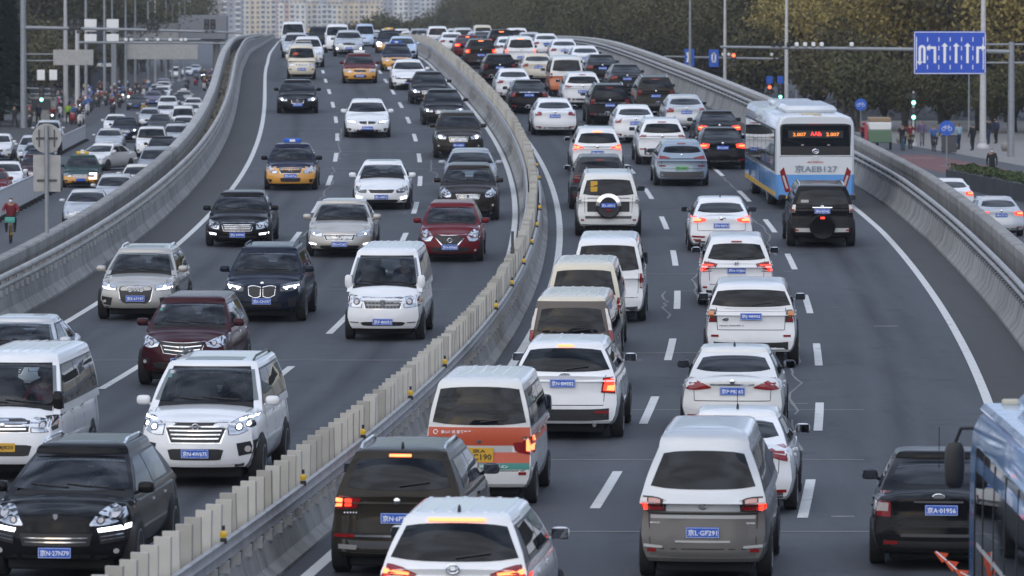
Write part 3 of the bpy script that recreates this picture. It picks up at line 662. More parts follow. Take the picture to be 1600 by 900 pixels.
def side_glass(c, m):
    S = c.S; zt = S['H'] - S['rd'] - .06; zb = S['belt'] + .055; deck = S['yb'] > -S['L']/2 + .3; H = S['H']
    slope = (S['yc'] - S['yw']) / (H - S['rd'] - S['hr']); fy = lambda z: S['yc'] - slope * (z - S['hr']) - .22
    ry = lambda z: S['yb'] + (S['yr'] - S['yb']) * (z - S['hd']) / (H - S['rd'] - S['hd']) + (.22 if deck else .16)
    bounds = S.get('pill') or ([.0, .44, .86, 1.] if c.lod >= 2 else [0, 1.])
    y0, y1 = fy(zb), ry(zb); t0, t1 = fy(zt), ry(zt)
    if c.lod == 3: c.both('window_surround', [(t0 + .03, zt + .025), (t1 - .02, zt + .025)], [(y0 + .05, zb - .025), (y1 - .04, zb - .025)], BLACK, 'S', off=.003, n=16, k=4, sm=0)
    for a, b in zip(bounds[:-1], bounds[1:]):
        g = .025 if c.lod >= 2 else 0
        ft = lambda q: max(t1, min(t0, y0 + (y1 - y0) * q))
        if b >= .999: bt = t1
        else: bt = ft(b)
        at = t0 if a <= 0 else ft(a)
        if at - bt < .15: continue
        c.both('side_window', [(at - g, zt), (bt + g, zt)], [(y0 + (y1 - y0) * a - g, zb), (y0 + (y1 - y0) * b + g, zb)], m, 'S', off=.009, n=7, k=3, sm=0)
def interior(c, beige=False):
    S = c.S; b = MB(); w = S['W']/2 * .8; yc, bl = S['yc'], S['belt']
    b.ell((0, yc - .30, bl + .0), (w, .30, .10), 16, 6, .55); b.build('dashboard', DARK, c.root)
    k = 'seat%d' % beige
    if k not in TXT:
        sb = MB(); pf = [(-.50, .26, .09), (-.30, .27, .10), (.10, .26, .09), (.30, .22, .075), (.345, .12, .05), (.37, .07, .035), (.385, .13, .05), (.45, .14, .055), (.52, .12, .045), (.54, .04, .02)]
        v = [(a * math.copysign(abs(math.cos(q)) ** .6, math.cos(q)), d * math.copysign(abs(math.sin(q)) ** .6, math.sin(q)), z) for z, a, d in pf for q in [2 * math.pi * j / 12 for j in range(12)]]
        sb.add(v, [(i * 12 + j, i * 12 + (j + 1) % 12, (i + 1) * 12 + (j + 1) % 12, (i + 1) * 12 + j) for i in range(len(pf) - 1) for j in range(12)] + [tuple(range(108, 120))]); TXT[k] = sb.mesh('seat', CUSHB if beige else CUSH)
    for x in (-.37, .37):
        for yy, hh in ((yc - 1.45, 0), (yc - 2.3, -.05)):
            if yy > S['yb'] + .35: ob('seat', TXT[k], c.root, (x, yy, bl - .08 + hh + min(.1, (S['H'] - 1.46) * .25)))
    ring = [(-.37 + .18 * math.cos(2 * math.pi * i / 18), yc - .62 + .05 * math.sin(2 * math.pi * i / 18), bl + .05 + .17 * math.sin(2 * math.pi * i / 18)) for i in range(19)]
    MB().tube(ring, .016, 6, False).build('steering_wheel', BLACK, c.root)
def car(name, label, cat, kind, col, y, off, on, front=None, rear=None, lod=3, group=None, opened=None, col2=None, two=None, loc=None, rz_=None, frac=None, **ov):
    """on=True: oncoming (shows its nose); y is the station of the axle nearest the camera"""
    S = dict(KIND[kind]); 
    for k in list(ov):
        if k in S or k in ('fp', 'rp', 'bf', 'br', 'pill'): S[k] = ov.pop(k)
    o_ = ov
    if 'L' in S and S['L'] != KIND[kind]['L']:
        d = (S['L'] - KIND[kind]['L']) / 2
        for q in ('yc', 'yw'): S[q] += d
        for q in ('yr', 'yb'): S[q] -= d
    if opened is None: opened = on and lod == 3
    c = Car(S, lod); L = S['L']
    if loc is None:
        yc = y + (L/2 - S['fo'] if on else L/2 - S['ro']); rot = (-rpitch(yc) if on else rpitch(yc), 0, (math.pi if on else 0) - rhead(yc)); p = rpt(yc, off * (rk(yc) if off > 0 else 1), .006)
    else: p = Vector((loc[0], loc[1], .006)); rot = (0, 0, rz_)
    root = empty(name, p, 0, label, cat, group); root.rotation_euler = rot; c.root = root
    V, F, MI = body(S); c.bvh = BVHTree.FromPolygons(V, F)
    pm = PT(col); p2 = PT(col2) if col2 else pm
    if opened or two is not None: V, F, MI = body(S, opened, two)
    if two is not None: pm_s = [pm, DARK, p2]
    else: pm_s = [pm, DARK]
    me = mk('body', V, F, pm_s, MI, sharp=32); ob('body', me, root)
    gm_ = CGLASS if opened else GLASS
    H, W = S['H'], S['W']; wr = S['wr']; gc, hf, hr, hd, belt = S['gc'], S['hf'], S['hr'], S['hd'], S['belt']; zt = H - S['rd']; deck = S['yb'] > -L/2 + .3
    wu = lambda z: S['wb'] + (wr - S['wb']) * (z - belt) / (zt - belt)      # half width of the cabin at height z, in half widths
    # windscreen and rear window
    a, b = hr + .035, zt - .035
    if lod == 3: c.full('windscreen_surround', [(0, b + .03), (wu(b) - .05, b + .012)], [(0, a - .035), (wu(a) - .05, a - .01)], BLACK, 'F', off=.003, n=18, k=5, sm=1)  if not opened else None
    c.full('windscreen', [(0, b + .02), (wu(b) * .55, b + .012), (wu(b) - .045, b - .012)], [(0, a - .02), (wu(a) * .6, a - .01), (wu(a) - .040, a + .012)], gm_, 'F', off=.006, n=18, k=6, sm=1)
    rw = o_.get('rw') or ((hd + .045, zt - .05) if deck else (belt + .09, zt - .06)); ri = o_.get('ri', .12)
    c.full('rear_window', [(0, rw[1] + .012), (wu(rw[1]) * .6, rw[1]), (wu(rw[1]) - ri * .9, rw[1] - .03)], [(0, rw[0] - .01), (wu(rw[0]) * .6, rw[0]), (wu(rw[0]) - ri, rw[0] + .035)], gm_ if opened else GLASS, 'R', off=.006, n=16, k=5, sm=1)
    side_glass(c, gm_); wheels(c)
    MB().bbox(-W * .36, W * .36, -L/2 + .30, L/2 - .42, .13, gc + .04, .03).build('underbody', DARK, root)  # black block added below each car, also to deepen the shade beneath
    mm = o_.get('mirror', 1)
    if mm: mirrors(c, PT(o_['mcol']) if 'mcol' in o_ else pm, 2 if mm == 2 else 1)
    if lod == 3:
        # door gaps, handles, sills
        deep = (S['belt'], S['gc'] + .12)
        for q in ([S['yc'] - .25, S['yc'] - 1.35, S['yc'] - 2.35]):
            if q > -L/2 + .9: c.both('door_gap', [(q + .006, deep[0] - .01), (q - .006, deep[0] - .01)], [(q + .006, deep[1]), (q - .006, deep[1])], SEAM, 'S', off=.002, n=2, k=5, sm=0)
        for q in (S['yc'] - 1.2, S['yc'] - 2.2):
            if q > -L/2 + .9: c.both('door_handle', [(q + .1, deep[0] - .12), (q - .1, deep[0] - .12)], [(q + .1, deep[0] - .15), (q - .1, deep[0] - .15)], o_.get('handle', pm), 'S', off=.025, n=3, k=1, sm=0)
        c.both('sill', [(L/2 - S['fo'] - .45, gc + .09), (-L/2 + S['ro'] + .45, gc + .09)], [(L/2 - S['fo'] - .45, gc + .01), (-L/2 + S['ro'] + .45, gc + .01)], BLACK, 'S', off=.005, n=4, k=2, sm=0)
        # bonnet shut lines
        yf = L/2 - S['plan'] - .12
        c.both('bonnet_gap', [(.80, S['yc'] + .05), (.74, yf)], [(.79, S['yc'] + .05), (.73, yf)], SEAM, 'T', off=.002, n=8, k=1, sm=0) if L/2 - S['yc'] > .8 else None
        if on:   # wipers rest on the glass, permit stickers behind it
            for x0, w_, zz, m_ in (((.44, .09, .075, LGREYS), (.46, .06, .13, STICK)) if o_.get('sticker') else ()):
                q, _ = c.ray('F', x0 * W/2 * 1.45, b - zz); q2, _ = c.ray('F', x0 * W/2 * 1.45, b - zz + .05); d_ = (q2 - q); MB().add([q + Vector((-w_/2, .011, 0)), q + Vector((w_/2, .011, 0)), q + Vector((w_/2, .011, 0)) + d_, q + Vector((-w_/2, .011, 0)) + d_], [(0, 1, 2, 3)]).build('permit_sticker', m_, root, smooth=False)
            for x0, x1 in ((-.52, .05), (.02, .55)):
                p1, _ = c.ray('F', x0, hr + .06); p2_, _ = c.ray('F', x1, hr + .10); pm1, _ = c.ray('F', (x0 + x1) / 2, hr + .075)
                MB().tube([p1 + Vector((0, .02, 0)), pm1 + Vector((0, .022, 0)), p2_ + Vector((0, .02, 0))], .010, 5).build('wiper', BLACK, root)
    rails = o_.get('rails')
    if rails:
        rm = {'s': CHROME, 'b': BLACK}[rails[0]]
        for s in (-1, 1):
            pts = []
            for t in np.linspace(0, 1, 7):
                yy = (S['yw'] - .25) + (S['yr'] + .25 - S['yw'] + .25) * t; q, _ = c.ray('T', s * W/2 * (wr - .09), yy); pts.append(q + Vector((0, 0, .055 if 0 < t < 1 else .0)))
            MB().tube(pts, .019, 6).build('roof_rail', rm, root)
    if o_.get('sunroof') and lod >= 2: c.full('sunroof', [(0, S['yw'] - .22), (.48, S['yw'] - .24)], [(0, S['yw'] - o_['sunroof']), (.48, S['yw'] - o_['sunroof'])], GLASS, 'T', off=.004, n=10, k=3, sm=0)
    if o_.get('ribs') and lod >= 2:
        for k in range(o_['ribs']):
            u = -.56 + 1.12 * k / (o_['ribs'] - 1); c.patch('roof_rib', [(W/2 * u - .022, S['yw'] - .25), (W/2 * u - .022, S['yr'] + .25)], [(W/2 * u + .022, S['yw'] - .25), (W/2 * u + .022, S['yr'] + .25)], pm, 'T', off=.011, n=6, k=1, sm=0, thick=.02)
    if o_.get('fin'):
        q, _ = c.ray('T', 0, S['yr'] + .3); MB().ell((q.x, q.y, q.z + .02), (.022, .09, .06), 8, 6).build('aerial_fin', BLACK, root)
    if o_.get('whip'):
        q, _ = c.ray('T', 0, S['yr'] + .25); MB().tube([q, q + Vector((0, -.12, .32))], .006, 5).build('aerial', BLACK, root)
    if front: front_parts(c, front, pm)
    if rear: rear_parts(c, rear, pm, wu)
    if opened: interior(c, o_.get('beige', False))
    return c
STICK = mat('permit_green', (.10, .28, .22), .5); LGREYS = mat('permit_white', (.42, .44, .46), .5)
def hsplit(z0, z1, k, w=.012):
    return [(z0 + (z1 - z0) * (i + 1) / (k + 1)) for i in range(k)]
def front_parts(c, f, pm):
    S = c.S; gc, hf = S['gc'], S['hf']; lod = c.lod
    if 'low' in f:
        for (u, z0, z1) in f['low']: c.full('lower_intake', [(0, z1), (u * .85, z1), (u, z1 - .02)], [(0, z0), (u * .85, z0), (u * .9, z0 + .01)], BLACK, 'F', off=.005, n=12, k=2)
    if 'skid' in f: c.full('lower_bumper', [(0, f['skid']), (.55, f['skid']), (.92, f['skid'] + .05)], [(0, gc + .0), (.55, gc + .0), (.92, gc + .03)], f.get('skidm', GREYPL), 'F', off=.004, n=14, k=2)
    for g in f.get('gr', []):
        top, bot = g['t'], g['b']; zt = max(z for _, z in top); zb = min(z for _, z in bot); fn = c.both if g.get('pair') else c.full
        if g.get('frame', 1) and lod >= 2:
            e = g.get('fw', .012); cx = np.mean([u for u, _ in top + bot])
            sgn = lambda u: (e / (c.W/2)) * (1 if (u > cx or not g.get('pair')) else -1) if u > 1e-6 else 0
            fn('grille_frame', [(u + sgn(u), z + e) for u, z in top], [(u + sgn(u), z - e) for u, z in bot], g.get('fm', CHROME), 'F', off=.006, n=14, k=3, sm=g.get('sm', 2))
        fn('grille', top, bot, g.get('m', BLACK), 'F', off=.010, n=14, k=3, sm=g.get('sm', 2))
        if lod >= 2:
            T, B = resamp(mir(top) if not g.get('pair') else top, 21), resamp(mir(bot) if not g.get('pair') else bot, 21)
            for i in range(g.get('bars', 0)):
                t = (i + 1) / (g['bars'] + 1); h = g.get('bw', .008) / max(.05, zt - zb)
                mid = lambda q: [(a[0] * (1 - q) + b[0] * q, a[1] * (1 - q) + b[1] * q) for a, b in zip(T, B)]
                A_, B_ = mid(t - h)[1:-1], mid(t + h)[1:-1]
                sets = [1] if not g.get('pair') else [1, -1]
                for s in sets: c.patch('grille_bar', [(s * u * c.W/2, z) for u, z in A_], [(s * u * c.W/2, z) for u, z in B_], g.get('bm', CHROME), 'F', off=.018, n=14, k=1, sm=0)
            if lod == 3:
                nv = g.get('vbars', 0)
                for i in range(nv):
                    t = (i + 1) / (nv + 1); h = .006 / (c.W/2); j = t * 20; i0 = int(j); fr = j - i0; i1 = min(20, i0 + 1); lerp = lambda P: (P[i0][0] * (1 - fr) + P[i1][0] * fr, P[i0][1] * (1 - fr) + P[i1][1] * fr)
                    a, b = lerp(T), lerp(B)
                    for s in ([1] if not g.get('pair') else [1, -1]): c.patch('grille_bar', [(s * (a[0] - h) * c.W/2, a[1] - .01), (s * (b[0] - h) * c.W/2, b[1] + .01)], [(s * (a[0] + h) * c.W/2, a[1] - .01), (s * (b[0] + h) * c.W/2, b[1] + .01)], g.get('bm', CHROME), 'F', off=.016, n=4, k=1, sm=0)
    if 'hl' in f:
        top, bot = f['hl']
        if lod == 3: 
            cu = np.mean([u for u, _ in top + bot]); cz = np.mean([z for _, z in top + bot]); ex = lambda P, q: [(cu + (u - cu) * q, cz + (z - cz) * q) for u, z in P]
            c.both('headlight_bezel', ex(top, 1.07), ex(bot, 1.07), BLACK, 'F', off=.004, n=10, k=3)
        c.both('headlight', top, bot, f.get('hm', LAMP), 'F', off=.008, n=10, k=3)
        for (u, z, r) in f.get('eyes', []):
            if lod >= 2:
                c.disc('headlight_projector', u, z, r, LAMPD, 'F', off=.012)
                c.disc('headlight_lens', u, z, r * (1.25 if f.get('lit') == 2 else .62), LAMPON if f.get('lit') else CLEAR, 'F', off=.016)
    for (top, bot) in f.get('drl', []): c.both('daylight_strip', top, bot, DRL, 'F', off=.016, n=8, k=1, sm=1)
    for (top, bot) in f.get('amber', []): c.both('indicator', top, bot, AMBER, 'F', off=.012, n=5, k=2)
    for (top, bot) in f.get('pods', []): c.both('fog_light_pod', top, bot, BLACK, 'F', off=.006, n=8, k=2)
    for (top, bot, m) in f.get('trim', []): c.both('front_trim', top, bot, m, 'F', off=.012, n=8, k=1, sm=1)
    for (u, z, r) in f.get('fog', []): c.disc('fog_light', u, z, r, LAMPON if f.get('foglit') else CLEAR, 'F', off=.014)
    if 'plate' in f: plate(c, 'F', *f['plate'])
    if 'emb' in f and lod >= 2: emblem(c, 'F', *f['emb'])
def rear_parts(c, r, pm, wu):
    S = c.S; gc, hd, H = S['gc'], S['hd'], S['H']; lod = c.lod; zt = H - S['rd']
    if 'skid' in r: c.full('lower_bumper', [(0, r['skid']), (.6, r['skid']), (.95, r['skid'] + .03)], [(0, gc), (.6, gc), (.95, gc + .03)], r.get('skidm', GREYPL), 'R', off=.004, n=14, k=3)
    if lod == 3 and 'gate' in r:      # tailgate or boot shut line
        u0, u1, z0, z1 = r['gate']; e = .007
        c.full('tailgate_gap', [(0, z0 + e), (u0, z0 + e)], [(0, z0 - e), (u0, z0 - e)], SEAM, 'R', off=.002, n=10, k=1, sm=0)
        c.both('tailgate_gap', [(u0, z0), (u1, z1)], [(u0 + .012, z0), (u1 + .012, z1)], SEAM, 'R', off=.002, n=6, k=1, sm=0)
    for t in r.get('tl', []):
        top, bot, m = t[:3]; c.both('tail_light', top, bot, m, 'R', off=t[3] + .006 if len(t) > 3 else .012, n=9, k=3, sm=t[4] if len(t) > 4 else 1)
    for (top, bot, m) in r.get('full', []): c.full('rear_trim', top, bot, m, 'R', off=.007, n=14, k=2, sm=1)
    for (top, bot, m) in r.get('side', []): c.both('rear_trim', top, bot, m, 'R', off=.009, n=8, k=2, sm=1)
    if 'refl' in r:
        u0, u1, z = r['refl']; c.both('rear_reflector', [(u0, z + .022), (u1, z + .022)], [(u0, z - .022), (u1, z - .022)], TAIL, 'R', off=.010, n=4, k=1, sm=0)
    if 'hi' in r:
        u, z, lit = r['hi']; c.full('high_brake_light', [(0, z + .018), (u, z + .016)], [(0, z - .018), (u, z - .016)], BRAKE if lit else TAIL, 'R', off=.02, n=6, k=1, sm=0)
    if 'bar' in r:
        u, z = r['bar']; c.full('chrome_strip', [(0, z + .014), (u, z + .012)], [(0, z - .014), (u, z - .012)], r.get('barm', CHROME), 'R', off=.016, n=10, k=1, sm=0)
    if 'wipe' in r and lod >= 2:
        z = r['wipe']; p1, _ = c.ray('R', .02, z); p2, _ = c.ray('R', .42, z + .05); MB().tube([p1 - Vector((0, .03, 0)), p2 - Vector((0, .025, 0))], .011, 5).build('rear_wiper', BLACK, c.root)
    for x in r.get('exh', []): MB().lathe([(-.05, .035), (.04, .035), (.04, .028), (-.03, .026)], 12, 'y', (x * c.W/2, -c.L/2 + .02, gc + .03)).build('exhaust', CHROME, c.root)
    if 'plate' in r: plate(c, 'R', *r['plate'])
    if 'emb' in r and lod >= 2: emblem(c, 'R', *r['emb'])
    for (t, z, u, hgt, w, m) in r.get('text', []):
        if lod == 3:
            p, rr = c.ray('R', u * c.W/2, z); ob('lettering', text_mesh(t, m, hgt, w), c.root, p - rr * .016, text_rot('R'))
# ------------------------------------------------------------------ the traffic on the ramp
GL, GR = 'oncoming traffic on the ramp', 'receding traffic on the ramp'
def fsed(z=0., lit=0, gr=(.42, .50, .63), text='', bars=2, emb=None, hm=None, pz=.40, wide=.50, **k):
    d = dict(hl=([(wide, .63 + z), (.72, .71 + z), (.93, .75 + z)], [(wide + .02, .545 + z), (.75, .55 + z), (.94, .64 + z)]), eyes=[(.76, .615 + z, .042)], lit=lit,
             gr=[dict(t=[(0, gr[2] + z), (gr[0], gr[2] + z)], b=[(0, gr[1] + z), (gr[0] * .84, gr[1] + z)], bars=bars)], low=[(.60, .24, .34)], pods=[([(.70, .38), (.92, .40)], [(.72, .27), (.90, .29)])], plate=(pz, text))
    if emb: d['emb'] = (gr[1] * .5 + gr[2] * .5 + z, emb)
    if hm: d['hm'] = hm
    d.update(k); return d
def fsuv(z=0., lit=0, gr=(.44, .68, .86), text='', bars=3, emb=None, pz=.52, **k):
    d = dict(hl=([(.50, .84 + z), (.75, .91 + z), (.94, .94 + z)], [(.53, .74 + z), (.78, .74 + z), (.95, .82 + z)]), eyes=[(.75, .825 + z, .048)], lit=lit,
             gr=[dict(t=[(0, gr[2] + z), (gr[0], gr[2] + z)], b=[(0, gr[1] + z), (gr[0] * .84, gr[1] + z)], bars=bars)], low=[(.62, .34, .44)], skid=.36, pods=[([(.72, .54), (.93, .56)], [(.74, .42), (.92, .44)])], fog=[(.82, .49, .035)], plate=(pz, text))
    if emb: d['emb'] = (gr[1] * .5 + gr[2] * .5 + z, emb)
    d.update(k); return d
def rsed(pt='', pz=.80, lit=0, z=0., tl=None, emb='disc', **k):
    t = tl or ([(.52, .93 + z), (.96, .97 + z)], [(.56, .80 + z), (.97, .76 + z)])
    d = dict(tl=[(t[0], t[1], TAILON if lit else TAIL)], plate=(pz, pt), refl=(.62, .86, .36), gate=(.72, .74, .62, 1.0), skid=.33, emb=(.96, emb), exh=[])
    if lit:
        cu = (t[0][0][0] + t[0][-1][0]) / 2; cz = (t[0][0][1] + t[1][0][1]) / 2; d['tl'].append(([(cu - .10, cz + .035), (cu + .14, cz + .035)], [(cu - .08, cz - .02), (cu + .14, cz - .02)], BRAKE, .014))
    d.update(k); return d
def rsuv(pt='', pz=.84, lit=0, z=0., tl=None, emb='disc', hi=1.575, skid=.50, **k):
    t = tl or ([(.66, 1.09 + z), (.98, 1.11 + z)], [(.70, .92 + z), (.98, .86 + z)])
    d = dict(tl=[(t[0], t[1], TAILON if lit else TAIL)], plate=(pz, pt), refl=(.66, .90, skid - .03), gate=(.74, .78, .60, 1.12), skid=skid, emb=(1.06, emb), wipe=1.20, hi=(.16, hi, lit))
    if lit:
        cu = (t[0][0][0] + t[0][-1][0]) / 2; cz = (t[0][-1][1] + t[1][-1][1]) / 2; d['tl'].append(([(cu - .05, cz + .05), (cu + .13, cz + .05)], [(cu - .04, cz - .03), (cu + .13, cz - .03)], BRAKE, .014))
    d.update(k); return d
HY = dict(group=GL)
# --- oncoming, nearest first
def near_oncoming():
    G = dict(on=True, group=GL, lod=3)
    car('sport_utility_car', 'glossy black sport utility car with roof rails and twin-lens headlights, beside the median slats', 'car', 'suv', 'black', 67, -2.43, L=4.85, W=1.94, H=1.67, hf=.98, hr=1.09, belt=1.04, hd=1.06, yc=1.20, yw=.28, yr=-1.55, wr=.655, wb=.90, rd=.14, rad=.39, plan=.46, rails='s', handle=CHROME, **G,
        front=dict(hl=([(.46, .76), (.58, .94), (.76, 1.02), (.92, 1.0)], [(.47, .74), (.66, .74), (.84, .78), (.95, .90)]), eyes=[(.77, .89, .085), (.60, .81, .055)],
            gr=[dict(t=[(0, .64), (.50, .64)], b=[(0, .48), (.46, .48)], bars=2, frame=0), dict(t=[(.58, .64), (.95, .68)], b=[(.60, .50), (.93, .54)], pair=1, bars=2, frame=0)],
            drl=[([(.56, .705), (.95, .745)], [(.58, .655), (.95, .685)])], low=[(.7, .27, .36)], fog=[(.80, .40, .035)], plate=(.395, '京N·27N79'), emb=(.86, 'shield'), skid=.30, skidm=BLACK))
    car('minibus', 'white minibus with an orange number plate, cut by the left edge of the picture', 'van', 'van', 'white', 81, -5.70, ribs=7, mirror=2, mcol='black', **G,
        front=dict(hl=([(.52, 1.00), (.80, 1.03), (.98, 1.04)], [(.54, .80), (.80, .79), (.98, .84)]), eyes=[(.72, .91, .06)],
            gr=[dict(t=[(0, 1.0), (.49, 1.0)], b=[(0, .80), (.49, .80)], bars=3, frame=1, bw=.014)], low=[(.55, .42, .60)], full=1, amber=[([(.86, .98), (.97, .99)], [(.87, .86), (.97, .88)])], plate=(.56, '京·MJ820', 'y'), emb=(.90, 'disc'), pods=[([(.66, .56), (.94, .57)], [(.68, .46), (.94, .47)])]))
    car('sport_utility_car', 'white sport utility car with a sunroof and ribbed chrome grille beside the slatted median', 'car', 'boxy', 'white', 80, -2.49, L=4.86, W=1.93, H=1.88, hf=1.12, hr=1.24, belt=1.17, hd=1.17, yc=1.15, yw=.42, plan=.36, rails='b', sunroof=.8, sticker=1, **G,
        front=dict(hl=([(.52, 1.0), (.72, 1.10), (.94, 1.14)], [(.55, .84), (.74, .84), (.96, .98)]), eyes=[(.70, .96, .065), (.84, 1.0, .05)], lit=1,
            gr=[dict(t=[(0, 1.03), (.53, 1.03)], b=[(0, .72), (.40, .72)], bars=4, vbars=0, fw=.02, bw=.011)], low=[(.46, .44, .62)], pods=[([(.66, .70), (.95, .74)], [(.70, .50), (.93, .54)])], fog=[(.84, .61, .05)], drl=[([(.68, 1.07), (.93, 1.12)], [(.69, 1.05), (.93, 1.09)])], plate=(.545, '京N·4W675'), emb=(.96, 'bar'), skid=.36, skidm=GREYPL))
    car('saloon_car', 'silver saloon roof showing behind the white minibus at the left edge', 'car', 'sedan', 'silver', 97, -8.40, lod=3, on=True, group=GL, front=fsed(text='京P·7K250'))
    car('crossover_car', 'dark maroon crossover with a chrome barred grille, behind the white sport utility car', 'car', 'suv', 'maroon', 100, -5.39, L=4.58, W=1.82, H=1.68, hf=1.0, beige=True, sticker=1, handle=CHROME, **G,
        front=dict(hl=([(.50, .88), (.70, .96), (.93, 1.02)], [(.54, .80), (.76, .76), (.95, .86)]), eyes=[(.68, .865, .055)], gr=[dict(t=[(0, .86), (.50, .90)], b=[(0, .64), (.40, .68)], bars=2, bw=.011, fw=.008)],
            low=[(.66, .36, .50)], fog=[(.83, .50, .035)], pods=[([(.72, .56), (.93, .58)], [(.74, .44), (.92, .45)])], plate=(.51, '京N·7U382'), emb=(.75, 'letter_h', 0, 1.3), skid=.38, skidm=BLACK))
    car('crossover_car', 'beige-grey crossover with four ring emblem and silver roof rails, in the outer lane', 'car', 'suv', 'beige_grey', 118, -8.56, L=4.39, W=1.83, H=1.60, hf=.90, hr=1.06, belt=1.03, hd=1.03, rails='s', sunroof=.9, **G,
        front=dict(hl=([(.50, .82), (.75, .87), (.93, .89)], [(.50, .72), (.76, .70), (.94, .80)]), lit=1, eyes=[(.72, .79, .05)], drl=[([(.54, .745), (.90, .79)], [(.54, .725), (.90, .76)])],
            gr=[dict(t=[(0, .82), (.38, .82), (.43, .74)], b=[(0, .42), (.30, .42), (.38, .50)], bars=0, sm=1, fw=.014)], pods=[([(.60, .54), (.93, .58)], [(.64, .36), (.92, .40)])], fog=[(.80, .46, .035)], plate=(.53, '京E·67197'), emb=(.745, 'rings', 0, 1.25), skid=.31, skidm=BLACK))
    car('crossover_car', 'dark blue crossover with twin kidney grille, alongside the white minibus with silver grille', 'car', 'suv', 'navy', 117.5, -5.58, L=4.66, W=1.89, H=1.66, hf=.95, hr=1.10, belt=1.06, hd=1.06, rails='b', **G,
        front=dict(hl=([(.44, .86), (.70, .92), (.94, .93)], [(.46, .73), (.70, .72), (.94, .80)]), lit=1, eyes=[(.60, .80, .055), (.80, .82, .05)], hm=LAMPD, drl=[([(.52, .83), (.88, .87)], [(.52, .805), (.88, .835)])],
            gr=[dict(t=[(.035, .82), (.20, .86), (.33, .83)], b=[(.04, .62), (.18, .58), (.31, .65)], pair=1, bars=0, fw=.011, sm=2)], low=[(.50, .32, .46)], pods=[([(.62, .56), (.92, .60)], [(.66, .36), (.90, .38)])], plate=(.50, '京K·CH197'), emb=(.90, 'disc'), skid=.30, skidm=BLACK))
    car('minibus', 'white minibus with a silver grille and chrome-trimmed headlights, beside the median slats', 'van', 'van', 'white', 112, -2.39, ribs=7, mirror=2, mcol='white', yw=1.0, yc=1.72, hf=1.02, hr=1.20, belt=1.16, hd=1.16, **G,
        front=dict(hl=([(.52, .97), (.80, 1.0), (.97, 1.02)], [(.56, .75), (.80, .76), (.97, .79)]), eyes=[(.68, .88, .075)], amber=[([(.89, .97), (.97, .98)], [(.89, .83), (.97, .84)])],
            gr=[dict(t=[(0, .96), (.52, .97)], b=[(0, .73), (.44, .73)], bars=2, vbars=9, bw=.02, bm=ZINC, frame=1, m=GREYPL)], low=[(.58, .35, .44)], trim=[([(.62, .43), (.92, .44)], [(.62, .41), (.92, .42)], GREYPL)], plate=(.44, '京F·80051'), emb=(.845, 'shield', 0, 1.8)))
    car('saloon_car', 'black saloon with a broad upright chrome grille, in the outer lane behind the beige-grey crossover', 'car', 'sedan', 'black', 144, -8.34, L=4.87, W=1.86, H=1.47, **G,
        front=fsed(gr=(.50, .48, .70), bars=3, text='京J·49990', emb=None, pz=.36, drl=[([(.66, .40), (.93, .43)], [(.66, .355), (.93, .375)])], hl=([(.56, .66), (.74, .74), (.94, .78)], [(.57, .52), (.76, .52), (.95, .62)]), eyes=[(.68, .60, .05), (.84, .65, .04)]))
    car('saloon_car', 'champagne saloon with a diagonal bar across its grille, behind the white minibus with silver grille', 'car', 'sedan', 'champagne', 140, -5.24, L=4.64, W=1.87, H=1.48, hf=.80, **G,
        front=fsed(.03, 1, gr=(.47, .45, .60), bars=3, text='京N·9C067', emb='slash', pz=.37, drl=[([(.70, .38), (.93, .41)], [(.70, .34), (.93, .36)])]))
    car('hatchback', 'metallic red hatchback with a chrome V grille beside the median', 'car', 'hatch', 'red', 138, -2.13, **G,
        front=dict(hl=([(.52, .70), (.72, .88), (.95, .98)], [(.60, .58), (.80, .56), (.97, .72)]), eyes=[(.76, .72, .06)], gr=[dict(t=[(0, .72), (.52, .74)], b=[(0, .48), (.22, .48)], bars=0, fw=.022, sm=1)], low=[(.62, .28, .42)], fog=[(.78, .33, .03)], plate=(.42, '京N·87060'), emb=(.60, 'bar', 0, 1.2), skid=.24, skidm=BLACK))
    car('crossover_car', 'dark brown crossover with a silver mouth grille, behind the red hatchback', 'car', 'suv', 'brown', 155.5, -2.01, L=4.43, W=1.84, H=1.64, **G,
        front=fsuv(0, 0, gr=(.40, .70, .82), bars=2, text='京Q·5F312', emb='shield', hl=([(.56, .84), (.74, .98), (.94, 1.04)], [(.58, .74), (.78, .72), (.96, .86)])))
    car('saloon_car', 'silver-grey saloon half hidden behind the dark brown crossover', 'car', 'sedan', 'steel', 168.5, -2.02, lod=2, on=True, group=GL, front=fsed(text='京N·3L106', lit=1))
    car('saloon_car', 'white saloon with a black roof panel and narrow grille, middle oncoming lane', 'car', 'sedan', 'white', 161, -4.82, L=4.84, H=1.46, **G,
        front=fsed(.0, 0, gr=(.45, .54, .65), bars=0, text='京N·AM512', pz=.42, hl=([(.52, .64), (.72, .70), (.93, .76)], [(.54, .55), (.76, .54), (.94, .64)]), hm=LAMPD, drl=[([(.66, .40), (.92, .46)], [(.68, .33), (.90, .37)])]), sunroof=1.25)
    c = car('taxi', 'taxi with yellow lower body, dark blue bonnet and a blue roof sign', 'taxi', 'sedan', 'indigo', 171.5, -8.11, L=4.55, W=1.775, H=1.49, hf=.80, col2='yellow', two=.775, mcol='black', **G,
        front=fsed(.03, 0, gr=(.44, .56, .72), bars=0, text='京B·N4716', emb='bar', pz=.50, low=[(.40, .30, .44)], hl=([(.50, .66), (.72, .80), (.95, .88)], [(.54, .58), (.78, .60), (.96, .72)])), beige=True)
    roof_sign(c, PLATE_B)
def roof_sign(c, m):
    q, _ = c.ray('T', 0, c.S['yw'] - .35); b = MB().bbox(-.30, .30, -.09, .09, .02, .17, .03).bbox(-.10, .10, -.095, .095, .05, .14, .01, 1)
    b.build('roof_sign', [m, WHITEINK], c.root, loc=q)
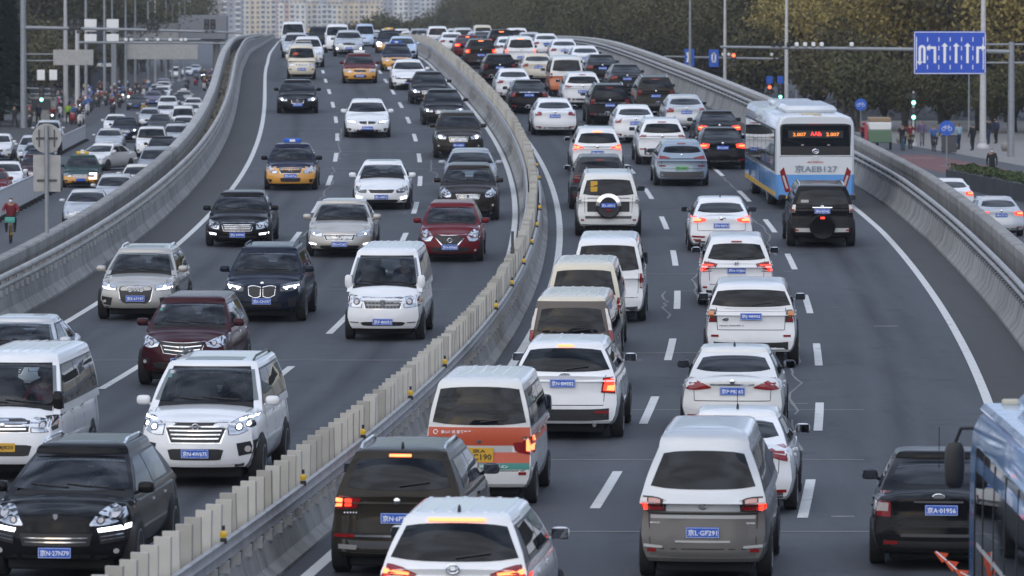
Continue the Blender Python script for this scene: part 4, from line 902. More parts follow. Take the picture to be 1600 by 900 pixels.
near_oncoming()
# --- receding, nearest first
SVT = mat('silver_trim', (.38, .38, .37), .4, .5); LGREY = mat('light_trim', (.45, .45, .44), .5)
ROSE = mat('rose_lamp', (.52, .24, .20), .15, 0, 1); BAND = mat('livery_orange', (.50, .085, .035), .45); TEAL = mat('livery_teal', (.06, .26, .22), .45); TWO = paint('two_tone_grey', (.13, .125, .12), .3)
def near_receding():
    G = dict(on=False, group=GR, lod=3)
    T = lambda *a: list(a)
    c = car('crossover_car', 'white crossover with a grooved roof and wide lit brake bar at the bottom edge', 'car', 'suv', 'white', 58.5, 3.69, L=4.67, W=1.84, H=1.72, hd=1.12, belt=1.12, ri=.075, rw=(1.20, 1.60), ribs=6, fin=1, **G,
        rear=dict(tl=[([(.46, 1.06), (.70, 1.15), (.97, 1.18)], [(.50, 1.00), (.74, 1.0), (.97, .94)], TAIL), ([(.55, 1.075), (.93, 1.12)], [(.56, 1.045), (.93, 1.06)], BRAKE, .014), ([(.80, 1.04), (.94, 1.04)], [(.80, .98), (.94, .97)], TAILON, .014)],
            hi=(.36, 1.645, 1), plate=(.80, '京N·1B705'), emb=(1.12, 'bull', 0, 1.3), skid=.5, gate=(.74, .78, .62, 1.15), wipe=1.24, refl=(.66, .9, .5)))
    car('crossover_car', 'dark brown crossover with silver roof rails, receding right beside the median', 'car', 'suv', 'bronze', 67.5, 2.02, W=1.84, H=1.69, rails='s', fin=1, rw=(1.17, 1.56), **G,
        rear=dict(tl=[([(.52, 1.06), (.97, 1.10)], [(.60, .93), (.98, .90)], TAIL), ([(.66, 1.05), (.76, 1.055)], [(.67, .955), (.77, .95)], TAILON, .014), ([(.80, 1.055), (.90, 1.06)], [(.81, .95), (.91, .945)], BRAKE, .014)],
            hi=(.16, 1.60, 1), plate=(.80, '京N·6P318'), emb=(1.03, 'disc'), gate=(.74, .78, .60, 1.1), refl=(.62, .92, .565), bar=(.62, .565), skid=.50, side=[([(.58, .44), (.86, .45)], [(.60, .38), (.86, .39)], SVT)], text=[('·····', .87, -.68, .02, .18, WHITEINK)], wipe=1.22))
    c = car('minibus', 'white minivan with an orange and teal livery band and a square yellow number plate', 'van', 'micro', 'pearl', 77, 2.22, L=4.10, W=1.66, H=1.95, belt=1.16, hd=1.16, hr=1.18, rw=(1.24, 1.80), ri=.08, ribs=6, mirror=2, mcol='black', wipe=1, **G,
        rear=dict(full=[([(0, 1.20), (.93, 1.20)], [(0, .92), (.95, .92)], BAND), ([(0, .82), (.92, .82)], [(0, .66), (.92, .66)], BAND), ([(0, .66), (.92, .66)], [(0, .56), (.92, .56)], TEAL), ([(0, .93), (.60, .93)], [(0, .82), (.60, .82)], LGREY)],
            tl=[([(.62, .96), (.80, 1.0), (.98, 1.03)], [(.66, .84), (.80, .80), (.98, .78)], TAIL, .012), ([(.86, 1.01), (.97, 1.02)], [(.86, .84), (.97, .83)], BRAKE, .018)], plate=(.78, '京A|MC190', 'Y'), wipe=1.28, refl=(.72, .86, .50), gate=(.82, .86, .54, 1.2), emb=(1.0, 'disc'),
            text=[('爱心便民 服务专线', 1.13, -.42, .05, .46, WHITEINK), ('社区居民更安心', .61, .05, .05, .80, WHITEINK), ('O', 1.13, -.80, .08, .08, WHITEINK)]))
    for s in 'SZ': c.patch('side_stripe', [(1.7, 1.12), (-1.85, 1.12)], [(1.7, .92), (-1.85, .92)], BAND, s, off=.004, n=10, k=2, sm=0)
    car('crossover_car', 'white crossover with a black lower bumper, just ahead of the liveried minivan', 'car', 'suv', 'white', 88.5, 2.77, L=4.72, W=1.93, H=1.70, hd=1.13, belt=1.13, rw=(1.20, 1.58), ri=.07, ribs=4, **G,
        rear=dict(tl=[([(.70, 1.10), (.94, 1.12)], [(.66, .84), (.92, .82)], TAIL), ([(.73, 1.07), (.92, 1.08)], [(.70, .87), (.90, .86)], TAILON, .013), ([(.78, .96), (.91, .97)], [(.76, .88), (.90, .87)], BRAKE, .017)], hi=(.14, 1.63, 1),
            plate=(1.0, '京N·8ME82', 'b', -.03), emb=(1.135, 'oval', 0, 1.2), gate=(.70, .74, .62, 1.14), skid=.55, skidm=BLACK, refl=(.55, .80, .50), wipe=1.24, exh=[.55]))
    car('minibus', 'umber minivan with tall red and white tail lights, behind the cream minivan', 'van', 'micro', 'cream', 98, 2.36, col2='umber', two=1.80, L=4.30, W=1.72, H=1.93, belt=1.14, hd=1.14, rw=(1.20, 1.68), ri=.17, ribs=6, mirror=2, mcol='pearl', **G,
        rear=dict(tl=[([(.755, 1.68), (.83, 1.66)], [(.85, 1.22), (.935, 1.22)], CLEAR, .014, 0), ([(.835, 1.26), (.93, 1.25)], [(.88, .98), (.97, .98)], TAIL, .014, 0)], gate=(.82, .84, .60, 1.16), plate=(.80, '京N·2H061'), emb=(1.13, 'diamonds'), bar=(.55, 1.06), skid=.42, wipe=1.24, text=[('BEIJING', 1.10, -.62, .035, .26, WHITEINK)]))
    car('minibus', 'cream minivan with a grey rear window, behind the tall white minibus', 'van', 'micro', 'cream', 108.5, 2.16, L=4.1, W=1.66, H=1.96, belt=1.14, hd=1.14, rw=(1.22, 1.78), ribs=6, mirror=2, mcol='white', **G,
        rear=dict(tl=[([(.86, 1.2), (.99, 1.2)], [(.86, .85), (.99, .83)], TAIL)], plate=(.80, '京M·K2917'), emb=(1.1, 'disc'), skid=.42, gate=(.82, .85, .6, 1.16)))
    car('minibus', 'tall white minibus with small upright tail lights, ahead of the cream minivan', 'van', 'van', 'white', 117.5, 2.43, W=1.72, H=1.98, rw=(1.22, 1.80), ri=.10, ribs=5, mirror=2, mcol='black', **G,
        rear=dict(tl=[([(.86, 1.16), (.97, 1.16)], [(.86, .82), (.97, .80)], TAIL), ([(.87, .93), (.96, .93)], [(.87, .84), (.96, .83)], CLEAR, .012)], plate=(.76, '京N·5C880'), emb=(1.1, 'disc'), skid=.38, gate=(.80, .83, .6, 1.16), wipe=1.26))
    # middle lane
    c = car('minibus', 'silver-white minivan with a grey lower body and rounded rear window', 'van', 'van', 'silver', 67, 6.10, L=4.72, W=1.72, H=2.0, col2='graphite', two=.88, belt=1.16, hd=1.16, wr=.71, rd=.24, yr=-2.05, planr=.18, rw=(1.25, 1.72), ri=.12, mirror=2, mcol='black', **G,
        rear=dict(tl=[([(.56, 1.10), (.70, 1.15), (.97, 1.16)], [(.57, .95), (.75, .94), (.98, .94)], BLACK, .006), ([(.59, 1.09), (.70, 1.13), (.83, 1.135)], [(.60, .97), (.70, .965), (.83, .965)], ROSE, .014), ([(.60, 1.03), (.82, 1.04)], [(.60, .97), (.82, .965)], TAIL, .019), ([(.85, 1.135), (.96, 1.14)], [(.85, .96), (.97, .96)], CLEAR, .014), ([(.85, 1.06), (.96, 1.06)], [(.85, .965), (.97, .965)], TAILON, .019)],
            full=[([(0, .935), (.98, .93)], [(0, .915), (.98, .91)], SEAM), ([(0, .905), (.80, .90)], [(0, .86), (.80, .855)], LGREY)], gate=(.80, .84, .46, 1.18), plate=(.68, '京L·GF291'), emb=(1.02, 'bull', 0, .9), skid=.42, skidm=TWO, side=[([(.62, .50), (.96, .52)], [(.62, .47), (.96, .48)], LGREY)], refl=(.72, .92, .44), bar=(.42, .56), barm=LGREY, text=[('SPACE', .80, -.72, .022, .16, WHITEINK), ('GEAR', .80, .72, .022, .14, WHITEINK)]))
    car('saloon_car', 'white saloon with wrap-around red tail lights, half hidden behind the two-tone minivan', 'car', 'sedan', 'white', 76, 6.13, fin=1, whip=1, **G,
        rear=rsed('京Q·7T926', .60, tl=([(.50, .97), (.74, 1.02), (.98, 1.02)], [(.52, .90), (.76, .82), (.98, .78)])))
    car('saloon_car', 'pearl white saloon with pointed dark red tail lights joined by a chrome strip', 'car', 'sedan', 'pearl', 89.5, 5.67, W=1.84, H=1.47, mcol='black', fin=1, **G,
        rear=rsed('京P·P8365', .79, tl=([(.40, .86), (.70, .99), (.97, 1.02)], [(.42, .84), (.74, .80), (.97, .84)]), bar=(.42, .905), emb='disc'))
    car('sport_utility_car', 'boxy white sport utility car with square smoked tail lights, in the middle lane', 'car', 'boxy', 'white', 105, 5.76, L=4.5, W=1.91, H=1.74, belt=1.18, hd=1.18, hr=1.18, rw=(1.26, 1.60), ri=.05, **G,
        rear=dict(tl=[([(.76, 1.20), (.97, 1.21)], [(.74, .94), (.98, .94)], LAMPD), ([(.80, 1.17), (.93, 1.18)], [(.80, 1.05), (.93, 1.05)], AMBER, .012), ([(.78, 1.02), (.95, 1.02)], [(.77, .955), (.95, .955)], TAIL, .012)], bar=(.60, 1.235), barm=PT('white'), plate=(1.06, '京J·98902'), emb=(1.0, 'oval', -.55, .8), gate=(.72, .74, .78, 1.24), refl=(.70, .86, .66), skid=.52, skidm=BLACK, text=[('FREELANDER 2', .87, -.42, .03, .50, GREYPL)], exh=[-.5, .5], wipe=1.3))
    car('estate_car', 'white people carrier with bright L-shaped red tail lights, behind the boxy white sport utility car', 'car', 'mpv', 'white', 122.5, 5.43, L=4.85, W=1.82, H=1.69, rw=(1.14, 1.52), **G,
        rear=dict(tl=[([(.50, 1.05), (.75, 1.10), (.98, 1.11)], [(.55, .97), (.80, .90), (.98, .82)], TAIL), ([(.62, 1.03), (.95, 1.04)], [(.62, 1.0), (.95, 1.0)], TAILON, .014), ([(.72, .96), (.96, .96)], [(.74, .93), (.96, .92)], TAILON, .014), ([(.80, .90), (.96, .89)], [(.82, .87), (.96, .86)], TAILON, .014)], plate=(.88, '京N·97J03'), emb=(1.06, 'letter_h'), gate=(.70, .74, .55, 1.12), refl=(.78, .95, .48), skid=.40, skidm=BLACK, hi=(.14, 1.57, 0), wipe=1.18, side=[([(.66, .88), (.95, .86)], [(.66, .865), (.95, .845)], GREYPL)]))
    car('saloon_car', 'white saloon with slim lit tail lights and a chrome exhaust, left of the black off-roader', 'car', 'sedan', 'white', 142, 5.34, mcol='black', L=4.67, H=1.47, fin=1, **G,
        rear=rsed('京N·06F21', .76, 1, tl=([(.46, .95), (.72, 1.0), (.97, 1.02)], [(.50, .88), (.76, .84), (.97, .86)]), side=[([(.50, .47), (.90, .48)], [(.52, .42), (.90, .43)], TAIL)], exh=[-.62, .62], text=[('TSI', .97, .02, .035, .2, GREYPL)]))
    # white and black off-roaders with spare wheels
    c = car('off_roader', 'white off-roader with a spare wheel and yellow stickers on its rear window', 'car', 'boxy', 'pearl', 148.5, 2.21, W=1.875, H=1.87, rails='s', rw=(1.22, 1.68), ri=.12, mcol='black', **G,
        rear=dict(tl=[([(.84, 1.20), (.98, 1.20)], [(.84, .98), (.98, .97)], CLEAR), ([(.85, 1.09), (.97, 1.09)], [(.85, .99), (.97, .99)], LAMPD, .012)], full=[([(0, 1.15), (.66, 1.15)], [(0, .74), (.66, .74)], BLACK), ([(0, .62), (.72, .62)], [(0, .54), (.72, .54)], GREYPL)], gate=(.72, .75, .60, 1.18), skid=.36, refl=(.76, .86, .50), side=[([(.02, 1.60), (.02, 1.60)], [(.02, 1.60), (.02, 1.60)], BLACK)][:0]))
    spare(c, 0, .92, True, '京L·23512')
    for z, t in ((1.56, '金'), (1.40, '龙')):
        p, r = c.ray('R', -.42, z); MB().bbox(-.10, .10, -.004, .004, -.075, .075, .003).build('window_sticker', PLATE_Y, c.root, loc=p - r * .02)
    c = car('off_roader', 'black off-roader with a silver lower bumper, right behind the city bus', 'car', 'boxy', 'black', 144, 8.25, W=1.875, H=1.77, rails='s', rw=(1.22, 1.62), ri=.12, **G,
        rear=dict(tl=[([(.80, 1.22), (.98, 1.22)], [(.82, 1.0), (.98, 1.0)], CLEAR), ([(.84, 1.10), (.97, 1.10)], [(.85, 1.01), (.97, 1.01)], TAIL, .012)], plate=(1.04, '京N·85942'), emb=(1.20, 'diamonds', 0, 1.0), bar=(.30, 1.145), full=[([(0, .56), (.80, .56)], [(0, .44), (.80, .45)], LGREY)], gate=(.74, .77, .62, 1.18), refl=(.72, .84, .50), skid=.36, skidm=BLACK, side=[]))
    spare(c, 0, .60, False, None)
    p, r = c.ray('R', -.50, 1.32); MB().bbox(-.11, .11, -.004, .004, -.04, .04, .003).build('window_sticker', LGREY, c.root, loc=p - r * .02)
    car('saloon_car', 'black saloon with red and white tail lights, beside the blue-roofed bus', 'car', 'sedan', 'black', 68.5, 9.19, L=4.48, W=1.84, H=1.50, hd=1.06, whip=1, mcol='navy', **G,
        rear=dict(tl=[([(.70, 1.02), (.98, 1.05)], [(.70, .72), (.97, .74)], TAIL), ([(.73, .91), (.96, .92)], [(.74, .80), (.96, .80)], CLEAR, .013)], plate=(.82, '京A·01956', 'b', .04), emb=(1.0, 'oval'), gate=(.66, .69, .60, 1.04), bar=(.36, .93), barm=GREYPL, skid=.40, skidm=BLACK, refl=(.6, .8, .38), full=[([(0, .50), (.55, .50)], [(0, .46), (.55, .46)], GREYPL)],
            side=[]))
def spare(c, x, z, cover, text):
    p, r = c.ray('R', x, z + .25); y = p.y
    b = MB().lathe([(-.19, .20), (-.20, .33), (-.17, .365), (-.05, .37), (.02, .34), (.02, 0)], 26, 'y', (x, y, z))
    b.build('spare_wheel', BLACK if cover else PT('black'), c.root)
    if cover:
        a = [math.pi * (i / 12) for i in range(13)]; v = []
        for t in a: v += [(x + .375 * math.cos(t), y - .02, z + .375 * math.sin(t)), (x + .375 * math.cos(t), y - .20, z + .37 * math.sin(t)), (x + .26 * math.cos(t), y - .212, z + .26 * math.sin(t))]
        f = []
        for i in range(12): f += [(3 * i, 3 * i + 1, 3 * i + 4, 3 * i + 3), (3 * i + 1, 3 * i + 2, 3 * i + 5, 3 * i + 4)]
        ob('spare_wheel_cover', mk('spare_wheel_cover', v, f, [CHROME]), c.root)
        o = ob('number_plate', PLM['b'], c.root, (x, y - .225, z + .02)); ob('lettering', text_mesh(text, WHITEINK, .085, .385), o, (0, -.011, 0), text_rot('R'))
        MB().bbox(-.07, .07, -.02, .02, -.03, .03, .006).build('spare_wheel_lamp', TAIL, c.root, loc=(x, y - .21, z - .12))
    else: MB().bbox(-.06, .06, -.02, .02, -.03, .03, .006).build('spare_wheel_lamp', TAILON, c.root, loc=(x, y - .21, z + .26))
near_receding()
# --- farther traffic
def far_traffic():
    A = dict(on=True, group=GL); B = dict(on=False, group=GR)
    # oncoming
    car('crossover_car', 'bronze crossover with lit headlights and a wide oval grille by the median', 'car', 'suv', 'bronze', 191.5, -2.28, lod=2, L=4.67, W=1.84, H=1.68, front=fsuv(0, 2, gr=(.40, .66, .82), text='京N·C6M01', emb='bull'), **A)
    car('saloon_car', 'white saloon with lit twin headlights and kidney grille, alone in the middle oncoming lane', 'car', 'sedan', 'white', 207, -5.70, lod=2, L=4.95, W=1.87, H=1.48, fin=1, **A,
        front=fsed(.03, 1, text='京N·88L16', gr=(.3, .5, .6), hl=([(.44, .66), (.72, .72), (.94, .74)], [(.46, .58), (.72, .57), (.94, .64)]), drl=[([(.52, .66), (.88, .68)], [(.52, .63), (.88, .64)])], bars=0) | dict(gr=[dict(t=[(.03, .68), (.40, .67)], b=[(.03, .56), (.32, .57)], pair=1, vbars=0, fw=.012)]))
    car('saloon_car', 'black saloon with lit headlights between the bronze crossover and the charcoal saloon', 'car', 'sedan', 'black', 217.5, -2.32, lod=2, L=4.9, W=1.86, front=fsed(.02, 2, text='京Q·1R557', bars=3), **A)
    car('saloon_car', 'charcoal saloon with one bright headlight and a chrome grille, beside the white swept-nose saloon', 'car', 'sedan', 'softblack', 238, -2.37, lod=2, front=fsed(0, 2, text='京N·D5208', emb='disc'), **A)
    car('saloon_car', 'white saloon with a swept dark grille line, beside the median', 'car', 'sedan', 'white', 254.5, -2.88, lod=2, front=fsed(.0, 0, gr=(.6, .54, .61), bars=0, text='京N·4V960', hm=LAMPD), **A)
    car('saloon_car', 'black saloon with glaring headlights and V grille, alone in the outer oncoming lane', 'car', 'sedan', 'black', 228.5, -8.61, lod=2, L=4.64, H=1.45, front=fsed(.02, 2, gr=(.32, .46, .66), text='京N·JP703', emb='bar', bars=0), **A)
    c = car('taxi', 'taxi with a wine red bonnet over a yellow lower body', 'taxi', 'sedan', 'dark_red', 263.5, -5.19, lod=2, L=4.55, W=1.775, H=1.49, hf=.80, col2='yellow', two=.76, front=fsed(.03, 0, gr=(.40, .56, .68), text='京B·P0283', bars=0, low=[(.4, .30, .44)]), **A); roof_sign(c, WHITEINK)
    c = car('taxi', 'dark blue and yellow taxi close behind the white swept-nose saloon', 'taxi', 'sedan', 'indigo', 283.5, -2.77, lod=2, L=4.55, W=1.775, H=1.49, hf=.80, col2='yellow', two=.76, front=fsed(.03, 0, gr=(.40, .56, .68), text='京B·T5519', bars=0, low=[(.4, .30, .44)]), **A); roof_sign(c, PLATE_B)
    car('saloon_car', 'pale blue saloon tucked behind the dark blue and yellow taxi by the median', 'car', 'sedan', 'sky_blue', 307.5, -1.95, lod=2, front=fsed(), **A)
    c = car('microvan', 'cream microvan with a roof rack and red item behind its windscreen', 'van', 'micro', 'cream', 269, -8.19, lod=2, W=1.52, H=1.85, mirror=2, front=dict(hl=([(.55, .86), (.90, .87)], [(.55, .74), (.90, .74)]), gr=[dict(t=[(0, .82), (.42, .82)], b=[(0, .74), (.42, .74)], bars=1)], pods=[([(.70, .58), (.92, .58)], [(.70, .52), (.92, .52)])], plate=(.56, '京N·09R31')), **A)
    b = MB()
    for q in (-.5, .5): b.tube([(q, .9, 1.86), (q, .9, 1.98), (q, -1.2, 1.98), (q, -1.2, 1.86)], .02, 6)
    for q in (.9, .2, -.5, -1.2): b.tube([(-.5, q, 1.98), (.5, q, 1.98)], .015, 6)
    b.build('roof_rack', ZINC, c.root); MB().ell((.30, 1.30, 1.26), (.16, .05, .10), 10, 6).build('red_item', BAND, c.root, loc=(0, .10, .08))
    car('sport_utility_car', 'white sport utility car squeezed behind the cream microvan', 'car', 'suv', 'white', 291, -7.75, lod=2, H=1.72, front=fsuv(text='京P·3J442'), **A)
    car('saloon_car', 'silver saloon between the white sport utility car and the far white minibus', 'car', 'sedan', 'silver', 318.5, -8.39, lod=2, H=1.55, front=fsed(), **A)
    car('minibus', 'farthest white minibus at the head of the outer oncoming lane', 'van', 'van', 'white', 384.5, -8.51, lod=1, W=1.88, H=2.2, mirror=2, front=dict(hl=([(.6, .98), (.95, 1.0)], [(.6, .8), (.95, .8)]), low=[(.5, .4, .5)]), **A)
    car('crossover_car', 'silver crossover with a broad black grille and lit fog lights, far middle oncoming lane', 'car', 'suv', 'silver', 324.5, -5.01, lod=2, W=1.9, H=1.66, front=fsuv(0, 0, gr=(.46, .72, .88), text='京N·E2275', bars=0, fog=[(.80, .50, .06)], foglit=1), **A)
    car('saloon_car', 'dark saloon roof peeking over the silver crossover with black grille', 'car', 'sedan', 'dark_grey', 335, -5.0, lod=1, front=fsed(), **A)
    car('minibus', 'white minibus roof rising behind the silver crossover with black grille', 'van', 'van', 'white', 349, -5.5, lod=1, mirror=2, front=dict(low=[(.5, .4, .5)]), **A)
    c = car('taxi', 'dark blue and yellow taxi with a glowing C-shaped headlight and yellow roof sign', 'taxi', 'sedan', 'indigo', 347.5, -1.95, lod=2, H=1.58, hf=.85, col2='yellow', two=.70, front=fsed(.05, 0, gr=(.5, .56, .72)), **A); roof_sign(c, YEL)
    for q in (([(.60, .74), (.92, .77)], [(.60, .68), (.92, .71)]), ([(.60, .52), (.92, .54)], [(.60, .46), (.92, .48)]), ([(.82, .72), (.93, .74)], [(.82, .50), (.93, .52)])): c.patch('daylight_strip', [(u * .91, z) for u, z in q[0]], [(u * .91, z) for u, z in q[1]], DRL, 'F', off=.03, sm=0)
    car('saloon_car', 'white saloon with one dazzling headlight, far ahead left of the C-light taxi', 'car', 'sedan', 'white', 400, -4.3, lod=1, front=fsed(0, 2), **A)
    car('sport_utility_car', 'black sport utility car with a red light bar, far off near the crest', 'car', 'suv', 'black', 470, -3.6, lod=1, front=fsuv(), H=1.8, **A)
    car('minibus', 'pale blue van roof near the crest right of the black sport utility car', 'van', 'van', 'sky_blue', 440, -2.2, lod=1, H=2.1, front=dict(low=[(.5, .4, .5)]), **A)
    car('saloon_car', 'small white saloon on the crest left of the red delivery scooter', 'car', 'sedan', 'white', 520, -5.6, lod=1, front=fsed(), **A)
    car('sport_utility_car', 'dark boxy sport utility car on the crest behind the red delivery scooter', 'car', 'boxy', 'softblack', 440, -6.2, lod=1, front=fsuv(.08), **A)
    car('saloon_car', 'tiny grey saloon on the crest between two white vans', 'car', 'sedan', 'steel', 560, -8.3, lod=1, front=fsed(), **A)
    car('saloon_car', 'tiny dark saloon on the crest below the rounded green bush', 'car', 'sedan', 'dark_grey', 540, -3.4, lod=1, front=fsed(), **A)
    # receding
    car('crossover_car', 'dark grey crossover hidden between the white crossover and the white off-roader', 'car', 'suv', 'dark_grey', 161, 2.13, lod=2, H=1.69, mcol='pearl', rear=rsuv('京N·2F668'), **B)
    car('crossover_car', 'white crossover with winged bright red tail lights, farthest of the queue behind the off-roader', 'car', 'suv', 'white', 180, 2.59, lod=2, L=4.6, W=1.85, H=1.70, rear=rsuv('京N·9M027', lit=1, tl=([(.50, 1.02), (.75, 1.12), (.98, 1.16)], [(.54, 1.0), (.80, .97), (.98, .92)])), **B)
    car('hatchback', 'ice blue electric hatchback with a green number plate', 'car', 'hatch', 'ice_blue', 174, 5.35, lod=3, L=4.5, W=1.85, H=1.53, rw=(1.14, 1.36), rear=rsuv('京A·D98210', .62, tl=([(.42, .98), (.75, 1.05), (.98, 1.05)], [(.46, .95), (.78, .93), (.98, .92)]), hi=1.44, refl=(.60, .86, .70)) | dict(plate=(.62, '京A·D9821', 'g')), **B)
    car('sport_utility_car', 'white sport utility car with a sloping rear and grey bumper, middle receding lane', 'car', 'suv', 'white', 187.5, 5.37, lod=2, L=4.62, W=1.86, H=1.68, rails='s', rear=rsuv('京N·H3J90', .60, tl=([(.62, 1.10), (.98, 1.12)], [(.66, 1.03), (.98, 1.02)]), skid=.62), **B)
    car('saloon_car', 'white saloon with red corner tail lights, behind the white sport utility car with grey bumper', 'car', 'sedan', 'white', 203, 5.27, lod=2, rear=rsed('京N·31W8', tl=([(.60, 1.0), (.95, .98)], [(.66, .82), (.95, .80)])), **B)
    car('sport_utility_car', 'black sport utility car with a chrome strip, receding in the middle lane between white cars', 'car', 'suv', 'black', 218, 5.15, lod=2, L=4.7, W=1.9, H=1.72, rails='s', rear=rsuv('京N·B4020', bar=(.7, .94)), **B)
    car('saloon_car', 'white saloon with a rounded boot and dark red tail lights, next to the median', 'car', 'sedan', 'white', 209, 2.16, lod=2, L=4.9, W=1.86, rear=rsed('京N·5T60', tl=([(.60, .98), (.95, .97)], [(.58, .84), (.95, .80)]), bar=(.8, .34)), **B)
    car('saloon_car', 'black saloon with a chrome boot strip and boxy red tail lights, next to the median', 'car', 'sedan', 'black', 228.5, 1.96, lod=2, rear=rsed('京N·J1386', .84, bar=(.5, .97), tl=([(.66, .98), (.97, .98)], [(.66, .78), (.97, .78)])), **B)
    car('saloon_car', 'white saloon right behind the black saloon with the chrome boot strip', 'car', 'sedan', 'white', 242.5, 1.95, lod=2, rear=rsed('京P·AT118', tl=([(.50, .96), (.96, .97)], [(.60, .84), (.96, .80)])), **B)
    car('crossover_car', 'small black crossover with rear spoiler and blue plate, next to the median', 'car', 'suv', 'black', 260.5, 2.14, lod=2, L=4.3, W=1.8, H=1.6, rear=rsuv('京Q·N3B87', .92, rails=0), **B)
    c = car('minibus', 'white minivan with an orange lower body and tinted rear window', 'van', 'micro', 'pearl', 247, 4.99, lod=2, L=4.2, W=1.72, H=1.93, col2='orange', two=.98, rw=(1.22, 1.76), rear=dict(tl=[([(.80, 1.12), (.97, 1.14)], [(.80, .88), (.97, .86)], TAIL)], plate=(.82, '京N·8K3'), side=[([(.0, .95), (.0, .95)], [(0, .94), (0, .94)], BAND)][:0]), **B)
    car('crossover_car', 'white crossover with slanted tail lights, between the orange minivan and the black sport utility car', 'car', 'suv', 'white', 233, 4.86, lod=2, L=4.6, H=1.66, rear=rsuv('京N·4Y211', .80, tl=([(.46, 1.06), (.97, 1.12)], [(.60, 1.02), (.97, .96)])), **B)
    car('saloon_car', 'dark grey saloon with a wide chrome strip, right of the orange minivan', 'car', 'sedan', 'softblack', 248.5, 8.32, lod=2, L=4.9, rear=rsed('京N·W0956', bar=(.45, .9)), **B)
    car('sport_utility_car', 'dark bronze sport utility car with a silver bumper, beside the right parapet', 'car', 'suv', 'bronze', 227.5, 8.02, lod=2, L=4.55, H=1.69, rails='s', rear=rsuv('京N·Q7714', lit=0, side=[([(.5, .42), (.9, .42)], [(.5, .36), (.9, .36)], LGREY)]), **B)
    car('saloon_car', 'pale silver saloon with glowing red tail lights, ahead of the black saloon by the bus', 'car', 'sedan', 'silver', 212.5, 8.19, lod=2, L=4.87, W=1.85, rear=rsed('京N·V2L35', lit=0, tl=([(.56, .98), (.97, .96)], [(.60, .80), (.97, .78)])), **B)
    car('saloon_car', 'black saloon with brightly lit brake lights, just ahead of the city bus', 'car', 'sedan', 'black', 198, 8.37, lod=2, rear=rsed('京N·60B77', .80, 1), **B)
    car('saloon_car', 'black saloon with a lit red tail light, beside the nose of the city bus', 'car', 'sedan', 'black', 184.5, 7.45, lod=2, rear=rsed('京N·LC905', .80, 1), **B)
    car('saloon_car', 'black saloon ahead of the dark grey saloon, near the right parapet', 'car', 'sedan', 'black', 263.5, 8.16, lod=2, rear=rsed('京N·F8332'), **B)
    car('saloon_car', 'white saloon with flat tail lights, second of four whites lining the right parapet', 'car', 'sedan', 'white', 281, 8.45, lod=2, rear=rsed('京N·17A6', tl=([(.55, .96), (.96, .98)], [(.6, .86), (.96, .84)])), **B)
    car('saloon_car', 'white saloon with darker rear window, third of four whites lining the right parapet', 'car', 'sedan', 'white', 298.5, 8.2, lod=2, rear=rsed('京N·QS28'), **B)
    car('saloon_car', 'white saloon farthest along the right parapet, below the grey-green trees', 'car', 'sedan', 'white', 324.5, 8.5, lod=2, rear=rsed(), **B)
    car('saloon_car', 'cream saloon with sunlit flank, left of the white minivan with orange lower body', 'car', 'sedan', 'cream', 265.5, 4.6, lod=2, rear=rsed('京N·B30', tl=([(.55, .98), (.96, .96)], [(.62, .84), (.96, .80)])), **B)
    car('people_carrier', 'white people carrier with glowing amber tail lights and a lit brake light, far middle lane', 'car', 'mpv', 'white', 290, 4.93, lod=2, H=1.80, rear=rsuv('京N·0R5', .62, lit=1, tl=([(.84, 1.1), (.98, 1.1)], [(.84, .9), (.98, .88)]), hi=1.66), **B)
    car('sport_utility_car', 'white sport utility car with a broad dark rear window, above the row of white saloons', 'car', 'suv', 'white', 362, 8.3, lod=1, H=1.72, rear=rsuv(), **B)
    car('sport_utility_car', 'black sport utility car with bright brake lights, left of the white people carrier', 'car', 'suv', 'black', 324.5, 5.3, lod=2, H=1.72, rear=rsuv('', lit=1), **B)
    car('crossover_car', 'dark brown crossover with lit brake lights, receding beside the tall median wall', 'car', 'suv', 'brown', 288.5, 2.34, lod=2, L=4.5, H=1.66, rear=rsuv('京N·7D60', .78, lit=1, z=.0), **B)
    car('saloon_car', 'wine red saloon with a lit brake light, far next to the median', 'car', 'sedan', 'dark_red', 313.5, 2.48, lod=2, rear=rsed('', lit=1, hi=(.12, 1.36, 1)), **B)
    car('saloon_car', 'white saloon partly behind the wine red saloon', 'car', 'sedan', 'white', 341.5, 2.4, lod=1, rear=rsed(), **B)
    car('sport_utility_car', 'white sport utility car with a dark rear window, over the far median wall', 'car', 'suv', 'white', 380, 2.6, lod=1, H=1.85, rear=rsuv(lit=0), **B)
